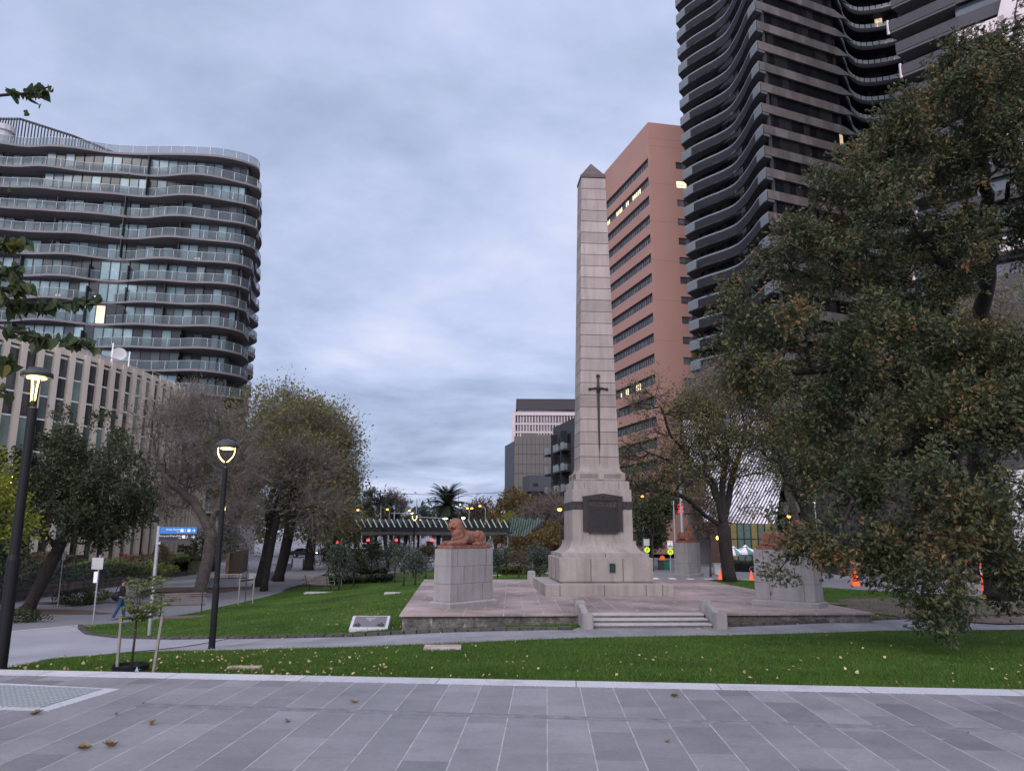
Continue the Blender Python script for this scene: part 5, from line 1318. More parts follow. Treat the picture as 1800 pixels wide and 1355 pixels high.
# dark shopfront behind the oak
def shop():
    a, b = on(1475, 72), on(1770, 60); zb = min(a.z, b.z)-0.2; a, b = V2(a), V2(b); d = (b-a).normalized()
    t = thing('dark_shopfront', 'long dark grey street frontage behind the oak tree', 'building', (a.x, a.y, zb))
    zt = zb + 8.0
    MB().prism([tuple(a), tuple(b), (b.x+6, b.y+14), (a.x+3, a.y+16)], zb, zt).build('wall', mat('dark_render', (0.035,0.034,0.037), 0.7, 0.2), t, world=True)
    pts = resample([a, b], 2.1, False); 
    for i, (p, q) in enumerate(zip(pts, pts[1:])):
        if i % 5 == 4: continue
        n = Vector((d.y, -d.x)); p1, q1 = p + d*0.12 + n*0.03, q - d*0.12 + n*0.03
        MB().wall(p1, q1, zb+0.4, zb+3.0, 0.05).build('window', M['hex_glass' if i % 3 == 0 else 'black_glass'], t, world=True)
    MB().wall(a + Vector((0,-0.4)), b + Vector((0,-0.4)), zb+3.1, zb+3.5, 0.5, -1).build('awning_band', M['charcoal'], t, world=True)
    t2 = thing('white_building', 'pale white street building at the far right edge behind the oak trunk', 'building', (b.x+0.5, b.y, zb))
    MB().prism([(b.x+0.4,b.y-0.3),(b.x+16,b.y-4),(b.x+18,b.y+8),(b.x+3,b.y+10)], zb, zb+9).build('wall', mat('white_render',(0.45,0.44,0.46),0.8,0.06), t2, world=True)
    fr = MB(); gl = MB()
    for i in range(5):
        p = Vector((b.x+0.8+i*2.3, b.y-0.42-i*0.55)); 
        for z0 in (zb+0.5, zb+2.1): q = p+Vector((1.7,-0.41)); MB().wall(p, q, z0, z0+1.3, 0.04).build('window', M['hex_glass'], t2, world=True)
shop()
# ---- far offices left of the obelisk
def far_office():
    Y = 225; x0, x1 = at(899, 800, Y).x, at(1030, 800, Y).x; z = lambda py: at(960, py, Y).z
    t = thing('distant_office', 'distant white gridded office block with a dark flat roof storey', 'building', (x0, Y, -3))
    MB().box(x0+0.4, x1+4, Y+0.5, Y+30, -3, z(723)).build('core', M['dark'], t, world=True)
    M['pinkglass'] = glassmat('pink_glass', [(0.16,0.10,0.10),(0.10,0.07,0.075),(0.22,0.14,0.13),(0.06,0.05,0.055)], 0.2)
    MB().box(x0, x1, Y, Y+0.6, z(730), z(724)).build('parapet', M['white_frame'], t, world=True)
    g = MB(); f = MB(); n = 23; w_ = (x1-x0-2)/n; rows = [(732,743.5),(746.5,758),(761,769),(772,783),(786,797)]
    for yt, yb in rows:
        g = MB()
        for i in range(n): xa = x0+2+i*w_; g.add([(xa,Y+0.45,z(yb)),(xa+w_*0.72,Y+0.45,z(yb)),(xa+w_*0.72,Y+0.45,z(yt)),(xa,Y+0.45,z(yt))], [(0,1,2,3)])
        g.build('window_row', M['pinkglass'], t, world=True); f.box(x0+1.2, x1, Y, Y+0.5, z(yb+3), z(yb))
    for i in range(n+1): xa = x0+2+i*w_ - w_*0.28; f.box(xa, xa+w_*0.27, Y-0.1, Y+0.5, -3, z(731))
    f.box(x0, x0+1.2, Y-0.15, Y+12, -3, z(724)); f.build('frame', M['white_frame'], t, world=True)
    MB().box(x0+1.8, x1+2, Y+1.5, Y+25, z(724), z(719)).build('roof_storey', M['ribbon_glass'], t, world=True)
    MB().box(x0+1.4, x1+2, Y+1, Y+26, z(719), z(700)).build('roof_housing', mat('roof_housing', (0.052,0.045,0.05), 0.8, 0.1), t, world=True)
    # blank grey precast block in front
    Y2 = 190; z2 = lambda py: at(930, py, Y2).z; xa, xb, xc, xd = [at(p, 800, Y2).x for p in (904, 919, 944, 1000)]
    t = thing('precast_block', 'blank grey panelled block in front of the distant white office', 'building', (xa, Y2, -3)); m = mat('grey_precast', (0.145,0.135,0.125), 0.85, 0.1, 0.15, streak=0.2)
    b = MB().box(xa, xb, Y2, Y2+12, -3, z2(767)); b.box(xb+0.002, xc, Y2, Y2+12, -3, z2(761)); b.box(xc+0.002, xd, Y2, Y2+12, -3, z2(764)); b.build('wall', m, t, world=True)
    j = MB()
    for k in range(13): xx = xa + (xd-xa)*k/13; j.box(xx-0.05, xx+0.05, Y2-0.03, Y2+0.02, -3, z2(768))
    for py in (781, 798, 816, 832): j.box(xa, xd, Y2-0.03, Y2+0.02, z2(py)-0.06, z2(py)+0.06)
    j.build('panel_joint', mat('panel_joint', (0.07,0.065,0.06), 0.9), t, world=True)
    s = MB(); p, q = Vector((xa, Y2)), Vector((xa-2.5, Y2+12))
    s.prism([tuple(p), tuple(q), (q.x+1, q.y+1), (p.x+1, p.y+1)], -3, z2(775)); s.build('side_wall', M['dark'], t, world=True)
    Y3 = 150; z3 = lambda py: at(930, py, Y3).z; xa, xb, xc = [at(p, 850, Y3).x for p in (920, 931, 985)]
    t = thing('blue_grey_block', 'low blue grey flat roofed block with a dark band of windows', 'building', (xa, Y3, -3)); m = mat('blue_grey_render', (0.062,0.068,0.08), 0.8, 0.08, 0.3)
    MB().prism([(xa,Y3+5),(xb,Y3),(xc,Y3),(xc,Y3+12),(xa,Y3+12)], z3(863), z3(835)).build('wall', m, t, world=True)
    MB().box(xb+0.3, xc, Y3-0.0+0.4, Y3+11, -3, z3(863)-0.002).build('window_band', M['black_glass'], t, world=True)
    w_ = MB().box(at(936,850,Y3).x, at(946,850,Y3).x, Y3-0.05, Y3+0.1, z3(855), z3(849)); w_.build('window', M['black_glass'], t, world=True)
    MB().box(xb-0.2, xc, Y3-0.3, Y3+11, z3(884), z3(876)).build('canopy', m, t, world=True)
    # dark block with pale balconies
    A = at(972, 752, 118); B = at(1016, 724, 104); A2, B2 = V2(A), V2(B); zt = A.z
    zt = (atz(0,0,0).z if False else A.z); B2 = V2(atz(1016, 731, zt)); d = (B2-A2).normalized(); n = Vector((d.y, -d.x))
    t = thing('balcony_block', 'dark blue grey apartment block with stacked pale balconies beside the obelisk', 'building', (A2.x, A2.y, -2)); E = B2 + d*2.5
    MB().prism([tuple(A2), tuple(E), tuple(E*1.09), tuple(A2*1.09)], -2, zt).build('wall', mat('dark_blue_render', (0.036,0.039,0.048), 0.75, 0.15, 0.4), t, world=True)
    for z0 in (): pass
    for k in range(6):
        z0 = zt - 4.3 - k*3.05
        if z0 < -1: break
        for s0, s1, dd in ((-0.9, 1.3, 1.2), (3.6, 6.4, 1.1), (7.6, 9.4, 1.1)):
            a, b = A2 + d*s0, A2 + d*s1
            r = MB().prism([tuple(a+n*dd), tuple(b+n*dd), tuple(b), tuple(a)], z0-0.25, z0).build('balcony', M['charcoal'], t, world=True)
            q = MB().wall(a+n*dd, b+n*dd, z0+0.002, z0+1.05, 0.03, 1); q.wall(a, a+n*dd, z0+0.002, z0+1.05, 0.03, 1); q.build('balustrade', M['rail_pale'], r); r.children[0].data.transform(Matrix.Translation(-t.location))
            MB().wall(a+n*0.02, b+n*0.02, z0+0.05, z0+2.3, 0.03, 1).build('window', M['black_glass'], t, world=True)
    for s0 in (1.9, 6.9): a = A2 + d*s0; MB().prism([tuple(a+n*0.9), tuple(a+d*0.5+n*0.9), tuple(a+d*0.5), tuple(a)], -2, zt-1.4).build('pier', M['charcoal'], t, world=True)
far_office()
# ---------------------------------------------------------------- vegetation
def A3(px, py, Y): return tuple(at(px, py, Y))
# big oak at the right, its boughs hanging over the path
B = gp(1757, 1056); Yo = B.y
oak_path = [tuple(B), A3(1752, 1000, Yo), A3(1738, 900, Yo-0.5), A3(1722, 800, Yo-1.0), A3(1700, 700, Yo-1.5)]
oak_limbs = [
 [A3(1725, 820, Yo-1), A3(1690, 740, 20.5), A3(1640, 690, 18.5), A3(1570, 660, 17), A3(1500, 640, 16), A3(1400, 655, 15.5), A3(1320, 640, 15)],
 [A3(1705, 720, Yo-1.5), A3(1650, 620, 20), A3(1610, 560, 18.5), A3(1560, 520, 17.5), A3(1470, 470, 17), A3(1410, 440, 16.5)],
 [A3(1650, 620, 20), A3(1680, 590, 19), A3(1660, 540, 18), A3(1690, 500, 17.5), A3(1640, 440, 16.5), A3(1590, 360, 16), A3(1540, 290, 15.5)],
 [A3(1700, 700, Yo-1.5), A3(1720, 600, 20.5), A3(1740, 450, 18.5), A3(1730, 300, 17), A3(1700, 200, 16), A3(1740, 120, 15.5)],
 [A3(1720, 780, Yo-1), A3(1640, 780, 19), A3(1560, 800, 16.5), A3(1500, 830, 15), A3(1450, 860, 14)],
 [A3(1722, 790, Yo-1), A3(1700, 760, 19), A3(1680, 800, 16), A3(1650, 880, 14), A3(1630, 960, 13), A3(1620, 1040, 12.5)],
 [A3(1725, 820, Yo-1), A3(1790, 780, 19), A3(1830, 850, 16), A3(1810, 960, 14.5)]]
ob_ = [pblob(1540,360,16,120,80,2.2), pblob(1640,250,16,110,80,2.3), pblob(1740,150,15.5,90,90,2.4), pblob(1830,120,15.5,80,100,2.4), pblob(1450,455,16,90,55,1.9), pblob(1590,470,17,120,80,2.3),
 pblob(1740,360,16,110,110,2.4), pblob(1850,380,16.5,90,130,2.5), pblob(1370,560,15.5,70,48,1.6), pblob(1308,635,15,45,26,0.9), pblob(1440,600,15.5,100,60,1.9), pblob(1560,610,16,110,70,2.2), pblob(1700,640,17,110,90,2.4),
 pblob(1480,720,15.5,110,70,2.0), pblob(1600,760,15.5,110,80,2.2), pblob(1740,780,15,100,100,2.2), pblob(1850,700,15,80,120,2.2), pblob(1462,815,14.5,52,56,1.4), pblob(1540,880,14.5,90,70,1.8), pblob(1660,900,14,90,80,1.8), pblob(1790,900,14.5,80,90,1.9),
 pblob(1440,950,14,26,28,0.7), pblob(1392,925,14,9,26,0.25), pblob(1480,950,14,46,36,0.9), pblob(1610,975,13.3,60,48,1.1), pblob(1300,530,15.3,38,22,0.9), pblob(1285,608,15,30,18,0.8), pblob(1375,440,16,40,26,1.1), pblob(1480,330,16,60,45,1.6), pblob(1560,250,15.8,50,40,1.5), pblob(1690,110,15.5,55,45,1.6), pblob(1640,1035,12.6,42,55,0.8), pblob(1560,1000,13.3,40,30,0.8), pblob(1640,1085,12.3,14,22,0.3), pblob(1500,1035,13.6,20,14,0.3), pblob(1730,980,13.6,60,30,1.0), pblob(1800,1010,13.8,35,50,0.9), pblob(1375,990,14.0,9,12,0.2), pblob(1330,660,15,70,30,1.1)]
oak = make_tree('oak_tree', 'huge dark green and rust oak whose low boughs fill the right side', 'tree', oak_path, ob_, ('oak', 0.088, 'oakleaf', 150000, 0.07), n_attr=1900, spray=(0.42, 0.60, 0.5), R0=0.42, r0=0.011, seed=11, fork=0.75, seg=0.33, bark='bark_dark', n_twig=9000, twig_len=0.3, twig_r=0.0035, limbs=oak_limbs, extra='bark_dark', bias=0.25)
# spreading elm behind the platform, right of the obelisk
B = gp(1280, 1021); Ye = B.y; Ye = 35.6; B = on(1279, Ye)
elm_path = [tuple(B), A3(1277, 975, Ye), A3(1272, 930, Ye)]
elm_limbs = [[A3(1272,935,Ye), A3(1258,918,Ye), A3(1238,905,Ye), A3(1205,875,Ye-1), A3(1170,865,Ye-1.5), A3(1135,862,Ye-2), A3(1108,850,Ye-2.5)],
 [A3(1272,930,Ye), A3(1262,885,Ye), A3(1250,850,Ye), A3(1215,828,Ye-0.5), A3(1170,806,Ye-1), A3(1140,796,Ye-1.5), A3(1095,776,Ye-2)],
 [A3(1272,930,Ye), A3(1264,880,Ye), A3(1256,846,Ye), A3(1232,826,Ye+0.5), A3(1180,768,Ye), A3(1168,730,Ye), A3(1150,700,Ye), A3(1158,670,Ye)],
 [A3(1272,930,Ye), A3(1270,880,Ye+0.2), A3(1272,820,Ye+0.5), A3(1280,770,Ye+1), A3(1330,735,Ye+1), A3(1370,745,Ye+1)],
 [A3(1272,930,Ye), A3(1278,890,Ye+0.4), A3(1285,850,Ye+1), A3(1300,800,Ye+2), A3(1310,750,Ye+2)],
 [A3(1273,935,Ye), A3(1300,895,Ye+0.5), A3(1335,878,Ye+1), A3(1370,850,Ye+1)]]
eb = [pblob(1130,858,Ye-2,45,16,1.5), pblob(1170,830,Ye-1,70,28,2), pblob(1125,780,Ye-1,42,38,1.8), pblob(1190,770,Ye,55,45,2.2), pblob(1165,705,Ye,40,40,1.4), pblob(1250,740,Ye+1,60,55,2.5), pblob(1320,730,Ye+1,60,45,2.5), pblob(1240,800,Ye,60,40,2.2), pblob(1300,800,Ye+1,60,45,2.3), pblob(1370,760,Ye+1,40,40,2)]
make_tree('elm_tree', 'wide spreading elm with thinning yellow green leaves right of the obelisk', 'tree', elm_path, eb, ('oval', 0.12, 'elmleaf', 12500, 0.13), n_attr=620, spray=(0.36, 0.85, 0.36), flare=1.15, R0=0.31, r0=0.015, seed=5, fork=0.8, seg=0.4, bark='bark_dark', n_twig=3600, twig_len=0.8, twig_r=0.009, limbs=elm_limbs, extra='bark')
B = on(1425, 39); Y2 = 39
make_tree('elm_tree', 'leaning elm behind the front right lion pedestal', 'tree', [tuple(B), A3(1424,940,Y2), A3(1418,890,Y2), A3(1405,860,Y2)],
 [pblob(1360,760,Y2,80,50,2.5), pblob(1430,740,Y2+1,80,70,3), pblob(1330,690,Y2,70,40,2.5), pblob(1480,800,Y2,70,60,2.5), pblob(1410,830,Y2,70,35,2)], ('oval', 0.14, 'elmleaf', 6500, 0.15), n_attr=380, spray=(0.4, 0.8, 0.45), R0=0.36, r0=0.013, seed=8, fork=0.8, seg=0.45, bark='bark_dark', n_twig=3600, twig_len=0.9, twig_r=0.009,
 limbs=[[A3(1415,880,Y2), A3(1385,840,Y2), A3(1365,800,Y2), A3(1350,770,Y2), A3(1310,745,Y2)]], extra='bark')
# elms further back, right side
for i, (px, Y, blobs, lab, sd_) in enumerate([
  (1560, 46, [(1540,700,120,80,4),(1640,760,90,90,4),(1470,680,60,40,3)], 'olive leaved elm far behind the big oak near the white hall', 21),
  (1400, 58, [(1260,690,60,40,3),(1310,680,60,40,3)], 'nearly bare grey elm rising above the white ribbed hall', 22),
  (1700, 44, [(1720,560,70,60,4),(1700,660,90,70,4)], 'yellowing elm behind the oak near the white hexagon frames', 23)]):
    b0 = on(px, Y); make_tree('elm_tree', lab, 'tree', [tuple(b0), tuple(b0 + Vector((0.2,0,2))), tuple(b0 + Vector((0.1,0,3.6)))], [pblob(x, y, Y, rx, ry, rd) for x, y, rx, ry, rd in blobs],
      ('quad', 0.2, 'elmleaf', 4200 if i != 1 else 1200, 0.25), n_attr=260, R0=0.3, r0=0.016, seed=sd_, seg=0.6, n_twig=2600, twig_len=1.1, twig_r=0.012)
# small dense green street tree beside the crossing
b0 = on(1146, 80); make_tree('street_tree', 'round bright green street tree between the obelisk and the back right lion', 'tree', [tuple(b0), tuple(b0+Vector((0,0,1.5)))], [pblob(1142,915,80,36,32,2.4), pblob(1165,885,80,28,22,2.0), pblob(1125,900,80,22,25,1.8)], ('quad', 0.28, 'greenleaf', 5200, 0.2), n_attr=160, R0=0.1, r0=0.012, seed=31, n_twig=500, twig_len=0.4)
b0 = on(1246, 66); make_tree('street_tree', 'slim dark young street tree behind the elm trunk', 'tree', [tuple(b0), tuple(b0+Vector((0,0,1.4)))], [pblob(1245,915,66,26,38,1.6), pblob(1228,880,66,22,26,1.4)], ('quad', 0.22, 'brownleaf', 1900, 0.15), n_attr=120, R0=0.08, r0=0.01, seed=33, n_twig=900, twig_len=0.5)
# dense evergreen at the left with a leaning trunk
B = gp(48, 1073); Yg = B.y
gpath = [tuple(B), A3(70, 1030, Yg), A3(92, 985, Yg), A3(110, 950, Yg), A3(128, 915, Yg)]
gb = [pblob(150,890,Yg,95,62,2.2), pblob(85,850,Yg,62,60,1.9), pblob(205,850,Yg-0.5,55,52,1.5), pblob(130,800,Yg,55,40,1.6), pblob(118,755,Yg,26,28,0.9), pblob(150,735,Yg,34,9,0.5), pblob(235,885,Yg,30,28,0.9), pblob(180,925,Yg,45,24,1.2), pblob(45,900,Yg,40,45,1.3), pblob(262,890,Yg,16,10,0.4), pblob(212,790,Yg,36,28,1.0), pblob(250,845,Yg,20,30,0.8)]
make_tree('evergreen_tree', 'dense dark green tree with leaning trunk in front of the beige civic building', 'tree', gpath, gb, ('oval', 0.14, 'greenleaf', 30000, 0.09), n_attr=700, spray=(0.5, 0.5, 0.55), R0=0.27, r0=0.011, seed=41, fork=0.8, seg=0.35, n_twig=2500, twig_len=0.45, twig_r=0.006,
 limbs=[[A3(100,968,Yg), A3(75,930,Yg-0.5), A3(50,880,Yg-0.5)], [A3(128,915,Yg), A3(170,880,Yg), A3(210,850,Yg)], [A3(120,930,Yg), A3(118,850,Yg), A3(122,770,Yg)]])
b0 = on(-40, 27.5); make_tree('evergreen_tree', 'yellow green lamplit tree at the left edge behind the tall lamp post', 'tree', [tuple(b0), tuple(b0+Vector((0.1,0,1.6))), tuple(b0+Vector((0.3,0,2.4)))], [pblob(8,905,27.5,38,62,1.0), pblob(-40,880,27.5,60,80,1.5), pblob(30,925,27.3,22,30,0.7)], ('oval', 0.14, 'lamplitleaf', 5200, 0.12), n_attr=160, R0=0.14, r0=0.011, seed=43, n_twig=500, twig_len=0.4)
b0 = on(-60, 33); make_tree('evergreen_tree', 'very dark tree mass at the left edge behind the lamplit tree', 'tree', [tuple(b0), tuple(b0+Vector((0,0,2)))], [pblob(-20,960,33,50,60,2), pblob(10,830,34,40,50,1.5), pblob(-60,850,34,60,90,2)], ('oval', 0.18, 'greenleaf', 7000, 0.15), n_attr=160, R0=0.16, r0=0.012, seed=44)
# row of bare and half bare elms by the road
def rowtree(px, Y, trunk, blobs, leaf, seed, label, R0, tw=6000, n_attr=520, tl=0.8, tr=0.009, bark='bark_grey', limbs=None):
    return make_tree('elm_tree', label, 'tree', [tuple(on(px, Y))] + [A3(x, y, Y) for x, y in trunk], [pblob(x, y, Y+d, rx, ry, rd) for x, y, d, rx, ry, rd in blobs], leaf, n_attr=n_attr, R0=R0, r0=0.013, seed=seed, fork=0.75, seg=0.5, bark=bark, n_twig=tw, twig_len=tl, twig_r=tr, limbs=limbs, group=None, tsp=0.42, spray=(0.45, 1.1, 0.6))
rowtree(357, 45, [(365,985),(372,940),(374,910)], [(310,800,0,55,75,3),(370,770,0,55,60,3),(300,880,0,45,45,2.5),(400,830,1,45,60,3),(345,720,0,45,25,2.5),(420,900,0,40,40,2)], ('oval',0.13,'elmleaf',4200,0.2), 51, 'mostly bare grey brown elm nearest the blue sign', 0.36, 4200, 900, 1.3, 0.010,
   limbs=[[A3(372,930,45),A3(340,880,45),A3(300,850,44),A3(272,800,44)],[A3(372,935,45),A3(330,895,44),A3(285,870,44),A3(255,872,43)],[A3(374,915,45),A3(400,850,45),A3(420,790,45)]])
rowtree(462, 54, [(470,975),(478,930),(474,890)], [(440,780,0,62,62,4),(500,760,0,52,42,4),(530,800,0,55,60,4),(470,850,0,70,45,3.5),(420,830,-1,50,60,3)], ('oval',0.19,'elmleaf',15000,0.25), 52, 'tall elm with olive leaves and a thick dark trunk beside the planter', 0.42, 3600, 700, 1.5, 0.013, 'bark_dark')
rowtree(493, 60, [(500,975),(508,935),(512,900)], [(540,770,0,52,48,4),(572,805,0,36,48,4),(518,735,0,44,24,3),(555,860,0,52,45,4),(585,785,0,24,26,2.5)], ('oval',0.19,'elmleaf',14000,0.25), 53, 'second dark trunked elm whose twiggy crown reaches furthest right over the road', 0.42, 3800, 700, 1.7, 0.014, 'bark_dark')
rowtree(470, 50, [(476,960),(490,900)], [(535,840,0,40,50,2),(505,870,0,35,45,2),(560,870,0,26,45,2)], ('oval',0.16,'elmleaf',2600,0.2), 54, 'half bare drooping elm in front of the olive crowned elms', 0.22, 1300, 380, 1.8, 0.013, 'bark_dark')
rowtree(545, 80, [(548,950),(552,920)], [(560,900,0,60,45,5),(600,900,0,35,40,4),(520,920,0,50,30,5)], ('quad',0.3,'elmleaf',6500,0.3), 55, 'rounded olive elm further along the road behind the twiggy ones', 0.5, 2500, 260, 1.2, 0.015, 'bark_dark')
rowtree(575, 105, [(578,955),(580,935)], [(590,870,0,32,36,5),(600,840,0,22,20,4),(575,910,0,40,30,5)], ('quad',0.4,'greenleaf',4200,0.3), 56, 'dark evergreen at the far end of the road behind the elms', 0.5, 500, 200)
# far trees
def far_tree(px, Y, blobs, leafm, n, seed, label, size=0.55, trunk_h=4.0, cat='tree', name='park_tree', tw=0, n_attr=140, R0=0.35):
    b0 = on(px, Y); b0.z -= 0.3
    return make_tree(name, label, cat, [tuple(b0), tuple(b0+Vector((0.2,0,trunk_h*0.6))), tuple(b0+Vector((0,0,trunk_h)))], [pblob(x, y, Y, rx, ry, rd) for x, y, rx, ry, rd in blobs], ('quad', size, leafm, n, 0.35), n_attr=n_attr, R0=R0, r0=0.03, seed=seed, seg=1.2, bark='bark_dark', n_twig=tw, twig_len=2.0, twig_r=0.03)
far_tree(660, 170, [(655,868,14,9,4),(672,892,10,7,4),(640,890,10,6,3),(683,882,9,4,3),(656,885,18,12,4),(645,908,22,12,5),(686,905,16,10,4),(668,880,8,6,3)], 'greenleaf', 3000, 61, 'dark layered gum tree on the skyline left of the palm', 0.5, 9, name='gum_tree')
far_tree(612, 150, [(610,915,28,22,7),(630,900,22,18,6),(600,935,20,18,6)], 'greenleaf', 2800, 62, 'dark rounded park tree behind the twin orange lamps')
far_tree(640, 165, [(640,925,25,18,7),(662,922,22,16,6)], 'brownleaf', 2300, 63, 'brownish park tree under the gum tree', tw=300)
far_tree(700, 185, [(700,915,26,18,7),(722,925,20,14,6),(690,930,20,12,6)], 'elmleaf', 2300, 64, 'dull olive park tree between the gum tree and the palm')
far_tree(735, 190, [(738,908,20,18,6),(755,920,16,14,6)], 'greyleaf', 2000, 65, 'greyish park tree just left of the palm')
far_tree(812, 185, [(812,915,20,15,6),(828,900,14,12,5),(835,918,18,14,6)], 'greenleaf', 2200, 66, 'dark green park tree just right of the palm')
far_tree(848, 175, [(846,898,12,11,5),(852,918,18,16,6)], 'brownleaf', 2000, 67, 'low brown park tree left of the autumn plane tree', tw=300)
far_tree(690, 175, [(688,878,10,12,3),(702,888,10,10,3)], 'brownleaf', 350, 68, 'thin reddish bare treetop behind the gum tree', 0.35, 9, tw=700)
far_tree(905, 118, [(905,882,34,24,5),(885,905,24,24,4),(930,890,26,20,4),(895,935,32,22,5),(925,920,28,20,4)], 'autumnleaf', 6500, 69, 'broad plane tree turning gold beside the street lamp', 0.4, 4)
far_tree(958, 100, [(955,920,34,28,4),(980,905,24,26,4),(935,935,26,20,4)], 'brownleaf', 2600, 70, 'bare purplish brown tree against the dark block left of the obelisk', 0.32, 3, tw=2400)
far_tree(975, 92, [(975,945,30,22,3.5),(950,955,28,18,3),(915,955,20,16,3)], 'autumnleaf', 4500, 71, 'low orange brown tree left of the obelisk base', 0.3, 2)
b0 = on(888, 112); far_tree(890, 113, [(896,915,11,12,1.5)], 'lamplitleaf', 700, 72, 'small yellow tree glowing above a street lamp left of the obelisk', 0.3, 3)
for i, (px, py, Y, rx, ry, lm) in enumerate([(625,955,200,30,12,'greenleaf'),(720,945,210,30,12,'elmleaf'),(770,940,215,34,14,'brownleaf'),(820,945,210,30,12,'greenleaf'),(590,952,150,18,12,'brownleaf'),(870,950,150,20,12,'greenleaf'),(1140,950,90,18,18,'greenleaf')]):
    far_tree(px, Y, [(px, py-8, rx, ry, 6)], lm, 1400, 80+i, ['low dark tree behind the parked cars left of the canopy','low olive tree behind the canopy roof','brown tree mass under the palm','dark low tree right of the palm trunk','brown tree where the road meets the cross street','dark low tree under the gold plane tree','dark tree behind the crossing signs'][i], 0.5, 2.5)
far_w = []
rngw = np.random.default_rng(77)
def wood_mass():
    P = []
    for x in np.arange(-240, 260, 3.5):
        Y = 300 + 30*math.sin(x*0.02); h = 11 + 5*rngw.uniform(-1, 1)
        n = 60; c = rngw.normal(size=(n,3)) * np.array([3.2, 3.5, h*0.28]) + np.array([x, Y, -2.5 + h*0.55]); P.append(c)
    P = np.concatenate(P); V, F = leaves(P, 'quad', 1.9, rngw)
    tag(fast_mesh('distant_trees', V, F, M['greenleaf']), 'far line of dark trees along the horizon', 'woodland', kind='stuff')
wood_mass()
# palms
M['palm'] = leafmat('palm_frond', [(0.5, (0.016, 0.028, 0.014)), (0.3, (0.03, 0.045, 0.02)), (0.2, (0.055, 0.06, 0.028))], 0.15)
def palm(px, Y, ztop, fl, label, nf=70, seed=1, r=0.4):
    rng = random.Random(seed); b0 = on(px, Y); t = thing('palm_tree', label, 'palm tree', b0); H = ztop - b0.z
    MB().tube([(0,0,-0.3), (0.1,0,H*0.5), (0,0,H)], [r*1.15, r*0.95, r*1.1], 12).build('trunk', M['bark_dark'], t)
    mb = MB()
    for i in range(nf):
        az = rng.uniform(0, 2*math.pi); el = rng.uniform(-0.75, 1.5); L = fl * rng.uniform(0.85, 1.1); pts = []; p = Vector((0,0,H)); a = el
        for k in range(9):
            pts.append(p.copy()); p = p + Vector((math.cos(az)*math.cos(a), math.sin(az)*math.cos(a), math.sin(a))) * (L/8); a -= 0.11 + 0.012*k
        mb.tube(pts, [0.05*(1-k/10) for k in range(9)], 3, cap=False)
        for k in range(1, 9):
            c = pts[k]; d = (pts[k]-pts[k-1]).normalized(); s = d.cross(Vector((0,0,1))).normalized()
            for j in range(3):
                cc = pts[k-1].lerp(c, (j+0.5)/3)
                for sg_ in (-1, 1):
                    l = L*0.17*(1-abs(k-4)/8); e = cc + (s*sg_*0.8 + d*0.55 + Vector((0,0,-0.25)))*l; w_ = d*0.10
                    mb.add([cc-w_, cc+w_, e], [(0,1,2)])
    mb.build('crown', M['palm'], t)
palm(785, 150, zat(889, 150), 5.3, 'tall date palm on the skyline behind the canopy', 130, 1, 0.9)
palm(690, 165, zat(918, 165), 4.5, 'smaller palm half hidden behind the left part of the canopy', 50, 2, 0.5)
# a linden whose boughs hang into the top left corner
B = Vector((-4.7, 4.4, 0.0))
def hang():
    base = B; t = thing('linden_tree', 'linden tree at the left edge with drooping sprays of heart shaped leaves', 'tree', base)
    rng = np.random.default_rng(91); wd = MB(); Ps = []; Ds = []
    trunk = [Vector((0,0,-0.1)), Vector((0.05,0.05,1.6)), Vector((0,0.1,3.2)), Vector((-0.1,0.1,5.2))]
    wd.tube(trunk, [0.2, 0.15, 0.13, 0.07], 10)
    sprays = [([(-160,150),(-60,178),(0,168),(50,164),(90,152)], 4.3, 16, 3.0), ([(-170,400),(-60,420),(0,430),(50,428)], 4.0, 22, 2.4), ([(-170,430),(-60,470),(0,478),(40,472)], 4.2, 22, 2.4), ([(-170,470),(-60,520),(0,535),(80,535),(180,525)], 4.2, 40, 2.0),
              ([(-170,500),(-60,560),(0,575),(80,596),(165,606)], 4.0, 34, 2.0), ([(-170,560),(-50,625),(0,633),(20,636)], 4.1, 10, 1.6), ([(-150,640),(-50,675),(8,688)], 4.1, 7, 1.6), ([(-160,420),(-50,500),(0,512),(60,500)], 4.1, 20, 2.0)]
    for pts, Y, n, zz in sprays:
        P = [at(x, y, Y + 0.1*math.sin(i*2)) - base for i, (x, y) in enumerate(pts)]; st = Vector((0, 0.1, max(1.8, P[1].z - 0.1)))
        P = P[1:]
        Q = [st, st.lerp(P[0], 0.5) + Vector((0,0,0.12))] + P; wd.tube(Q, [0.03, 0.02] + [0.012*(1-0.75*i/len(P)) for i in range(len(P))], 6)
        R_ = resample([(0,0),(1,0)], 2, False)
        for k in range(int(n*1.7)):
            f = rng.uniform(0.38, 1.0); s = f*(len(P)-1); i = min(int(s), len(P)-2); c = P[i].lerp(P[i+1], s-i); d = (P[i+1]-P[i]).normalized()
            Ps.append(np.array(c) + rng.normal(size=3)*0.015); Ds.append(np.array(d)*0.35 + np.array([0, 0, -1.5]))
        for k in range(30):
            c = st.lerp(P[0], rng.uniform(0.2, 1)); Ps.append(np.array(c) + rng.normal(size=3)*0.12); Ds.append(np.array([0.3,0,-0.8]))
    for k in range(900):
        Ps.append(rng.normal(size=3)*np.array([0.7,0.9,1.0]) + np.array([-0.9, 0.2, 4.6])); Ds.append(np.array([0,0,-0.6]))
    V, F = leaves(np.array(Ps), 'heart', 0.058, rng, up=0.1, dirs=np.array(Ds), jitter=0.3)
    wd.build('trunk', M['bark_dark'], t, smooth=True); fast_mesh('crown', V, F, M['darkheart'], t)
hang()
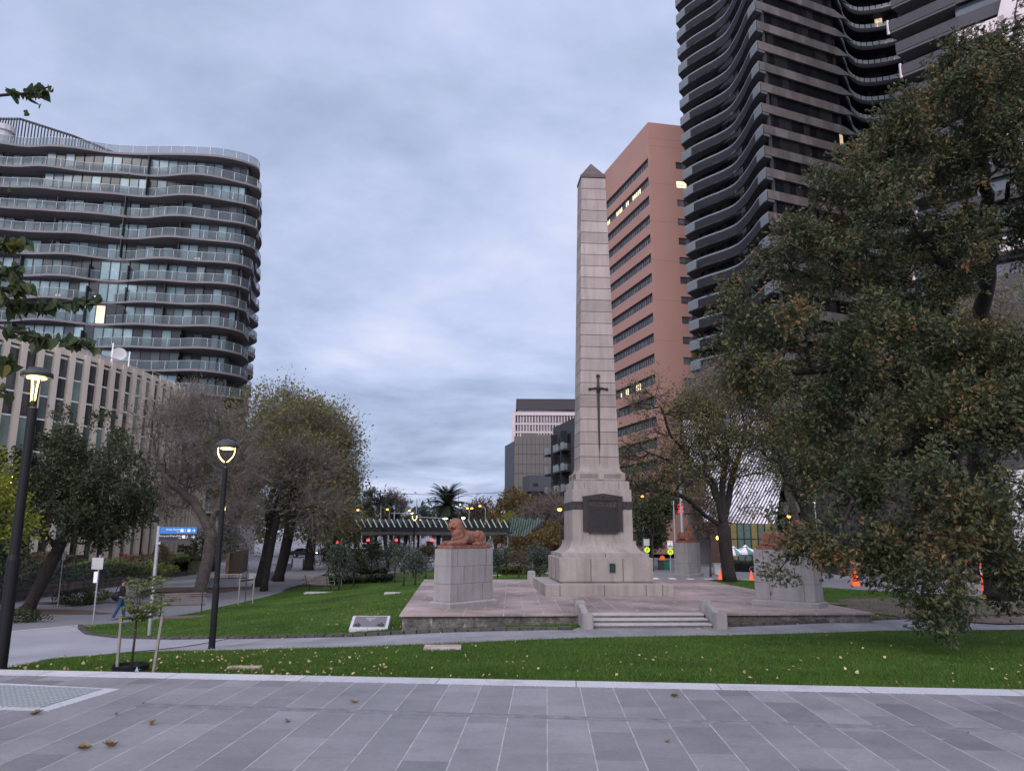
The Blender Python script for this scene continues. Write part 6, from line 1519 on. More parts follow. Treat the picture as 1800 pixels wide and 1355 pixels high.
# staked sapling in a tub on the front lawn
def sapling():
    p = gp(230, 1179); t = thing('sapling', 'young feathery green sapling growing from a black ring in the front lawn', 'sapling', p); Y = p.y; Lp = lambda x, y, dy=0: Vector(at(x, y, Y+dy)) - p
    MB().tube([(0,0,-0.05), Lp(238,1110), Lp(240,1083), Lp(246,1050), Lp(252,1025)], [0.016,0.014,0.012,0.008,0.004], 8).build('trunk', M['bark'], t, smooth=True)
    rng = np.random.default_rng(5); tw = MB(); Ps = []; Ds = []
    ends = [(232,1048),(240,1030),(262,1015),(285,1012),(300,1018),(230,1062),(290,1048),(300,1052),(262,1060),(280,1075),(250,1075),(232,1070),(270,1035),(245,1018),(292,1062),(232,1085),(258,1085)]
    for i, (x, y) in enumerate(ends):
        a = Lp(240 + rng.uniform(-2,6), min(1088, y + 32)); e = Lp(x, y, rng.uniform(-0.35, 0.35)); m = a.lerp(e, 0.5) + Vector((0,0,0.03)); tw.tube([a, m, e], [0.006,0.004,0.002], 4)
        for k in range(5):
            s = a.lerp(e, 0.45+0.55*k/4); az = rng.uniform(0, 6.28); f = s + Vector((math.cos(az)*0.13, math.sin(az)*0.13, rng.uniform(-0.02,0.06)))
            for j in range(20):
                q = s.lerp(f, j/20); Ps.append(np.array(q)); d = np.array(f-s)/0.13; sd2 = np.cross(d, [0,0,1]) * (1 if j % 2 else -1); Ds.append(sd2*1.4 + d*0.5 + np.array([0,0,-0.1]))
    V, F = leaves(np.array(Ps), 'quad', 0.042, rng, dirs=np.array(Ds)*2, up=1.2); fast_mesh('crown', V, F, M['limeleaf'], t); tw.build('twigs', M['bark'], t)
    q = gp(229, 1180); tb = MB().lathe([(0.20,-0.03),(0.205,0.085),(0.195,0.085),(0.19,0.05)], 24).build('tree_ring', M['black']); tb.location = q; tag(tb, 'black plastic watering ring around the foot of the sapling', 'tree ring')
    tg = MB().prism3([(0,0,0),(0.05,0,0),(0.022,0,0.055)], (0,0.004,0)).build('label', mat('blue_tag', (0.25,0.45,0.62), 0.6), tb); tg.location = (0.13, -0.165, 0.03)
    M['stake'] = mat('weathered_wood', (0.20, 0.18, 0.155), 0.85, 0.2, 10)
    for i, ((x0,y0),(x1,y1),lab) in enumerate([((205,1182),(214,1080),'left'), ((268,1183),(286,1080),'right'), ((262,1120),(266,1080),'rear')]):
        if i == 2: continue
        a = gp(x0, y0); b = at(x1, y1, a.y+0.05); s = MB().bar(a - Vector((0,0,0.1)), b, 0.028, 0.028).build('stake', M['stake'])
        tag(s, 'weathered timber stake on the %s of the sapling' % lab, 'stake')
        if i == 0:
            c = at(214, 1093, a.y); e = at(238, 1108, p.y); MB().bar(c, e, 0.03, 0.012).build('cross_piece', M['stake'], s)
sapling()
# clumping plants
def clump(mb_P, rng, c, r, h, n): 
    a = rng.uniform(0, 6.283, n); rr = r*np.sqrt(rng.uniform(0, 1, n)); return np.stack([c[0]+rr*np.cos(a), c[1]+rr*np.sin(a), np.full(n, c[2])], 1)
def tuft(name, label, c, r, h, n, m, seed, group, wid=0.012, cat='plant', droop=0.6):
    rng = np.random.default_rng(seed); a = rng.uniform(0, 6.283, n); d = np.stack([np.cos(a), np.sin(a)], 1); ln = rng.uniform(0.1, 1.0, n)[:,None]
    B = np.concatenate([d*r*0.25*rng.uniform(0,1,n)[:,None], np.zeros((n,1))], 1); H = h*rng.uniform(0.6,1.1,n)[:,None]
    Mi = B + np.concatenate([d*r*0.5*ln, H*0.85], 1); E = B + np.concatenate([d*r*ln*1.15, H*(1-droop*ln*0.7)], 1); s = np.stack([-d[:,1], d[:,0], np.zeros(n)], 1)*wid
    V = np.stack([B-s, B+s, Mi+s, Mi-s, E], 1).reshape(-1, 3); F = np.concatenate([np.array([[0,1,2,3]]) + (np.arange(n)*5)[:,None], np.array([[3,2,4,4]]) + (np.arange(n)*5)[:,None]])
    F2 = F.copy(); o = None
    me_V = V; q = np.array([[0,1,2,3]]) + (np.arange(n)*5)[:,None]; t_ = np.array([[3,2,4]]) + (np.arange(n)*5)[:,None]
    tris = np.concatenate([q[:,[0,1,2]], q[:,[0,2,3]], t_]); o = fast_mesh(name, V, tris, m); o.location = c; return tag(o, label, cat, group)
def shrub(name, label, c, rx, ry, rz, n, m, seed, size=0.07, group=None, kind='oval', cat='shrub'):
    rng = np.random.default_rng(seed); u = rng.normal(size=(n,3)); u /= np.linalg.norm(u, axis=1)[:,None]; u *= rng.uniform(0.55, 1.0, n)[:,None]**0.5
    k = 1 + 0.16*np.sin(u[:,0]*5+seed) + 0.14*np.cos(u[:,1]*6+u[:,2]*4); P = u*np.array([rx,ry,rz])*k[:,None] + np.array([0,0,rz*0.85]); P[:,2] = np.abs(P[:,2])
    V, F = leaves(P, kind, size, rng); b = thing(name, label, cat, c, 0, group); fast_mesh('foliage', V, F, M[m], b)
    st = MB(); 
    for j in range(5): a = j*1.3; st.tube([(0,0,-0.05),(rx*0.4*math.cos(a), ry*0.4*math.sin(a), rz*0.9)], [0.02,0.008], 5)
    st.build('stem', M['bark'], b); return b
GR = 'strappy grass clumps in the bed by the far bench'
for i, px in enumerate(range(585, 692, 9)):
    c = gp(px, 1027 - (px-585)*0.04 - (i%2)*2); tuft('grass_clump', 'dark green strappy clump in the low bed right of the far bench', c, 0.85, 0.62, 260, M['greenleaf' if i%3 else 'limeleaf'], 100+i, GR, 0.02)
for i, px in enumerate([640,655,672,880,892,905,918,930,942,952]):
    c = gp(px, 1009 if px > 800 else 1013); tuft('grass_clump', 'green strappy clump in the bed behind the platform lawn', c, 1.1, 0.85, 240, M['limeleaf' if px > 800 else 'greenleaf'], 130+i, 'grass clumps behind the platform', 0.025)
def ytree(px, py, Y, w_, h_, m, seed, label, n=1500, twn=250, sz=0.13):
    c = on(px, Y); topz = at(px, py-h_, Y).z; cz = at(px, py, Y).z; k = mpp(Y)
    return make_tree('young_tree', label, 'young tree', [tuple(c), (c.x+0.02, c.y, max(c.z+0.4, cz-h_*k*0.8))], [(c.x, c.y, cz, w_*k, w_*k, h_*k), (c.x+0.2*w_*k, c.y, cz+0.3*h_*k, w_*k*0.7, w_*k*0.7, h_*k*0.6)], ('oval', sz, m, n, 0.1), n_attr=60, R0=0.05, r0=0.008, seed=seed, seg=0.3, n_twig=twn, twig_len=0.35, twig_r=0.006)
for a in [(600,985,48,19,22,'greyleaf',201,'young grey green tree left of the canopy nearest the far bench',2600),(625,990,52,18,20,'greenleaf',202,'young dark green tree just right of the grey green one',2600),(655,970,60,16,14,'greenleaf',203,'young dark tree under the left end of the canopy'),
          (580,975,60,14,14,'greyleaf',204,'small grey leaved tree at the corner of the road and park'),(712,983,46,16,16,'greyleaf',205,'young silvery tree on the lawn left of the near lion pedestal',1500),(696,972,56,16,14,'greyleaf',206,'young silvery tree on the lawn, furthest left of the silvery ones'),
          (732,988,44,13,14,'greyleaf',207,'darker young tree on the lawn beside the near lion pedestal',1300),(750,975,62,14,12,'brownleaf',208,'young brownish tree behind the near lion pedestal'),(875,985,60,10,12,'greyleaf',209,'small tree right behind the near lion pedestal'),
          (912,985,60,18,18,'brownleaf',210,'reddish brown young tree in the bed behind the platform',1100),(948,985,55,16,22,'greyleaf',211,'grey green young tree left of the obelisk base',2600),(890,978,66,12,10,'greyleaf',212,'small silvery tree right of the near lion pedestal')]:
    ytree(*a)
for i, (px, py, rx, rz, m, lab) in enumerate([(640,1000,1.6,0.9,'greenleaf','dark shrub below the canopy left end'),(672,995,1.5,0.8,'greenleaf','dark shrub below the canopy beside the planter'),(868,1003,1.0,0.9,'greenleaf','dark shrub directly right of the near lion pedestal'),(960,1003,1.2,1.1,'greyleaf','grey green shrub left of the obelisk plinth'),(598,1003,1.4,0.9,'greyleaf','pale flowering shrub at the park corner by the road')]):
    shrub('shrub', lab, gp(px, py), rx, rx, rz, 1500, m, 300+i, 0.12)
# ---------------------------------------------------------------- lamps
M['lamp_glow'] = emit('lamp_glow', (1.0, 0.80, 0.28), 1.6)
M['amber'] = emit('amber_lamp', (1.0, 0.33, 0.05), 4.0)
M['amber_pale'] = emit('pale_lamp', (1.0, 0.80, 0.45), 6.0)
M['red_light'] = emit('red_signal', (1.0, 0.03, 0.04), 4.0)
M['lens_white'] = emit('white_lens', (1.0, 0.95, 0.85), 4.0)
def post_lamp(px, py, pyt, label, r=0.085, light=True, disc=False):
    p = gp(px, py); H = at(px, pyt, p.y).z - p.z
    t = thing('post_lamp', label, 'street lamp', p, 0, 'black post top lamps of the park')
    k = H / 5.6; w2 = 0.30*k
    MB().lathe([(r*1.15, -0.1), (r*1.1, 0.0), (r, 0.05), (r*0.98, 1.3), (r*0.82, 1.36), (r*0.75, H*0.86), (r*0.55, H*0.863), (r*0.5, H*0.885)], 16).build('pole', M['black'], t, smooth=False)
    hd = H*0.885; w_ = 0.27*k; top = H
    if disc: w_ = 0.27*k; hd = H*0.86
    for s in (-1, 1):
        pts = [(0.02*s, 0, hd), (0.035*s, 0, hd + (top-hd)*0.5), (0.05*s, 0, hd + (top-hd)*0.74)] if disc else [(0.03*s, 0, hd), (w_*0.45*s, 0, hd + (top-hd)*0.09), (w_*0.78*s, 0, hd + (top-hd)*0.24), (w_*0.94*s, 0, hd + (top-hd)*0.42), (w_*0.96*s, 0, hd + (top-hd)*0.62)]
        MB().tube(pts, 0.019, 6).build('bracket', M['black'], t, smooth=True)
        q = [(x*0.93, y-0.012, z) for x, y, z in pts[0:]]; MB().tube(q, 0.013, 5).build('glow_strip', M['lamp_glow'], t)
    zc = hd + (top-hd)*0.62
    if disc: zc = top - 0.17*k; MB().lathe([(w_*0.9, zc-0.01), (w_*1.05, zc), (w_*1.03, zc+0.05), (w_*0.6, zc+0.13*k), (0.1, top), (0.01, top+0.01)], 28).build('hood', M['dark'], t, smooth=True)
    else: MB().lathe([(w_*0.72, zc), (w_*1.2, zc + 0.01), (w_*1.22, zc+0.04), (w_*1.12, zc + (top-zc)*0.42), (w_*0.86, zc + (top-zc)*0.72), (w_*0.5, zc + (top-zc)*0.92), (0.05, top), (0.01, top+0.01)], 28).build('hood', M['dark'], t, smooth=True)
    MB().lathe([(0.02, zc-0.03), (w_*0.62, zc-0.025), (w_*0.66, zc-0.002)], 24).build('diffuser', M['lamp_glow'], t)
    if light:
        l = bpy.data.lights.new('lamp_light', 'POINT'); l.energy = 14; l.color = (1.0, 0.8, 0.35); l.shadow_soft_size = 0.12
        o = bpy.data.objects.new('lamp_light', l); C.objects.link(o); o.parent = t; o.location = (0, 0, zc-0.12)
    return t
post_lamp(-1, 1180, 647, 'tall black post lamp with lit disc hood at the far left edge', 0.075, disc=True)
post_lamp(372, 1140, 772, 'black post lamp with glowing cup shaped bracket beside the blue sign', 0.07)
p = gp(1688, 1106)
t = thing('post_lamp', 'black lamp post at the right whose top is lost in the oak leaves', 'street lamp', p, 0, 'black post top lamps of the park')
MB().lathe([(0.11,-0.1),(0.105,0),(0.10,1.3),(0.082,1.36),(0.07,4.9)], 16).build('pole', M['black'], t); MB().lathe([(0.2,4.95),(0.33,4.97),(0.3,5.1),(0.05,5.3)], 20).build('hood', M['dark'], t); MB().lathe([(0.05,4.9),(0.19,4.93)], 16).build('diffuser', M['lamp_glow'], t)
def small_lamp(px, Y, py, label, lit='lamp_glow'):
    b0 = on(px, Y); H = at(px, py, Y).z - b0.z; t = thing('post_lamp', label, 'street lamp', b0, 0, 'black post top lamps of the park')
    MB().tube([(0,0,-0.1),(0,0,H*0.88)], 0.075, 8).build('pole', M['black'], t); MB().lathe([(0.25,H*0.965),(0.34,H*0.97),(0.2,H),(0.02,H*1.01)], 14).build('hood', M['dark'], t)
    b = MB(); 
    for s in (-1,1): b.tube([(0.02*s,0,H*0.88),(0.18*s,0,H*0.92),(0.2*s,0,H*0.965)], 0.025, 5)
    b.build('glow_bracket', M[lit], t)
small_lamp(387, 48, 884, 'black post lamp under the elms left of the planter wall'); small_lamp(728, 66, 902, 'black post lamp standing in front of the canopy'); small_lamp(0, 33, 828, 'partly hidden lit post lamp behind the tall one at the left edge')
def roadlamp(px, py, Y, label, arms=((-1, 0),), lamp='amber', pole='galv', r=0.09, gpn='orange street lamps far behind the park', size=0.22, arm=1.3):
    b0 = on(px, Y); H = at(px, py, Y).z - b0.z; t = thing('street_lamp', label, 'street lamp', b0, 0, gpn)
    MB().tube([(0,0,-0.3),(0,0,H-0.4)], [r*1.4, r*0.8], 8).build('pole', M[pole], t)
    for dx, dy in arms:
        MB().tube([(0,0,H-0.5),(dx*arm*0.5,dy,H-0.1),(dx*arm,dy,H+0.05)], r*0.6, 6).build('arm', M[pole], t)
        MB().ball((dx*arm, dy, H+0.12), (size*1.3, size*0.8, size*0.25)).build('lamp_head', M['dark'], t); MB().ball((dx*arm, dy-0.02, H-0.02), (size, size*0.9, size*0.7)).build('lamp_bulb', M[lamp], t)
roadlamp(601, 894, 128, 'twin headed lamp with two amber lights left of the canopy', ((-1,0),(1,0)), arm=0.55)
roadlamp(636, 896, 122, 'single amber lamp above the left end of the canopy', ((-0.6,0),))
roadlamp(683, 895, 140, 'amber lamp beside the gum tree', ((-0.3,0),))
roadlamp(722, 897, 150, 'amber lamp left of the tall bare mast', ((-0.3,0),))
roadlamp(824, 893, 135, 'pair of close amber lamps right of the palm', ((-0.4,0),(0.6,0)), arm=0.8)
roadlamp(853, 889, 135, 'amber lamp on a curved arm at the right of the canopy', ((-1,0),), arm=1.0)
roadlamp(862, 921, 95, 'leaning lamp with amber light at the right tip of the canopy', ((-0.4,0),), size=0.22)
roadlamp(893, 920, 100, 'small amber lamp under the glowing yellow tree', ((0.0,0),), 'amber_pale', size=0.16, arm=0.2)
roadlamp(984, 895, 85, 'bright orange lamp just left of the obelisk', ((0.0,0),), pole='dark', size=0.26, arm=0.2)
roadlamp(1131, 872, 85, 'orange lamp just right of the obelisk under the elm bough', ((0.0,0),), size=0.17, arm=0.2)
roadlamp(1436, 881, 75, 'pale street lamp seen between the elm and the oak', ((0.0,0),), 'amber_pale', size=0.17, arm=0.2)
roadlamp(1389, 907, 74, 'square orange light above the front right lion', ((0.0,0),), 'amber', size=0.2, arm=0.2)
roadlamp(739, 914, 100, 'small amber lamp just above the canopy roof', ((0,0),), size=0.18, arm=0.2)
roadlamp(814, 910, 110, 'whitish yellow lamp behind the near lion', ((0,0),), 'amber_pale', size=0.24, arm=0.2)
p0 = at(700, 902, 120); t = thing('street_lamp', 'pale lamp on a long horizontal arm above the canopy', 'street lamp', on(692, 120))
b0 = t.location; MB().tube([(0,0,-0.3),(0,0,p0.z-b0.z+0.3)], 0.09, 8).build('pole', M['galv'], t); MB().bar((-0.5,0,p0.z-b0.z), (2.9,0,p0.z-b0.z), 0.08, 0.08).build('arm', M['galv'], t); MB().ball((2.9,0,p0.z-b0.z-0.02), (0.3,0.18,0.09)).build('lamp_bulb', M['amber_pale'], t)
def mast(px, pyt, Y, label, r=0.07, cat='mast', extra=None):
    b0 = on(px, Y); H = at(px, pyt, Y).z - b0.z; t = thing('mast', label, cat, b0); MB().tube([(0,0,-0.3),(0,0,H)], [r, r*0.7], 8).build('pole', M['galv'], t)
    if extra: extra(t, H)
    return t
def ex1(t, H): 
    MB().tube([(0,0,H-0.8),(3.0,0,H-2.5)], 0.02, 4).build('stay_wire', M['dark'], t); MB().bar((-0.6,0,H-2.4),(4.0,0,H-2.6), 0.07, 0.07).build('arm', M['galv'], t); MB().ball((4.0,0,H-2.65), (0.34,0.2,0.09)).build('lamp_bulb', M['amber_pale'], t)
mast(731, 877, 105, 'tall tram pole with stay wire and a lamp arm pointing at the palm', 0.09, extra=ex1)
def ex2(t, H):
    for k in (-1, 1): MB().ball((0.35*k,0,H-3.2), (0.24,0.2,0.2)).build('floodlight', M['amber_pale' if k > 0 else 'white'], t)
mast(805, 860, 160, 'thin mast with pale floodlights right of the palm', 0.09, extra=ex2)
mast(668, 888, 130, 'bare grey pole behind the left part of the canopy', 0.08)
mast(1199, 800, 70, 'tall grey pole right behind the back right lion', 0.16); mast(1186, 880, 70, 'shorter grey pole just left of the back right lion', 0.08)
# overhead wire
a, b = at(560, 858, 110), at(960, 859, 110); m_ = a.lerp(b, 0.5) - Vector((0,0,0.9)); w_ = MB().tube([a, a.lerp(m_, 0.5)-Vector((0,0,0.2)), m_, m_.lerp(b, 0.5)-Vector((0,0,0.2)), b], 0.035, 4).build('overhead_wire', M['dark']); tag(w_, 'thin overhead wire crossing the sky behind the palm', 'wire')
# traffic signals
def signal(px, py, Y, label, size=0.16):
    b0 = on(px, Y); H = at(px, py, Y).z - b0.z; t = thing('traffic_light', label, 'traffic light', b0, 0, 'red traffic lights'); MB().tube([(0,0,-0.2),(0,0,H+0.3)], 0.06, 6).build('pole', M['galv'], t)
    MB().box(-0.2,0.2,-0.22,0.0,H-0.85,H+0.35).build('signal_head', M['black'], t); MB().ball((0,-0.24,H), (size,0.05,size)).build('red_light', M['red_light'], t)
for i, (px, py, Y, lab) in enumerate([(594,953,110,'red signal left of the canopy beside the road mouth'),(648,949,112,'large red signal under the left end of the canopy'),(697,949,118,'red signal between the canopy legs'),(760,949,115,'red signal just left of the near lion'),(596,965,100,'low red light by the parked cars at the left')]): signal(px, py, Y, lab, 0.22 if i in (1,2,3) else 0.16)
# ---------------------------------------------------------------- folded canopy
def canopy():
    Y = 78; zt = zat(914, Y, 760); zb = zat(923, Y, 760); xl = at(636, 920, Y).x; xr = at(875, 920, Y).x; n = 23; st = (xr-xl)/n; D = 11
    c0 = on(760, Y); t = thing('canopy', 'black shelter with a green and white zigzag folded roof beyond the lawn', 'canopy', c0)
    ro = MB(); un = MB()
    x0 = xl - st; 
    for i in range(n+3):
        xa = x0 + i*st; peak = zt + (0.1 if i > n-2 else 0)
        ro.add([(xa,Y-0.1,peak+0.1),(xa+st*0.75,Y-0.1,zb-0.25),(xa+st*0.75,Y+D,zb-0.35),(xa,Y+D,peak+0.0)], [(0,1,2,3)]); ro.add([(xa+st*0.75,Y-0.1,zb-0.25),(xa+st,Y-0.1,peak+0.1),(xa+st,Y+D,peak),(xa+st*0.75,Y+D,zb-0.35)], [(0,1,2,3)])
        un.prism3([(xa,Y-0.2,peak+0.04),(xa+st*0.75,Y-0.2,zb-0.28),(xa+st*0.75,Y-0.2,zb-0.65),(xa-0.0,Y-0.2,zb-0.65)], (0,0.12,0)); un.prism3([(xa+st*0.75,Y-0.2,zb-0.28),(xa+st,Y-0.2,peak+0.02),(xa+st,Y-0.2,zb-0.65),(xa+st*0.75,Y-0.2,zb-0.65)], (0,0.12,0))
    xe = x0 + (n+3)*st
    wg = MB()
    for k in range(4): xa = xe + k*0.85 - 1.6; wg.add([(xa, Y-0.3, zb-0.95),(xa+1.9, Y-0.1, zt+0.28),(xa+2.5, Y+1, zt+0.05),(xa+0.6, Y+0.8, zb-1.1)], [(0,1,2,3)])
    m, tt, b = newmat('folded_roof'); wv = N('ShaderNodeTexWave', tt); wv.bands_direction = 'DIAGONAL'; wv.inputs['Scale'].default_value = 1.0; tt.links.new(coord(tt), wv.inputs[0]); tt.links.new(ramp(tt, wv.outputs[1], [(0.4, (0.10,0.20,0.15)), (0.6, (0.42,0.52,0.46))]), b.inputs['Base Color'])
    ro.build('folded_roof', M['dark'] , t, world=True); eg = MB()
    for i in range(n+3): xa = x0 + i*st; eg.bar((xa,Y-0.32,zt+0.08),(xa+st*0.72,Y-0.32,zb-0.2),0.05,0.10)
    eg.build('roof_edge', mat('pale_green_edge', (0.36,0.45,0.40), 0.6), t, world=True); wg.build('roof_wing', m, t, world=True); un.build('fascia', M['black'], t, world=True)
    uz = zat(944, Y-3, 760); so = MB(); so.prism3([(xl-0.4,Y-0.25,zb-0.66),(xr+1.5,Y-0.25,zb-0.66),(xr-1.0,Y+4,uz+0.4),(xl+4.5,Y+4,uz+0.4)], (0,0,-0.15)); so.build('soffit', M['black'], t, world=True)
    bm_ = MB().bar((xl,Y-0.3,zb-0.85),(xr+1,Y-0.3,zb-0.85),0.25,0.35); bm_.bar((xl+3.5,Y-0.8,uz+0.35),(xr,Y-0.8,uz+0.35),0.2,0.3)
    for k in range(7): xx = xl + 0.5 + k*(xr-xl-3)/6; bm_.bar((xx,Y-0.3,zb-0.9),(xx+3.4,Y-0.7,uz+0.38),0.12,0.2)
    for k in range(1, 3): f = k/3; bm_.bar((xl+3.5*f,Y-0.45,zb-0.9+(uz-zb+1.25)*f),(xr+1-2*f,Y-0.45,zb-0.9+(uz-zb+1.25)*f),0.08,0.1)
    bm_.build('roof_beam', M['dark'], t, world=True)
    for pt_, pb_ in (((675,930),(684,972)),((715,935),(707,965)),((772,935),(768,972))):
        MB().tube([at(pt_[0],pt_[1],Y-0.2), (at(pb_[0],pb_[1],Y).x, Y, hz(at(pb_[0],pb_[1],Y).x, Y)-0.2)], [0.22,0.14], 8).build('leg', M['black'], t, world=True)
canopy()
# ---------------------------------------------------------------- cars
def car_proto(name, label, body, group, loc, rz, lit=None, van=False):
    t = thing(name, label, 'car' if not van else 'van', loc, rz, group); L, W_ = (4.3, 1.72) if not van else (4.9, 1.85)
    if van: pf = [(-2.4,0.3),(-2.42,1.0),(-2.35,2.0),(-2.1,2.1),(1.1,2.1),(1.7,1.25),(2.35,1.0),(2.42,0.5),(2.35,0.3)]; cab = [(-2.3,1.3),(-2.25,1.95),(1.0,1.95),(1.55,1.3)]
    else: pf = [(-2.1,0.32),(-2.15,0.75),(-2.0,0.98),(-1.45,1.03),(-1.0,1.38),(-0.2,1.46),(0.55,1.38),(1.25,0.98),(1.95,0.82),(2.14,0.6),(2.12,0.32)]; cab = [(-1.42,1.0),(-0.98,1.33),(-0.2,1.41),(0.52,1.34),(1.15,1.0)]
    MB().prism3([(x, -W_/2, z) for x, z in pf], (0, W_, 0)).build('body', M[body], t, bevel=0.06)
    MB().prism3([(x, -W_/2-0.012, z) for x, z in cab], (0, W_+0.024, 0)).build('side_windows', M['black_glass'], t)
    for a, b in ((cab[-1], cab[-2]), (cab[0], cab[1])):
        s = 1 if a[0] > 0 else -1
        MB().add([(a[0]+0.10*s,-W_*0.42,a[1]-0.0),(a[0]+0.10*s,W_*0.42,a[1]),(b[0]+0.11*s,W_*0.40,b[1]+0.0),(b[0]+0.11*s,-W_*0.40,b[1])], [(0,1,2,3)]).build('windscreen', M['black_glass'], t)
    for x in (-1.3, 1.32):
        for s in (-1, 1):
            w_ = MB().tube([(x, s*(W_/2-0.18), 0.32), (x, s*(W_/2+0.02), 0.32)], 0.32, 16).build('wheel', M['black'], t); MB().tube([(x, s*(W_/2+0.02), 0.32), (x, s*(W_/2+0.035), 0.32)], 0.19, 10).build('rim', M['galv'], w_)
    for s in (-1, 1):
        MB().ball((2.06 if not van else 2.36, s*0.62, 0.68), (0.10,0.2,0.09)).build('headlight', M['lens_white'] if lit in ('front','both') else M['white'], t)
        MB().ball((-2.1 if not van else -2.4, s*0.66, 0.82), (0.06,0.16,0.09)).build('tail_light', M['red_light'] if lit in ('rear','both') else mat('red_plastic', (0.25,0.01,0.01), 0.4), t)
    return t
M['carwhite'] = mat('white_car_paint', (0.62,0.63,0.65), 0.3, 0.03); M['carsilver'] = mat('silver_car_paint', (0.36,0.38,0.41), 0.3, 0.03, metal=0.4); M['cardark'] = mat('dark_car_paint', (0.03,0.032,0.038), 0.3, 0.1); M['carred'] = mat('maroon_car_paint', (0.16,0.03,0.03), 0.3, 0.1)
CG = 'cars on the far streets'
car_proto('parked_car', 'white hatchback seen side on left of the obelisk base', 'carwhite', CG, on(932, 112), R(172))
car_proto('parked_car', 'dark car with lit headlight crossing the far end of the road', 'cardark', CG, on(536, 125), R(5), 'front')
car_proto('parked_car', 'car with glowing tail lights waiting behind the canopy beside the near lion', 'carsilver', CG, on(736, 105), R(85), 'rear')
for i, (px, Y, rz, col, lab) in enumerate([(612,120,20,'carsilver','silver car at the left end of the far traffic queue'),(628,128,15,'carwhite','white car in the far queue behind the first red signal'),(642,122,30,'carsilver','silver car under the large red signal'),(655,130,10,'carwhite','white car right of the large red signal'),(618,112,25,'carred','maroon car in front of the far queue by the road mouth'),(672,118,0,'cardark','dark car behind the left canopy leg'),(860,95,100,'carwhite','white car with a headlight right of the near lion'),(925,110,12,'carsilver','silver car under the plane tree'),(950,112,8,'carwhite','white car parked behind the plane trunk'),(962,100,10,'carsilver','silver blue car close to the obelisk plinth'),(690,132,12,'carwhite','small white car between the canopy legs')]):
    car_proto('parked_car', lab, col, CG, on(px, Y), R(rz), 'front' if 'headlight' in lab else ('rear' if i in (0,4) else None))
car_proto('delivery_van', 'white van in the far queue behind the large red signal', 'carwhite', CG, on(656, 140), R(15), None, True)
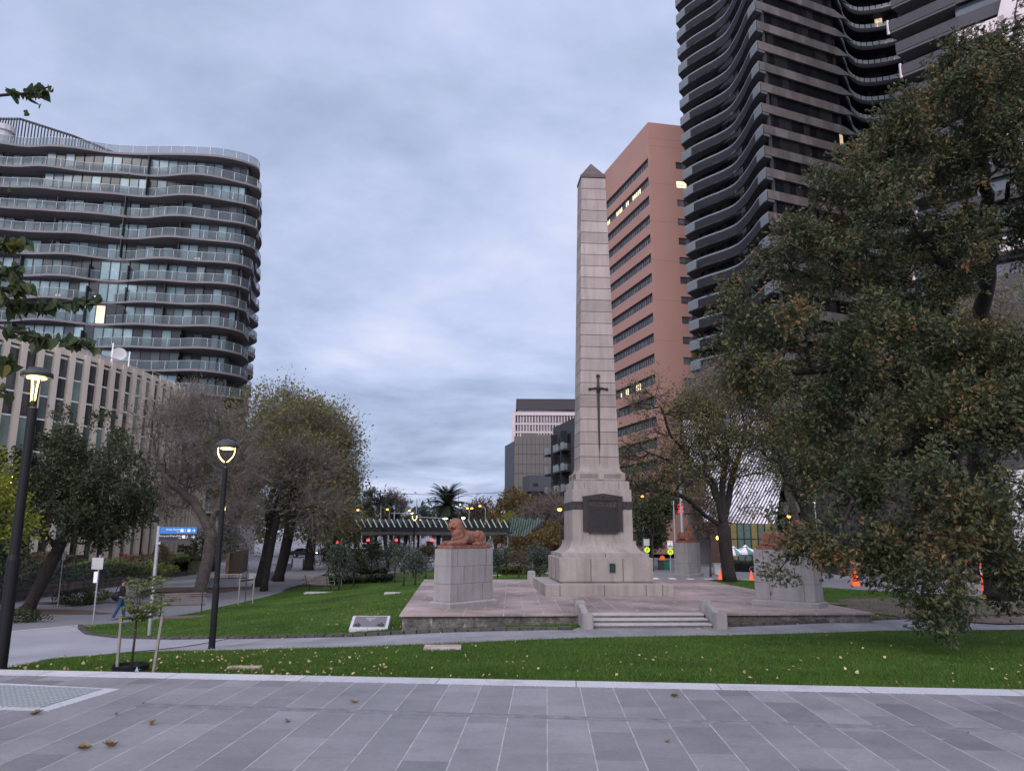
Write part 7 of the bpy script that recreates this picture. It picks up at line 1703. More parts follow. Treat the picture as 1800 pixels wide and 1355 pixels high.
# ---------------------------------------------------------------- signs
def lettering(body, size, m, parent, loc, rot=(R(90),0,0), align='CENTER', name='lettering', bold=0.0):
    cu = bpy.data.curves.new('txt', 'FONT'); cu.body = body; cu.size = size; cu.align_x = align; cu.align_y = 'CENTER'; cu.extrude = 0.002; cu.offset = bold
    o = bpy.data.objects.new('txt', cu); C.objects.link(o); dg = bpy.context.evaluated_depsgraph_get(); me = bpy.data.meshes.new_from_object(o.evaluated_get(dg)); bpy.data.objects.remove(o)
    q = link(name, me, m, parent); q.location = loc; q.rotation_euler = rot; return q
M['signwhite'] = mat('sign_white', (0.75,0.75,0.75), 0.5, 0.02)
def waysign():
    p = gp(262, 1117); Y = p.y; H = at(279, 924, Y).z - p.z; t = thing('wayfinding_sign', 'grey pole with a blue and a black direction panel near the left', 'sign', p)
    xo = at(279, 924, Y).x - p.x; MB().tube([(0,0,-0.1),(xo*0.0,0,H)], 0.055, 12).build('pole', M['galv'], t)
    w_ = (at(347, 930, Y).x - at(283, 930, Y).x); x0 = 0.06; k = mpp(Y); zt_ = H - 2*k; 
    bl = MB().box(x0, x0+w_, -0.03, 0.03, zt_-11.3*k, zt_).build('blue_panel', mat('sign_blue', (0.03,0.17,0.46), 0.45, 0.03), t)
    bk = MB().box(x0, x0+w_, -0.03, 0.03, zt_-22.5*k, zt_-11.6*k).build('black_panel', mat('sign_black', (0.012,0.013,0.018), 0.45, 0.03), t)
    W = M['signwhite']; lettering('Anzac Station', 4.6*k, W, bl, (x0+w_*0.36, -0.034, zt_-4.2*k)); lettering('50m', 2.6*k, W, bl, (x0+w_*0.49, -0.034, zt_-8.3*k))
    lettering('Pick-up and Drop-off Zone', 3.9*k, W, bk, (x0+w_*0.31, -0.034, zt_-15.5*k)); lettering('80m', 2.6*k, W, bk, (x0+w_*0.56, -0.034, zt_-19.5*k))
    ic = MB(); f = -0.036
    def sq(cx, cz, r): ic.box(cx-r, cx+r, f, f+0.003, cz-r, cz+r)
    for par, cz, lst in ((bl, zt_-6*k, (0.60,)), (bk, zt_-17*k, (0.66,))):
        ic = MB(); 
        for l in lst: sq(x0+w_*l, cz, 2.7*k)
        if par is bl: ic.tube([(x0+w_*0.79, f, cz), (x0+w_*0.79, f+0.003, cz)], 2.9*k, 16)
        ax = x0+w_*0.92
        ic.box(ax-3*k, ax+2.4*k, f, f+0.003, cz-0.5*k, cz+0.5*k)
        for s in (-1, 1): ic.prism3([(ax+3*k, f, cz), (ax+2*k, f, cz), (ax-0.2*k, f, cz+s*2.4*k), (ax+0.8*k, f, cz+s*2.9*k)] if s > 0 else [(ax+0.8*k, f, cz-2.9*k), (ax-0.2*k, f, cz-2.4*k), (ax+2*k, f, cz), (ax+3*k, f, cz)], (0,0.003,0))
        ic.build('arrow_and_icons', W, par)
        # wheelchair figure
        ic = MB(); cx = x0+w_*(0.69 if par is bl else 0.755); ic.ball((cx, f, cz+2*k), (0.6*k,0.003,0.6*k), 8, 6); ic.box(cx-0.3*k, cx+0.3*k, f, f+0.003, cz-0.6*k, cz+1.3*k); ic.box(cx-0.3*k, cx+1.4*k, f, f+0.003, cz-0.9*k, cz-0.4*k); ic.box(cx+1.0*k, cx+1.5*k, f, f+0.003, cz-2.2*k, cz-0.5*k)
        ic.tube([(cx-0.4*k+1.4*k*math.cos(a), f, cz-1.2*k+1.4*k*math.sin(a)) for a in [math.pi*0.5+i*0.45 for i in range(9)]], 0.25*k, 4); ic.build('wheelchair_icon', W, par)
    MB().box(x0+0.05, x0+w_*0.85, -0.02, 0.02, zt_-28*k, zt_-23*k).build('lower_panel', M['dark'], t); MB().box(-0.02, 0.12, -0.07, 0.07, zt_-30*k, zt_-26*k).build('clamp', M['galv'], t)
waysign()
def signpost(px, py, pyt, label, plates, r=0.03, name='sign_post', dy=0.0, cat='sign', pole='galv'):
    p = gp(px, py); H = at(px, pyt, p.y).z - p.z; t = thing(name, label, cat, p); MB().tube([(0,0,-0.1),(0,0,H)], r, 8).build('pole', M[pole], t); k = mpp(p.y)
    for (cx, cy, w_, h_, m) in plates: z = at(px, cy, p.y).z - p.z; MB().box(cx*k-w_*k/2, cx*k+w_*k/2, -r-0.015 if dy == 0 else r+0.002, -r-0.002 if dy == 0 else r+0.015, z-h_*k/2, z+h_*k/2).build('sign_plate', M[m], t, bevel=0.004)
    return t, p, k
signpost(163, 1099, 975, 'grey pole with the blank backs of a square and a narrow sign at the left', [(-2, 990, 20, 20, 'conc'), (-3, 1014, 7, 19, 'signwhite')], 0.03)
signpost(101, 1067, 968, 'thin grey pole with a small plate beside the leaning tree', [(2, 976, 6, 15, 'conc')], 0.028)
signpost(376, 1034, 965, 'slender grey pole with small plates beside the bare elm trunk', [(2, 971, 4, 10, 'signwhite'), (1, 990, 4, 10, 'conc')], 0.03)
signpost(476, 1018, 966, 'thin sign pole standing in front of the planter wall', [(1, 972, 4, 10, 'conc')], 0.03); signpost(490, 1010, 968, 'second thin sign pole beside the white railing', [(1, 973, 4, 8, 'conc')], 0.03)
# signs near the crossing
def flat_sign(px, py, Y, w_, h_, m, label, txt=None, tcol='black', size=0.3, name='street_sign'):
    b0 = on(px, Y); z = at(px, py, Y).z - b0.z; k = mpp(Y); t = thing(name, label, 'sign', b0); MB().tube([(0,0,-0.1),(0,0,z+h_*k*0.4)], 0.045, 8).build('pole', M['galv'], t)
    b = MB().box(-w_*k/2, w_*k/2, -0.08, -0.06, z-h_*k/2, z+h_*k/2).build('sign_plate', M[m], t)
    if txt:
        for i, (s, dz, sz) in enumerate(txt): lettering(s, sz*k, M[tcol], b, (0, -0.085, z+dz*k))
    return t, z, k
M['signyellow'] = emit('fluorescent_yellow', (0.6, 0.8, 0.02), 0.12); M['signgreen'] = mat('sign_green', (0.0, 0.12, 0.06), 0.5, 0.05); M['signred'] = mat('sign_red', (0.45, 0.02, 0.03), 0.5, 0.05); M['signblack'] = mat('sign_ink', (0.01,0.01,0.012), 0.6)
t, z, k = flat_sign(1177, 957, 76, 9.5, 13, 'signwhite', 'white bicycle sign above a round yellow pedestrian sign beside the back right lion', [('WATCH', 4.4, 2.2)], 'signblack')
bk = MB(); 
for s in (-1, 1): bk.tube([(s*2.4*k+1.6*k*math.cos(a), -0.087, z-3.4*k+1.6*k*math.sin(a)) for a in [i*math.pi/6 for i in range(13)]], 0.02, 4, cap=False)
bk.tube([(-2.4*k,-0.087,z-3.4*k),(-0.6*k,-0.087,z-1.0*k),(1.6*k,-0.087,z-1.0*k),(2.4*k,-0.087,z-3.4*k)], 0.02, 4); bk.tube([(-0.6*k,-0.087,z-1*k),(0.2*k,-0.087,z-3.4*k),(1.6*k,-0.087,z-1*k)], 0.02, 4); bk.ball((0.6*k,-0.087,z+1.6*k), (0.9*k,0.01,0.9*k)); bk.build('bicycle_pictogram', M['signblack'], t)
MB().tube([(0,-0.09,z-12.5*k),(0,-0.07,z-12.5*k)], 5.2*k, 24).build('round_sign', M['signyellow'], t)
ar = MB().tube([(-2*k,-0.095,z-14.5*k),(-1.2*k,-0.095,z-11*k),(0,-0.095,z-10.2*k),(1.2*k,-0.095,z-11*k),(2*k,-0.095,z-14.5*k)], 0.45*k, 6); ar.build('symbol', M['signblack'], t)
t, z, k = flat_sign(1136, 953, 78, 10, 12, 'conc', 'grey sign back above a yellow round sign just right of the obelisk base'); MB().tube([(0.5*k,-0.09,z-13*k),(0.5*k,-0.07,z-13*k)], 5*k, 24).build('round_sign', M['signyellow'], t); MB().tube([(-0.6*k,-0.095,z-16*k),(0.5*k,-0.095,z-12*k),(1.6*k,-0.095,z-10.5*k)], 0.5*k, 6).build('symbol', M['signblack'], t)
flat_sign(862, 953, 80, 9, 11, 'signwhite', 'white rectangular sign just right of the near lion', [('KEEP', 3.2, 2.6), ('CLEAR', 0.2, 1.6), ('AHEAD', -2.6, 1.6)], 'signblack')
flat_sign(755, 955, 84, 10, 8, 'signgreen', 'small green street sign just left of the near lion', [('P', 1.6, 3.4), ('PARKING', -2.2, 1.8)], 'signwhite')
flat_sign(597, 965, 96, 7, 12, 'signwhite', 'white sign plate beside the twin amber lamp', None); flat_sign(889, 965, 84, 5, 12, 'conc', 'grey sign back between the give way sign and the plane tree')
b0 = on(877, 84); t = thing('give_way_sign', 'red bordered triangular give way sign right of the near lion', 'sign', b0); k = mpp(84); z = at(877, 962, 84).z - b0.z
MB().tube([(0,0,-0.1),(0,0,z)], 0.045, 8).build('pole', M['galv'], t); MB().prism3([(0,-0.08,z-4.4*k),(5*k,-0.08,z+4*k),(-5*k,-0.08,z+4*k)], (0,0.03,0)).build('red_triangle', M['signred'], t); MB().prism3([(0,-0.09,z-2.2*k),(3.2*k,-0.09,z+2.8*k),(-3.2*k,-0.09,z+2.8*k)], (0,0.012,0)).build('white_triangle', M['signwhite'], t)
# ---------------------------------------------------------------- benches, planters, small things
M['slat'] = mat('bench_timber', (0.17, 0.14, 0.135), 0.7, 0.2, 8)
def bench(p, rz, label, L=1.9):
    t = thing('park_bench', label, 'bench', p, rz, 'timber slat benches on the lawn')
    s = MB()
    for i in range(6): s.box(-L/2, L/2, -0.26+i*0.09, -0.26+i*0.09+0.06, 0.43, 0.46)
    s.build('seat', M['slat'], t); b = MB()
    for i in range(6): y = 0.29 + i*0.03; z = 0.50 + i*0.085; b.box(-L/2, L/2, y, y+0.025, z, z+0.045)
    b.build('backrest', M['slat'], t)
    for x in (-L*0.42, L*0.42): MB().bar((x,0,-0.05),(x,0,0.42),0.05,0.07).bar((x,-0.26,0.41),(x,0.28,0.41),0.05,0.03).bar((x,0.27,0.42),(x,0.47,1.0),0.04,0.04).build('leg', M['dark'], t)
    for x in (-L*0.49, 0.0, L*0.49): MB().bar((x,-0.2,0.46),(x,-0.2,0.66),0.035,0.035).bar((x,-0.24,0.67),(x,0.28,0.67),0.045,0.03).build('armrest', M['galv'], t)
    return t
bench(gp(318, 1082), R(200), 'slatted timber bench on the lawn beside the sapling'); bench(gp(562, 1040), R(155), 'slatted timber bench by the grass clumps at the bend of the road')
def planter(px0, py0, px1, py1, hpx, label, m='white', dpx=1.2):
    a, b = gp(px0, py0), gp(px1, py1); Y = (a.y+b.y)/2; h = hpx*mpp(Y); t = thing('planter', label, 'planter', a); d = (b-a); d.z = 0; n = Vector((-d.y, d.x, 0)).normalized()*dpx
    q = [a, b, b+n, a+n]; MB().prism([tuple(v)[:2] for v in q], min(a.z, b.z)-0.2, max(a.z, b.z)+h).build('wall', M[m], t, world=True)
    MB().prism([tuple(v)[:2] for v in (a+n*0.12+d*0.03, b+n*0.12-d*0.03, b+n*0.9-d*0.03, a+n*0.9+d*0.03)], max(a.z, b.z)+h-0.02, max(a.z, b.z)+h+0.03).build('soil', M['soil'], t, world=True); return t
M['planterwhite'] = mat('planter_concrete', (0.34,0.35,0.38), 0.8, 0.08, 1)
planter(368, 1033, 437, 1031, 14, 'long pale planter wall behind the bare elm trunk', 'planterwhite', 1.6); planter(466, 1020, 493, 1017, 12, 'pale planter wall below the dark elm trunks', 'planterwhite', 1.4)
planter(497, 1003, 512, 1001, 10, 'short pale planter under the elms beside the road', 'planterwhite', 1.4); planter(700, 1003, 760, 1001, 8, 'long low white wall behind the lawn left of the near lion', 'planterwhite', 0.8); planter(655, 997, 690, 996, 7, 'grey block seat below the canopy', 'conc', 1.5); planter(640,1002,652,1001,6,'small pale block seat below the canopy left end','planterwhite',1.2)
# dark slatted bench back by the planter and white railing
def railing(px0, py0, px1, py1, hpx, label, m='white', name='railing', n=12):
    a, b = gp(px0, py0), gp(px1, py1); Y = (a.y+b.y)/2; h = hpx*mpp(Y); t = thing(name, label, 'railing', a); q = MB(); d = b-a
    for i in range(n+1): p = a + d*i/n; q.bar(p-Vector((0,0,0.1)), p+Vector((0,0,h)), 0.03, 0.03)
    q.build('uprights', M[m], t, world=True); MB().bar(a+Vector((0,0,h)), b+Vector((0,0,h)), 0.05, 0.05).build('top_rail', M[m], t, world=True)
railing(485, 1009, 497, 1004, 16, 'white barred railing beside the planter under the elms'); railing(370, 1022, 424, 1021, 12, 'pale slatted screen behind the long planter', 'conc', n=22)
railing(620, 1013, 662, 1012, 7, 'low dark railing of the bed under the young trees', 'dark', n=5)
for i, (px, py) in enumerate([(533, 997), (513, 996), (553, 995)]):
    o = MB().lathe([(0.09,-0.05),(0.09,0.9),(0.07,0.95)], 10).build('bollard', mat('bollard_brown', (0.11,0.06,0.045), 0.6)); o.location = gp(px, py); tag(o, ['brown bollard in the middle of the road', 'grey brown bollard at the left side of the road', 'pale bollard at the right kerb of the road'][i], 'bollard', 'bollards across the far road')
o = MB().bar((0,0,0),(0.12,0,2.4),0.16,0.05).build('banner_post', mat('red_banner', (0.5,0.06,0.05), 0.6)); o.location = gp(502, 998); tag(o, 'narrow red upright banner post beside the elm trunks', 'post')
# tree guard beside the second lamp: two short stakes with a black strap
p1 = gp(419, 1063); p2 = gp(444, 1061); pm = gp(430, 1064)
for p, m, lab in ((p1, 'stake', 'pale timber stake left of the strapped small tree'), (p2, 'stake', 'green tipped timber stake right of the strapped small tree')): o = MB().box(-0.03,0.03,-0.03,0.03,-0.1,1.32).build('stake', M[m]); o.location = p; tag(o, lab, 'stake')
sm = thing('sapling', 'leafless young trunk held between two stakes with a black strap', 'sapling', pm); MB().tube([(0,0,-0.1),(0.02,0,0.8),(0.0,0,1.5),(0.06,0,1.9)], [0.025,0.02,0.015,0.006], 6).build('trunk', M['bark'], sm); MB().bar(p1-pm+Vector((0,0,1.15)), p2-pm+Vector((0,0,1.18)), 0.04, 0.07).build('strap', M['black'], sm)
MB().tube([(0.0,0,0.9),(-0.15,0,1.3),(-0.2,0,1.7)], [0.01,0.006,0.003], 5).build('branch', M['bark'], sm)
# stakes under the silvery young trees
for i, (px, py) in enumerate([(687,1010),(704,1003),(719,1018),(600,1030),(617,1018),(893,1001),(925,1003),(936,1003)]):
    o = MB().box(-0.03,0.03,-0.03,0.03,-0.1,1.25).build('stake', M['stake']); o.location = gp(px, py); tag(o, ['timber stake under the furthest left silvery tree on the lawn','timber stake between the silvery trees','thin stake under the darker silvery tree beside the lion','timber stake by the young tree next to the far bench','timber stake by the dark young tree near the grass clumps','timber stake right of the near lion in the rear bed','timber stake in the rear bed under the white hatchback','second timber stake in the rear bed under the white hatchback'][i], 'stake')
# street kit on the right
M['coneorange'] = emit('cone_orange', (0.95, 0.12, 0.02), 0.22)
for i, (px, py) in enumerate([(1266, 1018), (1321, 1020), (1504, 1029), (1731, 1036), (1503, 1020)]):
    p = gp(px, py); tall = i == 3
    t = thing('traffic_cone', ['orange traffic cone left of the elm trunk', 'orange traffic cone with white collar between elm and lion pedestal', 'small orange cone half hidden under the oak leaves', 'tall leaning orange bollard cone at the right under the oak', 'second small cone further back under the oak'][i], 'cone', p, 0, 'orange traffic cones on the street')
    if tall: MB().lathe([(0.09,0),(0.07,0.1),(0.055,1.0),(0.03,1.05)], 12).build('cone', M['coneorange'], t); MB().lathe([(0.066,0.62),(0.062,0.85)], 12).build('collar', M['signwhite'], t); t.rotation_euler = (0, -0.06, 0)
    else: MB().lathe([(0.17,0.03),(0.03,0.72),(0.025,0.73)], 14).build('cone', M['coneorange'], t); MB().lathe([(0.118,0.27),(0.078,0.46)], 14).build('collar', M['signwhite'], t)
    MB().box(-0.19,0.19,-0.19,0.19,0,0.03).build('base', M['coneorange'], t)
def umbrella(px, py, Y, label, w_=2.7):
    b0 = on(px, Y); H = at(px, py, Y).z - b0.z; t = thing('cafe_umbrella', label, 'umbrella', b0, R(12), 'striped cafe umbrellas before the glass foyer'); MB().tube([(0,0,0),(0,0,H)], 0.035, 8).build('pole', M['galv'], t)
    for k in range(4):
        for s in (0, 1, 2):
            a0, a1 = math.pi/4 + k*math.pi/2, math.pi/4 + (k+1)*math.pi/2
            c0, c1 = Vector((math.cos(a0), math.sin(a0), 0))*w_*0.707, Vector((math.cos(a1), math.sin(a1), 0))*w_*0.707
            e0, e1 = c0.lerp(c1, s/3), c0.lerp(c1, (s+1)/3); z = H-0.75
            q = MB().add([(0,0,H-0.12),(e0.x,e0.y,z),(e1.x,e1.y,z),(e0.x*1.01,e0.y*1.01,z-0.22),(e1.x*1.01,e1.y*1.01,z-0.22)], [(0,1,2),(1,3,4,2)]); q.build('canopy_panel', M['signwhite'] if s != 1 else M['teal'], t)
    MB().lathe([(0.35,H-0.16),(0.05,H+0.02),(0.01,H+0.03)], 4).build('vent', M['signwhite'], t)
M['teal'] = mat('teal_canvas', (0.12,0.24,0.26), 0.8)
for px, py, lab in ((1288, 960, 'striped white and teal cafe umbrella nearest the elm trunk'), (1309, 958, 'middle striped white and teal cafe umbrella before the lit foyer'), (1332, 960, 'striped cafe umbrella touching the lion pedestal edge'), (1452, 966, 'pale cafe umbrella seen right of the lion pedestal'), (1480, 966, 'blue white cafe umbrella behind the oak leaves')): umbrella(px, py, 84, lab, 2.2)
def cafe_fence():
    a, b = on(1283, 80), on(1372, 76); t = thing('planter_box', 'row of black cafe planter boxes with clipped green tops below the umbrellas', 'planter', a); d = (b-a)
    n = 6
    for i in range(n): p, q = a + d*(i+0.03)/n, a + d*(i+0.97)/n; MB().wall(p, q, p.z, p.z+0.85, 0.4).build('box', M['black'], t, world=True)
    rng = np.random.default_rng(4); P = np.array([tuple(a + d*u) for u in rng.uniform(0,1,2600)]) + rng.normal(size=(2600,3))*np.array([0.1,0.12,0.09]) + np.array([0,0.2,0.98]); V, F = leaves(P - np.array(a), 'quad', 0.1, rng); fast_mesh('foliage', V, F, M['greenleaf'], t)
cafe_fence()
# bicycle leaning behind the pedestal
def bicycle(px, py, rz, label):
    p = gp(px, py); t = thing('bicycle', label, 'bicycle', p, rz)
    for x in (-0.52, 0.52): MB().tube([(x+0.33*math.cos(a), 0, 0.34+0.33*math.sin(a)) for a in [i*math.pi/10 for i in range(21)]], 0.018, 5, cap=False).build('wheel', M['galv'], t)
    f = MB()
    for a, b in (((-0.52,0,0.34),(-0.15,0,0.34)),((-0.15,0,0.34),(-0.25,0,0.85)),((-0.22,0,0.75),(0.35,0,0.8)),((-0.15,0,0.34),(0.36,0,0.72)),((0.33,0,0.95),(0.52,0,0.34)),((-0.52,0,0.34),(-0.22,0,0.75))): f.tube([a,b], 0.018, 5)
    f.build('frame', M['dark'], t); MB().tube([(0.33,-0.25,1.0),(0.33,0.25,1.0)], 0.014, 5).build('handlebar', M['dark'], t); MB().ball((-0.26,0,0.9), (0.13,0.06,0.03)).build('saddle', M['black'], t)
bicycle(1331, 1008, R(20), 'bicycle mostly hidden behind the front right lion pedestal')
# bins beside the worker
for i, (px, Y, m, lab) in enumerate([(1160, 84, 'dark', 'dark rubbish bin beside the worker in orange'), (1169, 84, 'signgreen', 'green lidded rubbish bin next to the dark bin'), (1257, 70, 'conc', 'small pale box left of the elm trunk')]):
    b0 = on(px, Y); t = thing('rubbish_bin', lab, 'bin', b0, 0); MB().frustum(0,0,0.5,0.55,0.05,0.6,0.65,0.98).build('bin_body', M[m], t, bevel=0.02); MB().box(-0.33,0.33,-0.36,0.34,0.985,1.05).build('lid', M['galv' if i == 2 else 'dark'], t)
    for s in (-1,1): MB().tube([(s*0.25,0.3,0.1),(s*0.3,0.3,0.1)], 0.1, 8).build('wheel', M['black'], t)
# ---------------------------------------------------------------- garden at the left
def garden():
    pts = [(0, 1060), (60, 1050), (120, 1042), (185, 1032), (250, 1022), (300, 1014), (345, 1008)]; P = [gp(x, y) for x, y in pts]; P = [P[0] + (P[0]-P[1])*2] + P
    M['rubble'] = stone_mat('bluestone_rubble', (0.075, 0.066, 0.062), 0.45, 0.42, 0.2, 0, 0.02, (0.02, 0.018, 0.017), 0.9, 0.5, 0.8)
    m, t, b = newmat('rubble_wall'); tc = coord(t, 'UV'); 
    wl = []
    hs = [1.05, 1.05, 1.0, 0.95, 0.95, 0.9, 0.85, 0.8]
    rnd = random.Random(2); mb = MB()
    for (a, ha), (c, hc) in zip(zip(P, hs), zip(P[1:], hs[1:])):
        d = c - a; d.z = 0; L = d.length; d.normalize(); n = Vector((-d.y, d.x, 0)); nrow = 4
        for r in range(nrow):
            x = -rnd.uniform(0, 0.3)
            while x < L:
                w_ = rnd.uniform(0.35, 0.7); x0, x1 = max(0, x)+0.012, min(L, x+w_)-0.012; x += w_
                if x1 - x0 < 0.06: continue
                f0 = x0/L; zb = (a.z + (c.z-a.z)*f0) - 0.12; h = (ha + (hc-ha)*f0 + 0.12)/nrow; o_ = rnd.uniform(0, 0.05)
                p, q = a + d*x0 - n*o_, a + d*x1 - n*o_; mb.prism([(p.x,p.y),(q.x,q.y),(q.x+n.x*0.4,q.y+n.y*0.4),(p.x+n.x*0.4,p.y+n.y*0.4)], zb + r*h + 0.01, zb + (r+1)*h - 0.008)
    o = mb.build('stone_wall', mat('bluestone_blocks', (0.13, 0.115, 0.11), 0.9, 0.5, 1.7, bmp=0.7, bscale=16), bevel=0.012); tag(o, 'low dark bluestone retaining wall below the garden at the left', 'wall')
    # raised bed behind the wall
    Q = [(p.x, p.y) for p in P]; back = [(P[-1].x+1.0, P[-1].y+9), (-29.5, 64), (-34, 56), (-44, 50), (P[0].x-8, P[0].y+4)]
    n0 = [(p.x-0.05, p.y+0.3) for p in P]
    def hb(x, y): return hz(x, y) + 0.92 + min(0.35, 0.03*max(0, y-34))
    tag(drape('garden_bed', n0 + back, M['gardensoil'], 0, 1.2, hb), kind='structure'); return P, hb
M['gardensoil'] = mat('planted_soil', (0.028, 0.034, 0.018), 0.95, 0.6, 1.4, bmp=1.0, bscale=18)
GP, hbed = garden()
def bedpt(px, py):
    d = ray(px, py); t = 20.0
    while t < 90:
        p = Vector((0,0,EYE)) + d*t
        if p.z <= hbed(p.x, p.y): return p
        t += 0.1
    return p
def hedge(pts, w_, h, label, seed, n=9000, m='greenleaf'):
    P = [bedpt(x, y) for x, y in pts]; t = thing('hedge', label, 'hedge', P[0]); rng = np.random.default_rng(seed); out = []; core = MB()
    for a, b in zip(P, P[1:]):
        d = b-a; k = n//(len(P)-1); u = rng.uniform(0,1,k); dn = Vector((d.x, d.y, 0)).normalized(); s = Vector((-dn.y, dn.x, 0))
        q = np.array(a)[None] + u[:,None]*np.array(d)[None]; side = rng.choice(3, k); off = np.where(side==0, -w_/2, np.where(side==1, rng.uniform(-w_/2, w_/2, k), w_/2)); z = np.where(side==1, h, rng.uniform(0, h, k))
        q = q + off[:,None]*np.array(s)[None] + z[:,None]*np.array([0,0,1.0]) + rng.normal(size=(k,3))*0.05; out.append(q); core.wall(a - s*(w_/2-0.08), b - s*(w_/2-0.08), a.z-0.1, min(a.z,b.z)+h-0.08, w_-0.16, -1)
    V, F = leaves(np.concatenate(out) - np.array(P[0]), 'quad', 0.16, rng); fast_mesh('foliage', V, F, M[m], t); core.build('hedge_core', M['gardensoil'], t, world=True)
hedge([(60, 985), (170, 978), (295, 971)], 1.2, 0.75, 'long clipped dark hedge in front of the civic building', 1, 12000)
hedge([(20, 1010), (90, 1000)], 1.4, 1.0, 'block shaped hedge behind the leaning tree trunk', 2, 6000)
hedge([(318, 1004), (350, 1000)], 1.1, 0.7, 'low clipped hedge on the wall beside the bare elm trunk', 3, 5000)
i = 0
for px, py, rx, rz, m, sz, lab in [(322,985,1.0,0.75,'greenleaf',0.1,'round clipped dark shrub left of the bare elm trunk'),(348,975,1.3,0.9,'greenleaf',0.1,'larger round clipped shrub directly behind the bare elm trunk'),(240,1003,1.9,0.55,'brownleaf',0.09,'reddish brown low shrub at the middle of the garden bed'),(228,990,1.1,0.7,'greenleaf',0.1,'dark rounded shrub behind the reddish low one'),
    (250,988,1.2,0.75,'greenleaf',0.1,'dark green bushy shrub just right of the red flowers'),(280,997,0.6,0.9,'brownleaf',0.08,'small brown conical shrub right of the sign pole'),(297,995,1.3,0.55,'limeleaf',0.1,'bright leafy plant beside the grey stone block'),(130,1018,1.7,0.45,'greyleaf',0.1,'grey low shrub above the stone wall near the poles'),
    (75,1015,1.6,0.75,'brownleaf',0.1,'dark purple brown shrub behind the leaning trunk'),(175,1008,2.0,0.45,'limeleaf',0.1,'green spreading ground cover plant on the bed'),(30,1030,1.7,0.6,'greyleaf',0.1,'dull green shrub at the left end of the garden wall'),(205,1012,1.6,0.35,'greenleaf',0.1,'low green mat plant below the red flowers'),(262,1008,1.4,0.35,'limeleaf',0.1,'low green mat plant on the wall top near the sign pole'),(105,1003,1.6,0.5,'greenleaf',0.1,'dark low shrub in front of the long hedge')]:
    shrub('shrub', lab, bedpt(px, py), rx, rx*0.8, rz, 1500, m, 400+i, sz*1.4); i += 1
M['redleaf'] = leafmat('red_flower', [(0.5,(0.35,0.015,0.03)),(0.3,(0.5,0.03,0.05)),(0.2,(0.5,0.3,0.3))], 0.2)
shrub('flower_bush', 'bright red flowering bush in the middle of the garden bed', bedpt(207, 992), 0.9, 0.8, 0.5, 800, 'redleaf', 431, 0.12)
c = bedpt(297, 990); o = MB().box(-1.1, 1.1, -0.3, 0.3, -0.1, 0.85).build('stone_block', mat('grey_block', (0.10,0.105,0.11), 0.8), bevel=0.03); o.location = c; o.rotation_euler = (0,0,0.2); tag(o, 'plain grey stone block sign among the shrubs beside the sign pole', 'stone')
c = gp(133, 1062); shrub('shrub', 'dark bushy shrub growing at the road edge between the two thin poles', c, 1.0, 0.6, 0.42, 1500, 'greenleaf', 440, 0.1)
c = gp(20, 1093); shrub('ground_cover', 'low green ground cover at the foot of the leaning tree', c, 1.5, 0.6, 0.25, 1200, 'greenleaf', 441, 0.1)
c = gp(172, 1054); shrub('shrub', 'small green tussock right of the road edge shrub', c, 0.9, 0.5, 0.3, 700, 'limeleaf', 442, 0.1)
# timber retaining wall and white hoarding beside the far lamp
a, b = gp(395, 1016), gp(412, 1003); t = MB().wall(a, b + Vector((0.3,2.2,0)), a.z-0.2, a.z+2.0, 0.25, -1).build('timber_wall', mat('brown_timber', (0.12,0.075,0.045), 0.85, 0.3, 3)); tag(t, 'brown timber retaining wall beside the lamp under the elms', 'wall')
shrub('shrub', 'dark leafy shrub above the brown timber wall', a + Vector((-1.5, 1.5, 1.9)), 2.2, 1.6, 1.1, 1800, 'greenleaf', 450, 0.18)
t = thing('grey_tower_block', 'slender grey ribbed block glimpsed between the left elms', 'building', on(385, 120)); q = at(372, 830, 120)
MB().box(-4.5, 3.0, 0, 8, -2, q.z - t.location.z).build('wall', M['conc'], t)
rb = MB()
for k in range(9): rb.box(-4.3+k*0.85, -4.0+k*0.85, -0.15, 0, -2, q.z - t.location.z - 0.5)
rb.build('fin', M['galv'], t)
# ---------------------------------------------------------------- people
M['skin'] = mat('skin', (0.35, 0.2, 0.14), 0.6, 0.1); M['hair'] = mat('dark_hair', (0.012, 0.01, 0.009), 0.7); M['denim'] = mat('blue_denim', (0.018, 0.06, 0.125), 0.85, 0.3, 12, bmp=0.3)
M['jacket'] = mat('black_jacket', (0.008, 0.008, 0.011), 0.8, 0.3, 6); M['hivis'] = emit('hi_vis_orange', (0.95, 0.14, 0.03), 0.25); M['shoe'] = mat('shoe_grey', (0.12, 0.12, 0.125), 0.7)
def skinned(name, verts, edges, radii, m, parent, root=0, sub=2):
    me = bpy.data.meshes.new(name); me.from_pydata([Vector(v) for v in verts], edges, []); o = bpy.data.objects.new('tmp', me); C.objects.link(o)
    sk = o.modifiers.new('skin', 'SKIN'); sk.use_smooth_shade = True; s = o.modifiers.new('sub', 'SUBSURF'); s.levels = sub
    if not me.skin_vertices: me.attributes
    try: layer = me.skin_vertices[0].data
    except Exception:
        bm = bmesh.new(); bm.from_mesh(me); l = bm.verts.layers.skin.verify(); bm.to_mesh(me); bm.free(); layer = me.skin_vertices[0].data
    for i, r in enumerate(radii): layer[i].radius = (r, r) if not isinstance(r, tuple) else r; layer[i].use_root = (i == root)
    dg = bpy.context.evaluated_depsgraph_get(); dg.update(); m2 = bpy.data.meshes.new_from_object(o.evaluated_get(dg)); bpy.data.objects.remove(o); m2.name = name; m2.materials.clear()
    return link(name, m2, m, parent)
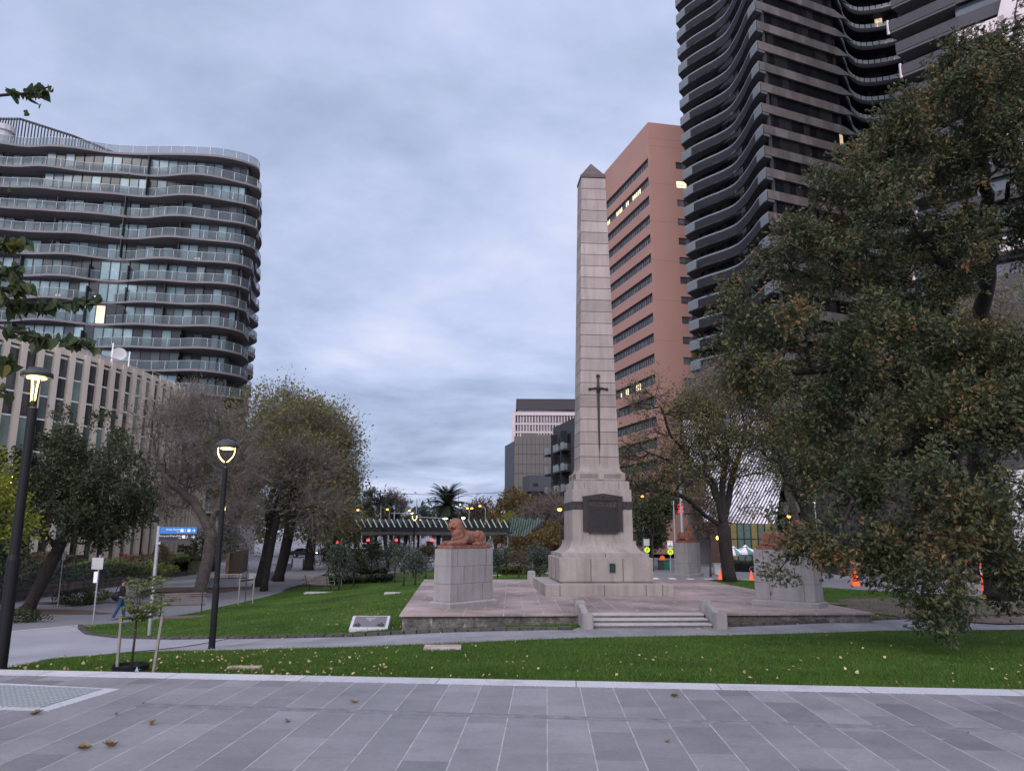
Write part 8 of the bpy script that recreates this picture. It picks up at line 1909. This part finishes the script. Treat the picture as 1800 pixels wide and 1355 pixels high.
def person(loc, rz, label, top, legs, stride=0.2, bag=False, H=1.75, arm=0.0, vest=False, lean=0.03):
    t = thing('person', label, 'person', loc, rz); k = H/1.75; S = lambda p: tuple(c*k for c in p)
    # facing +Y
    hip = (0, 0, 0.95); J = dict(pel=hip, wai=(0,lean*0.5,1.10), che=(0,lean,1.30), nec=(0,lean+0.01,1.49), hd=(0,lean+0.03,1.58), top=(0,lean+0.02,1.69))
    V = [J['pel'], J['wai'], J['che'], J['nec'], J['hd'], J['top']]; Rr = [(0.15,0.11), (0.14,0.10), (0.16,0.11), (0.055,0.055), (0.085,0.10), (0.07,0.085)]; E = [(0,1),(1,2),(2,3),(3,4),(4,5)]
    idx = {}
    for s, ph in ((-1, stride), (1, -stride)):
        b = len(V); V += [(s*0.095, 0, 0.88), (s*0.10, ph*0.55+0.03, 0.50), (s*0.10, ph-0.03 if ph > 0 else ph-0.06, 0.09), (s*0.105, ph+0.12, 0.04)]; Rr += [0.092, 0.06, 0.042, (0.045,0.03)]; E += [(0,b),(b,b+1),(b+1,b+2),(b+2,b+3)]
        a = len(V); sw = -ph*0.7 + arm; V += [(s*0.19, lean, 1.40), (s*0.245, lean+sw*0.35-0.03, 1.13), (s*0.235, lean+sw+0.08, 0.90), (s*0.228, lean+sw+0.11, 0.83)]; Rr += [0.062, 0.042, 0.032, (0.028,0.04)]; E += [(2,a),(a,a+1),(a+1,a+2),(a+2,a+3)]; idx[s] = (b, a)
    skinned('body', [S(v) for v in V], E, [((r[0]*k, r[1]*k) if isinstance(r, tuple) else r*k) for r in Rr], M['skin'], t)
    hand = MB()
    for s in (-1, 1):
        c = Vector(V[idx[s][1]+3])*k
        for f in range(4): hand.tube([c+Vector((s*-0.004,-0.03+0.02*f,0.0)), c+Vector((-s*0.008,-0.03+0.02*f+0.004,-0.05)), c+Vector((-s*0.03,-0.03+0.02*f,-0.075-0.006*(f in (1,2)))),], [0.011,0.010,0.007], 6)
        hand.tube([c+Vector((0,0.035,0.01)), c+Vector((-s*0.01,0.06,-0.02)), c+Vector((-s*0.02,0.065,-0.045))], [0.012,0.010,0.008], 6)
    hand.build('fingers', M['skin'], t, smooth=True)
    # clothing: trousers, jacket
    v = [(0,0,0.96)]; r = [(0.165,0.125)]; e = []
    for s, ph in ((-1, stride), (1, -stride)):
        b = len(v); q = idx[s][0]; v += [V[q], V[q+1], V[q+2]]; r += [0.105, 0.078, 0.066]; e += [(0,b),(b,b+1),(b+1,b+2)]
    skinned('trousers', [S(x) for x in v], e, [((x[0]*k, x[1]*k) if isinstance(x, tuple) else x*k) for x in r], M[legs], t)
    v = [(0,0,0.93), V[1], V[2], (0,lean,1.45)]; r = [(0.18,0.14), (0.175,0.135), (0.19,0.14), (0.085,0.08)]; e = [(0,1),(1,2),(2,3)]
    for s in (-1, 1): a = idx[s][1]; b = len(v); v += [V[a], V[a+1], V[a+2]]; r += [0.082, 0.060, 0.048]; e += [(2,b),(b,b+1),(b+1,b+2)]
    skinned('jacket', [S(x) for x in v], e, [((x[0]*k, x[1]*k) if isinstance(x, tuple) else x*k) for x in r], M[top], t)
    sh = MB()
    for s, ph in ((-1, stride), (1, -stride)): q = Vector(V[idx[s][0]+2])*k; sh.ball((q.x, q.y+0.06, 0.05), (0.052,0.14,0.052), 12, 8)
    sh.build('shoes', M['shoe'], t, smooth=True)
    hc = Vector((0, lean+0.02, 1.62))*k; MB().ball(hc+Vector((0,-0.02,0.03)), (0.092*k,0.105*k,0.098*k), 14, 10).build('hair', M['hair'], t, smooth=True)
    fc = MB().ball(hc+Vector((0,0.095*k,-0.01)), (0.014,0.022,0.02), 8, 6)
    for s in (-1, 1): fc.ball(hc+Vector((s*0.034,0.085*k,0.015)), (0.012,0.008,0.007), 8, 6); fc.ball(hc+Vector((s*0.09*k,0.0,-0.005)), (0.012,0.02,0.03), 8, 6)
    fc.ball(hc+Vector((0,0.088*k,-0.05)), (0.024,0.01,0.008), 8, 6); fc.build('face', M['skin'], t, smooth=True)
    if bag: 
        bg = MB().ball((-0.24*k, -0.10, 0.98*k), (0.14,0.24,0.2), 16, 10); o = bg.build('shoulder_bag', M['black'], None, smooth=True); o.parent = None
        o.location = t.location; o.rotation_euler = t.rotation_euler; tag(o, 'black shoulder bag hanging behind the walking person at the left', 'bag')
        MB().tube([(-0.24,-0.22,1.12*k),(-0.15,-0.12,1.45*k),(0.0,0.0,1.50*k),(0.12,0.10,1.36*k),(-0.05,0.17,1.12*k),(-0.22,0.06,1.08*k)], 0.018, 6).build('strap', M['black'], o)
    return t
p = gp(209, 1089); person(p, R(-60), 'person walking away in black top and blue jeans with a shoulder bag at the left', 'jacket', 'denim', 0.2, True, H=(at(209, 1017, p.y).z - p.z))
p = on(1163, 86); person(p, R(150), 'distant worker in an orange hi vis shirt beside the bins', 'hivis', 'jacket', 0.08, False, H=1.75)
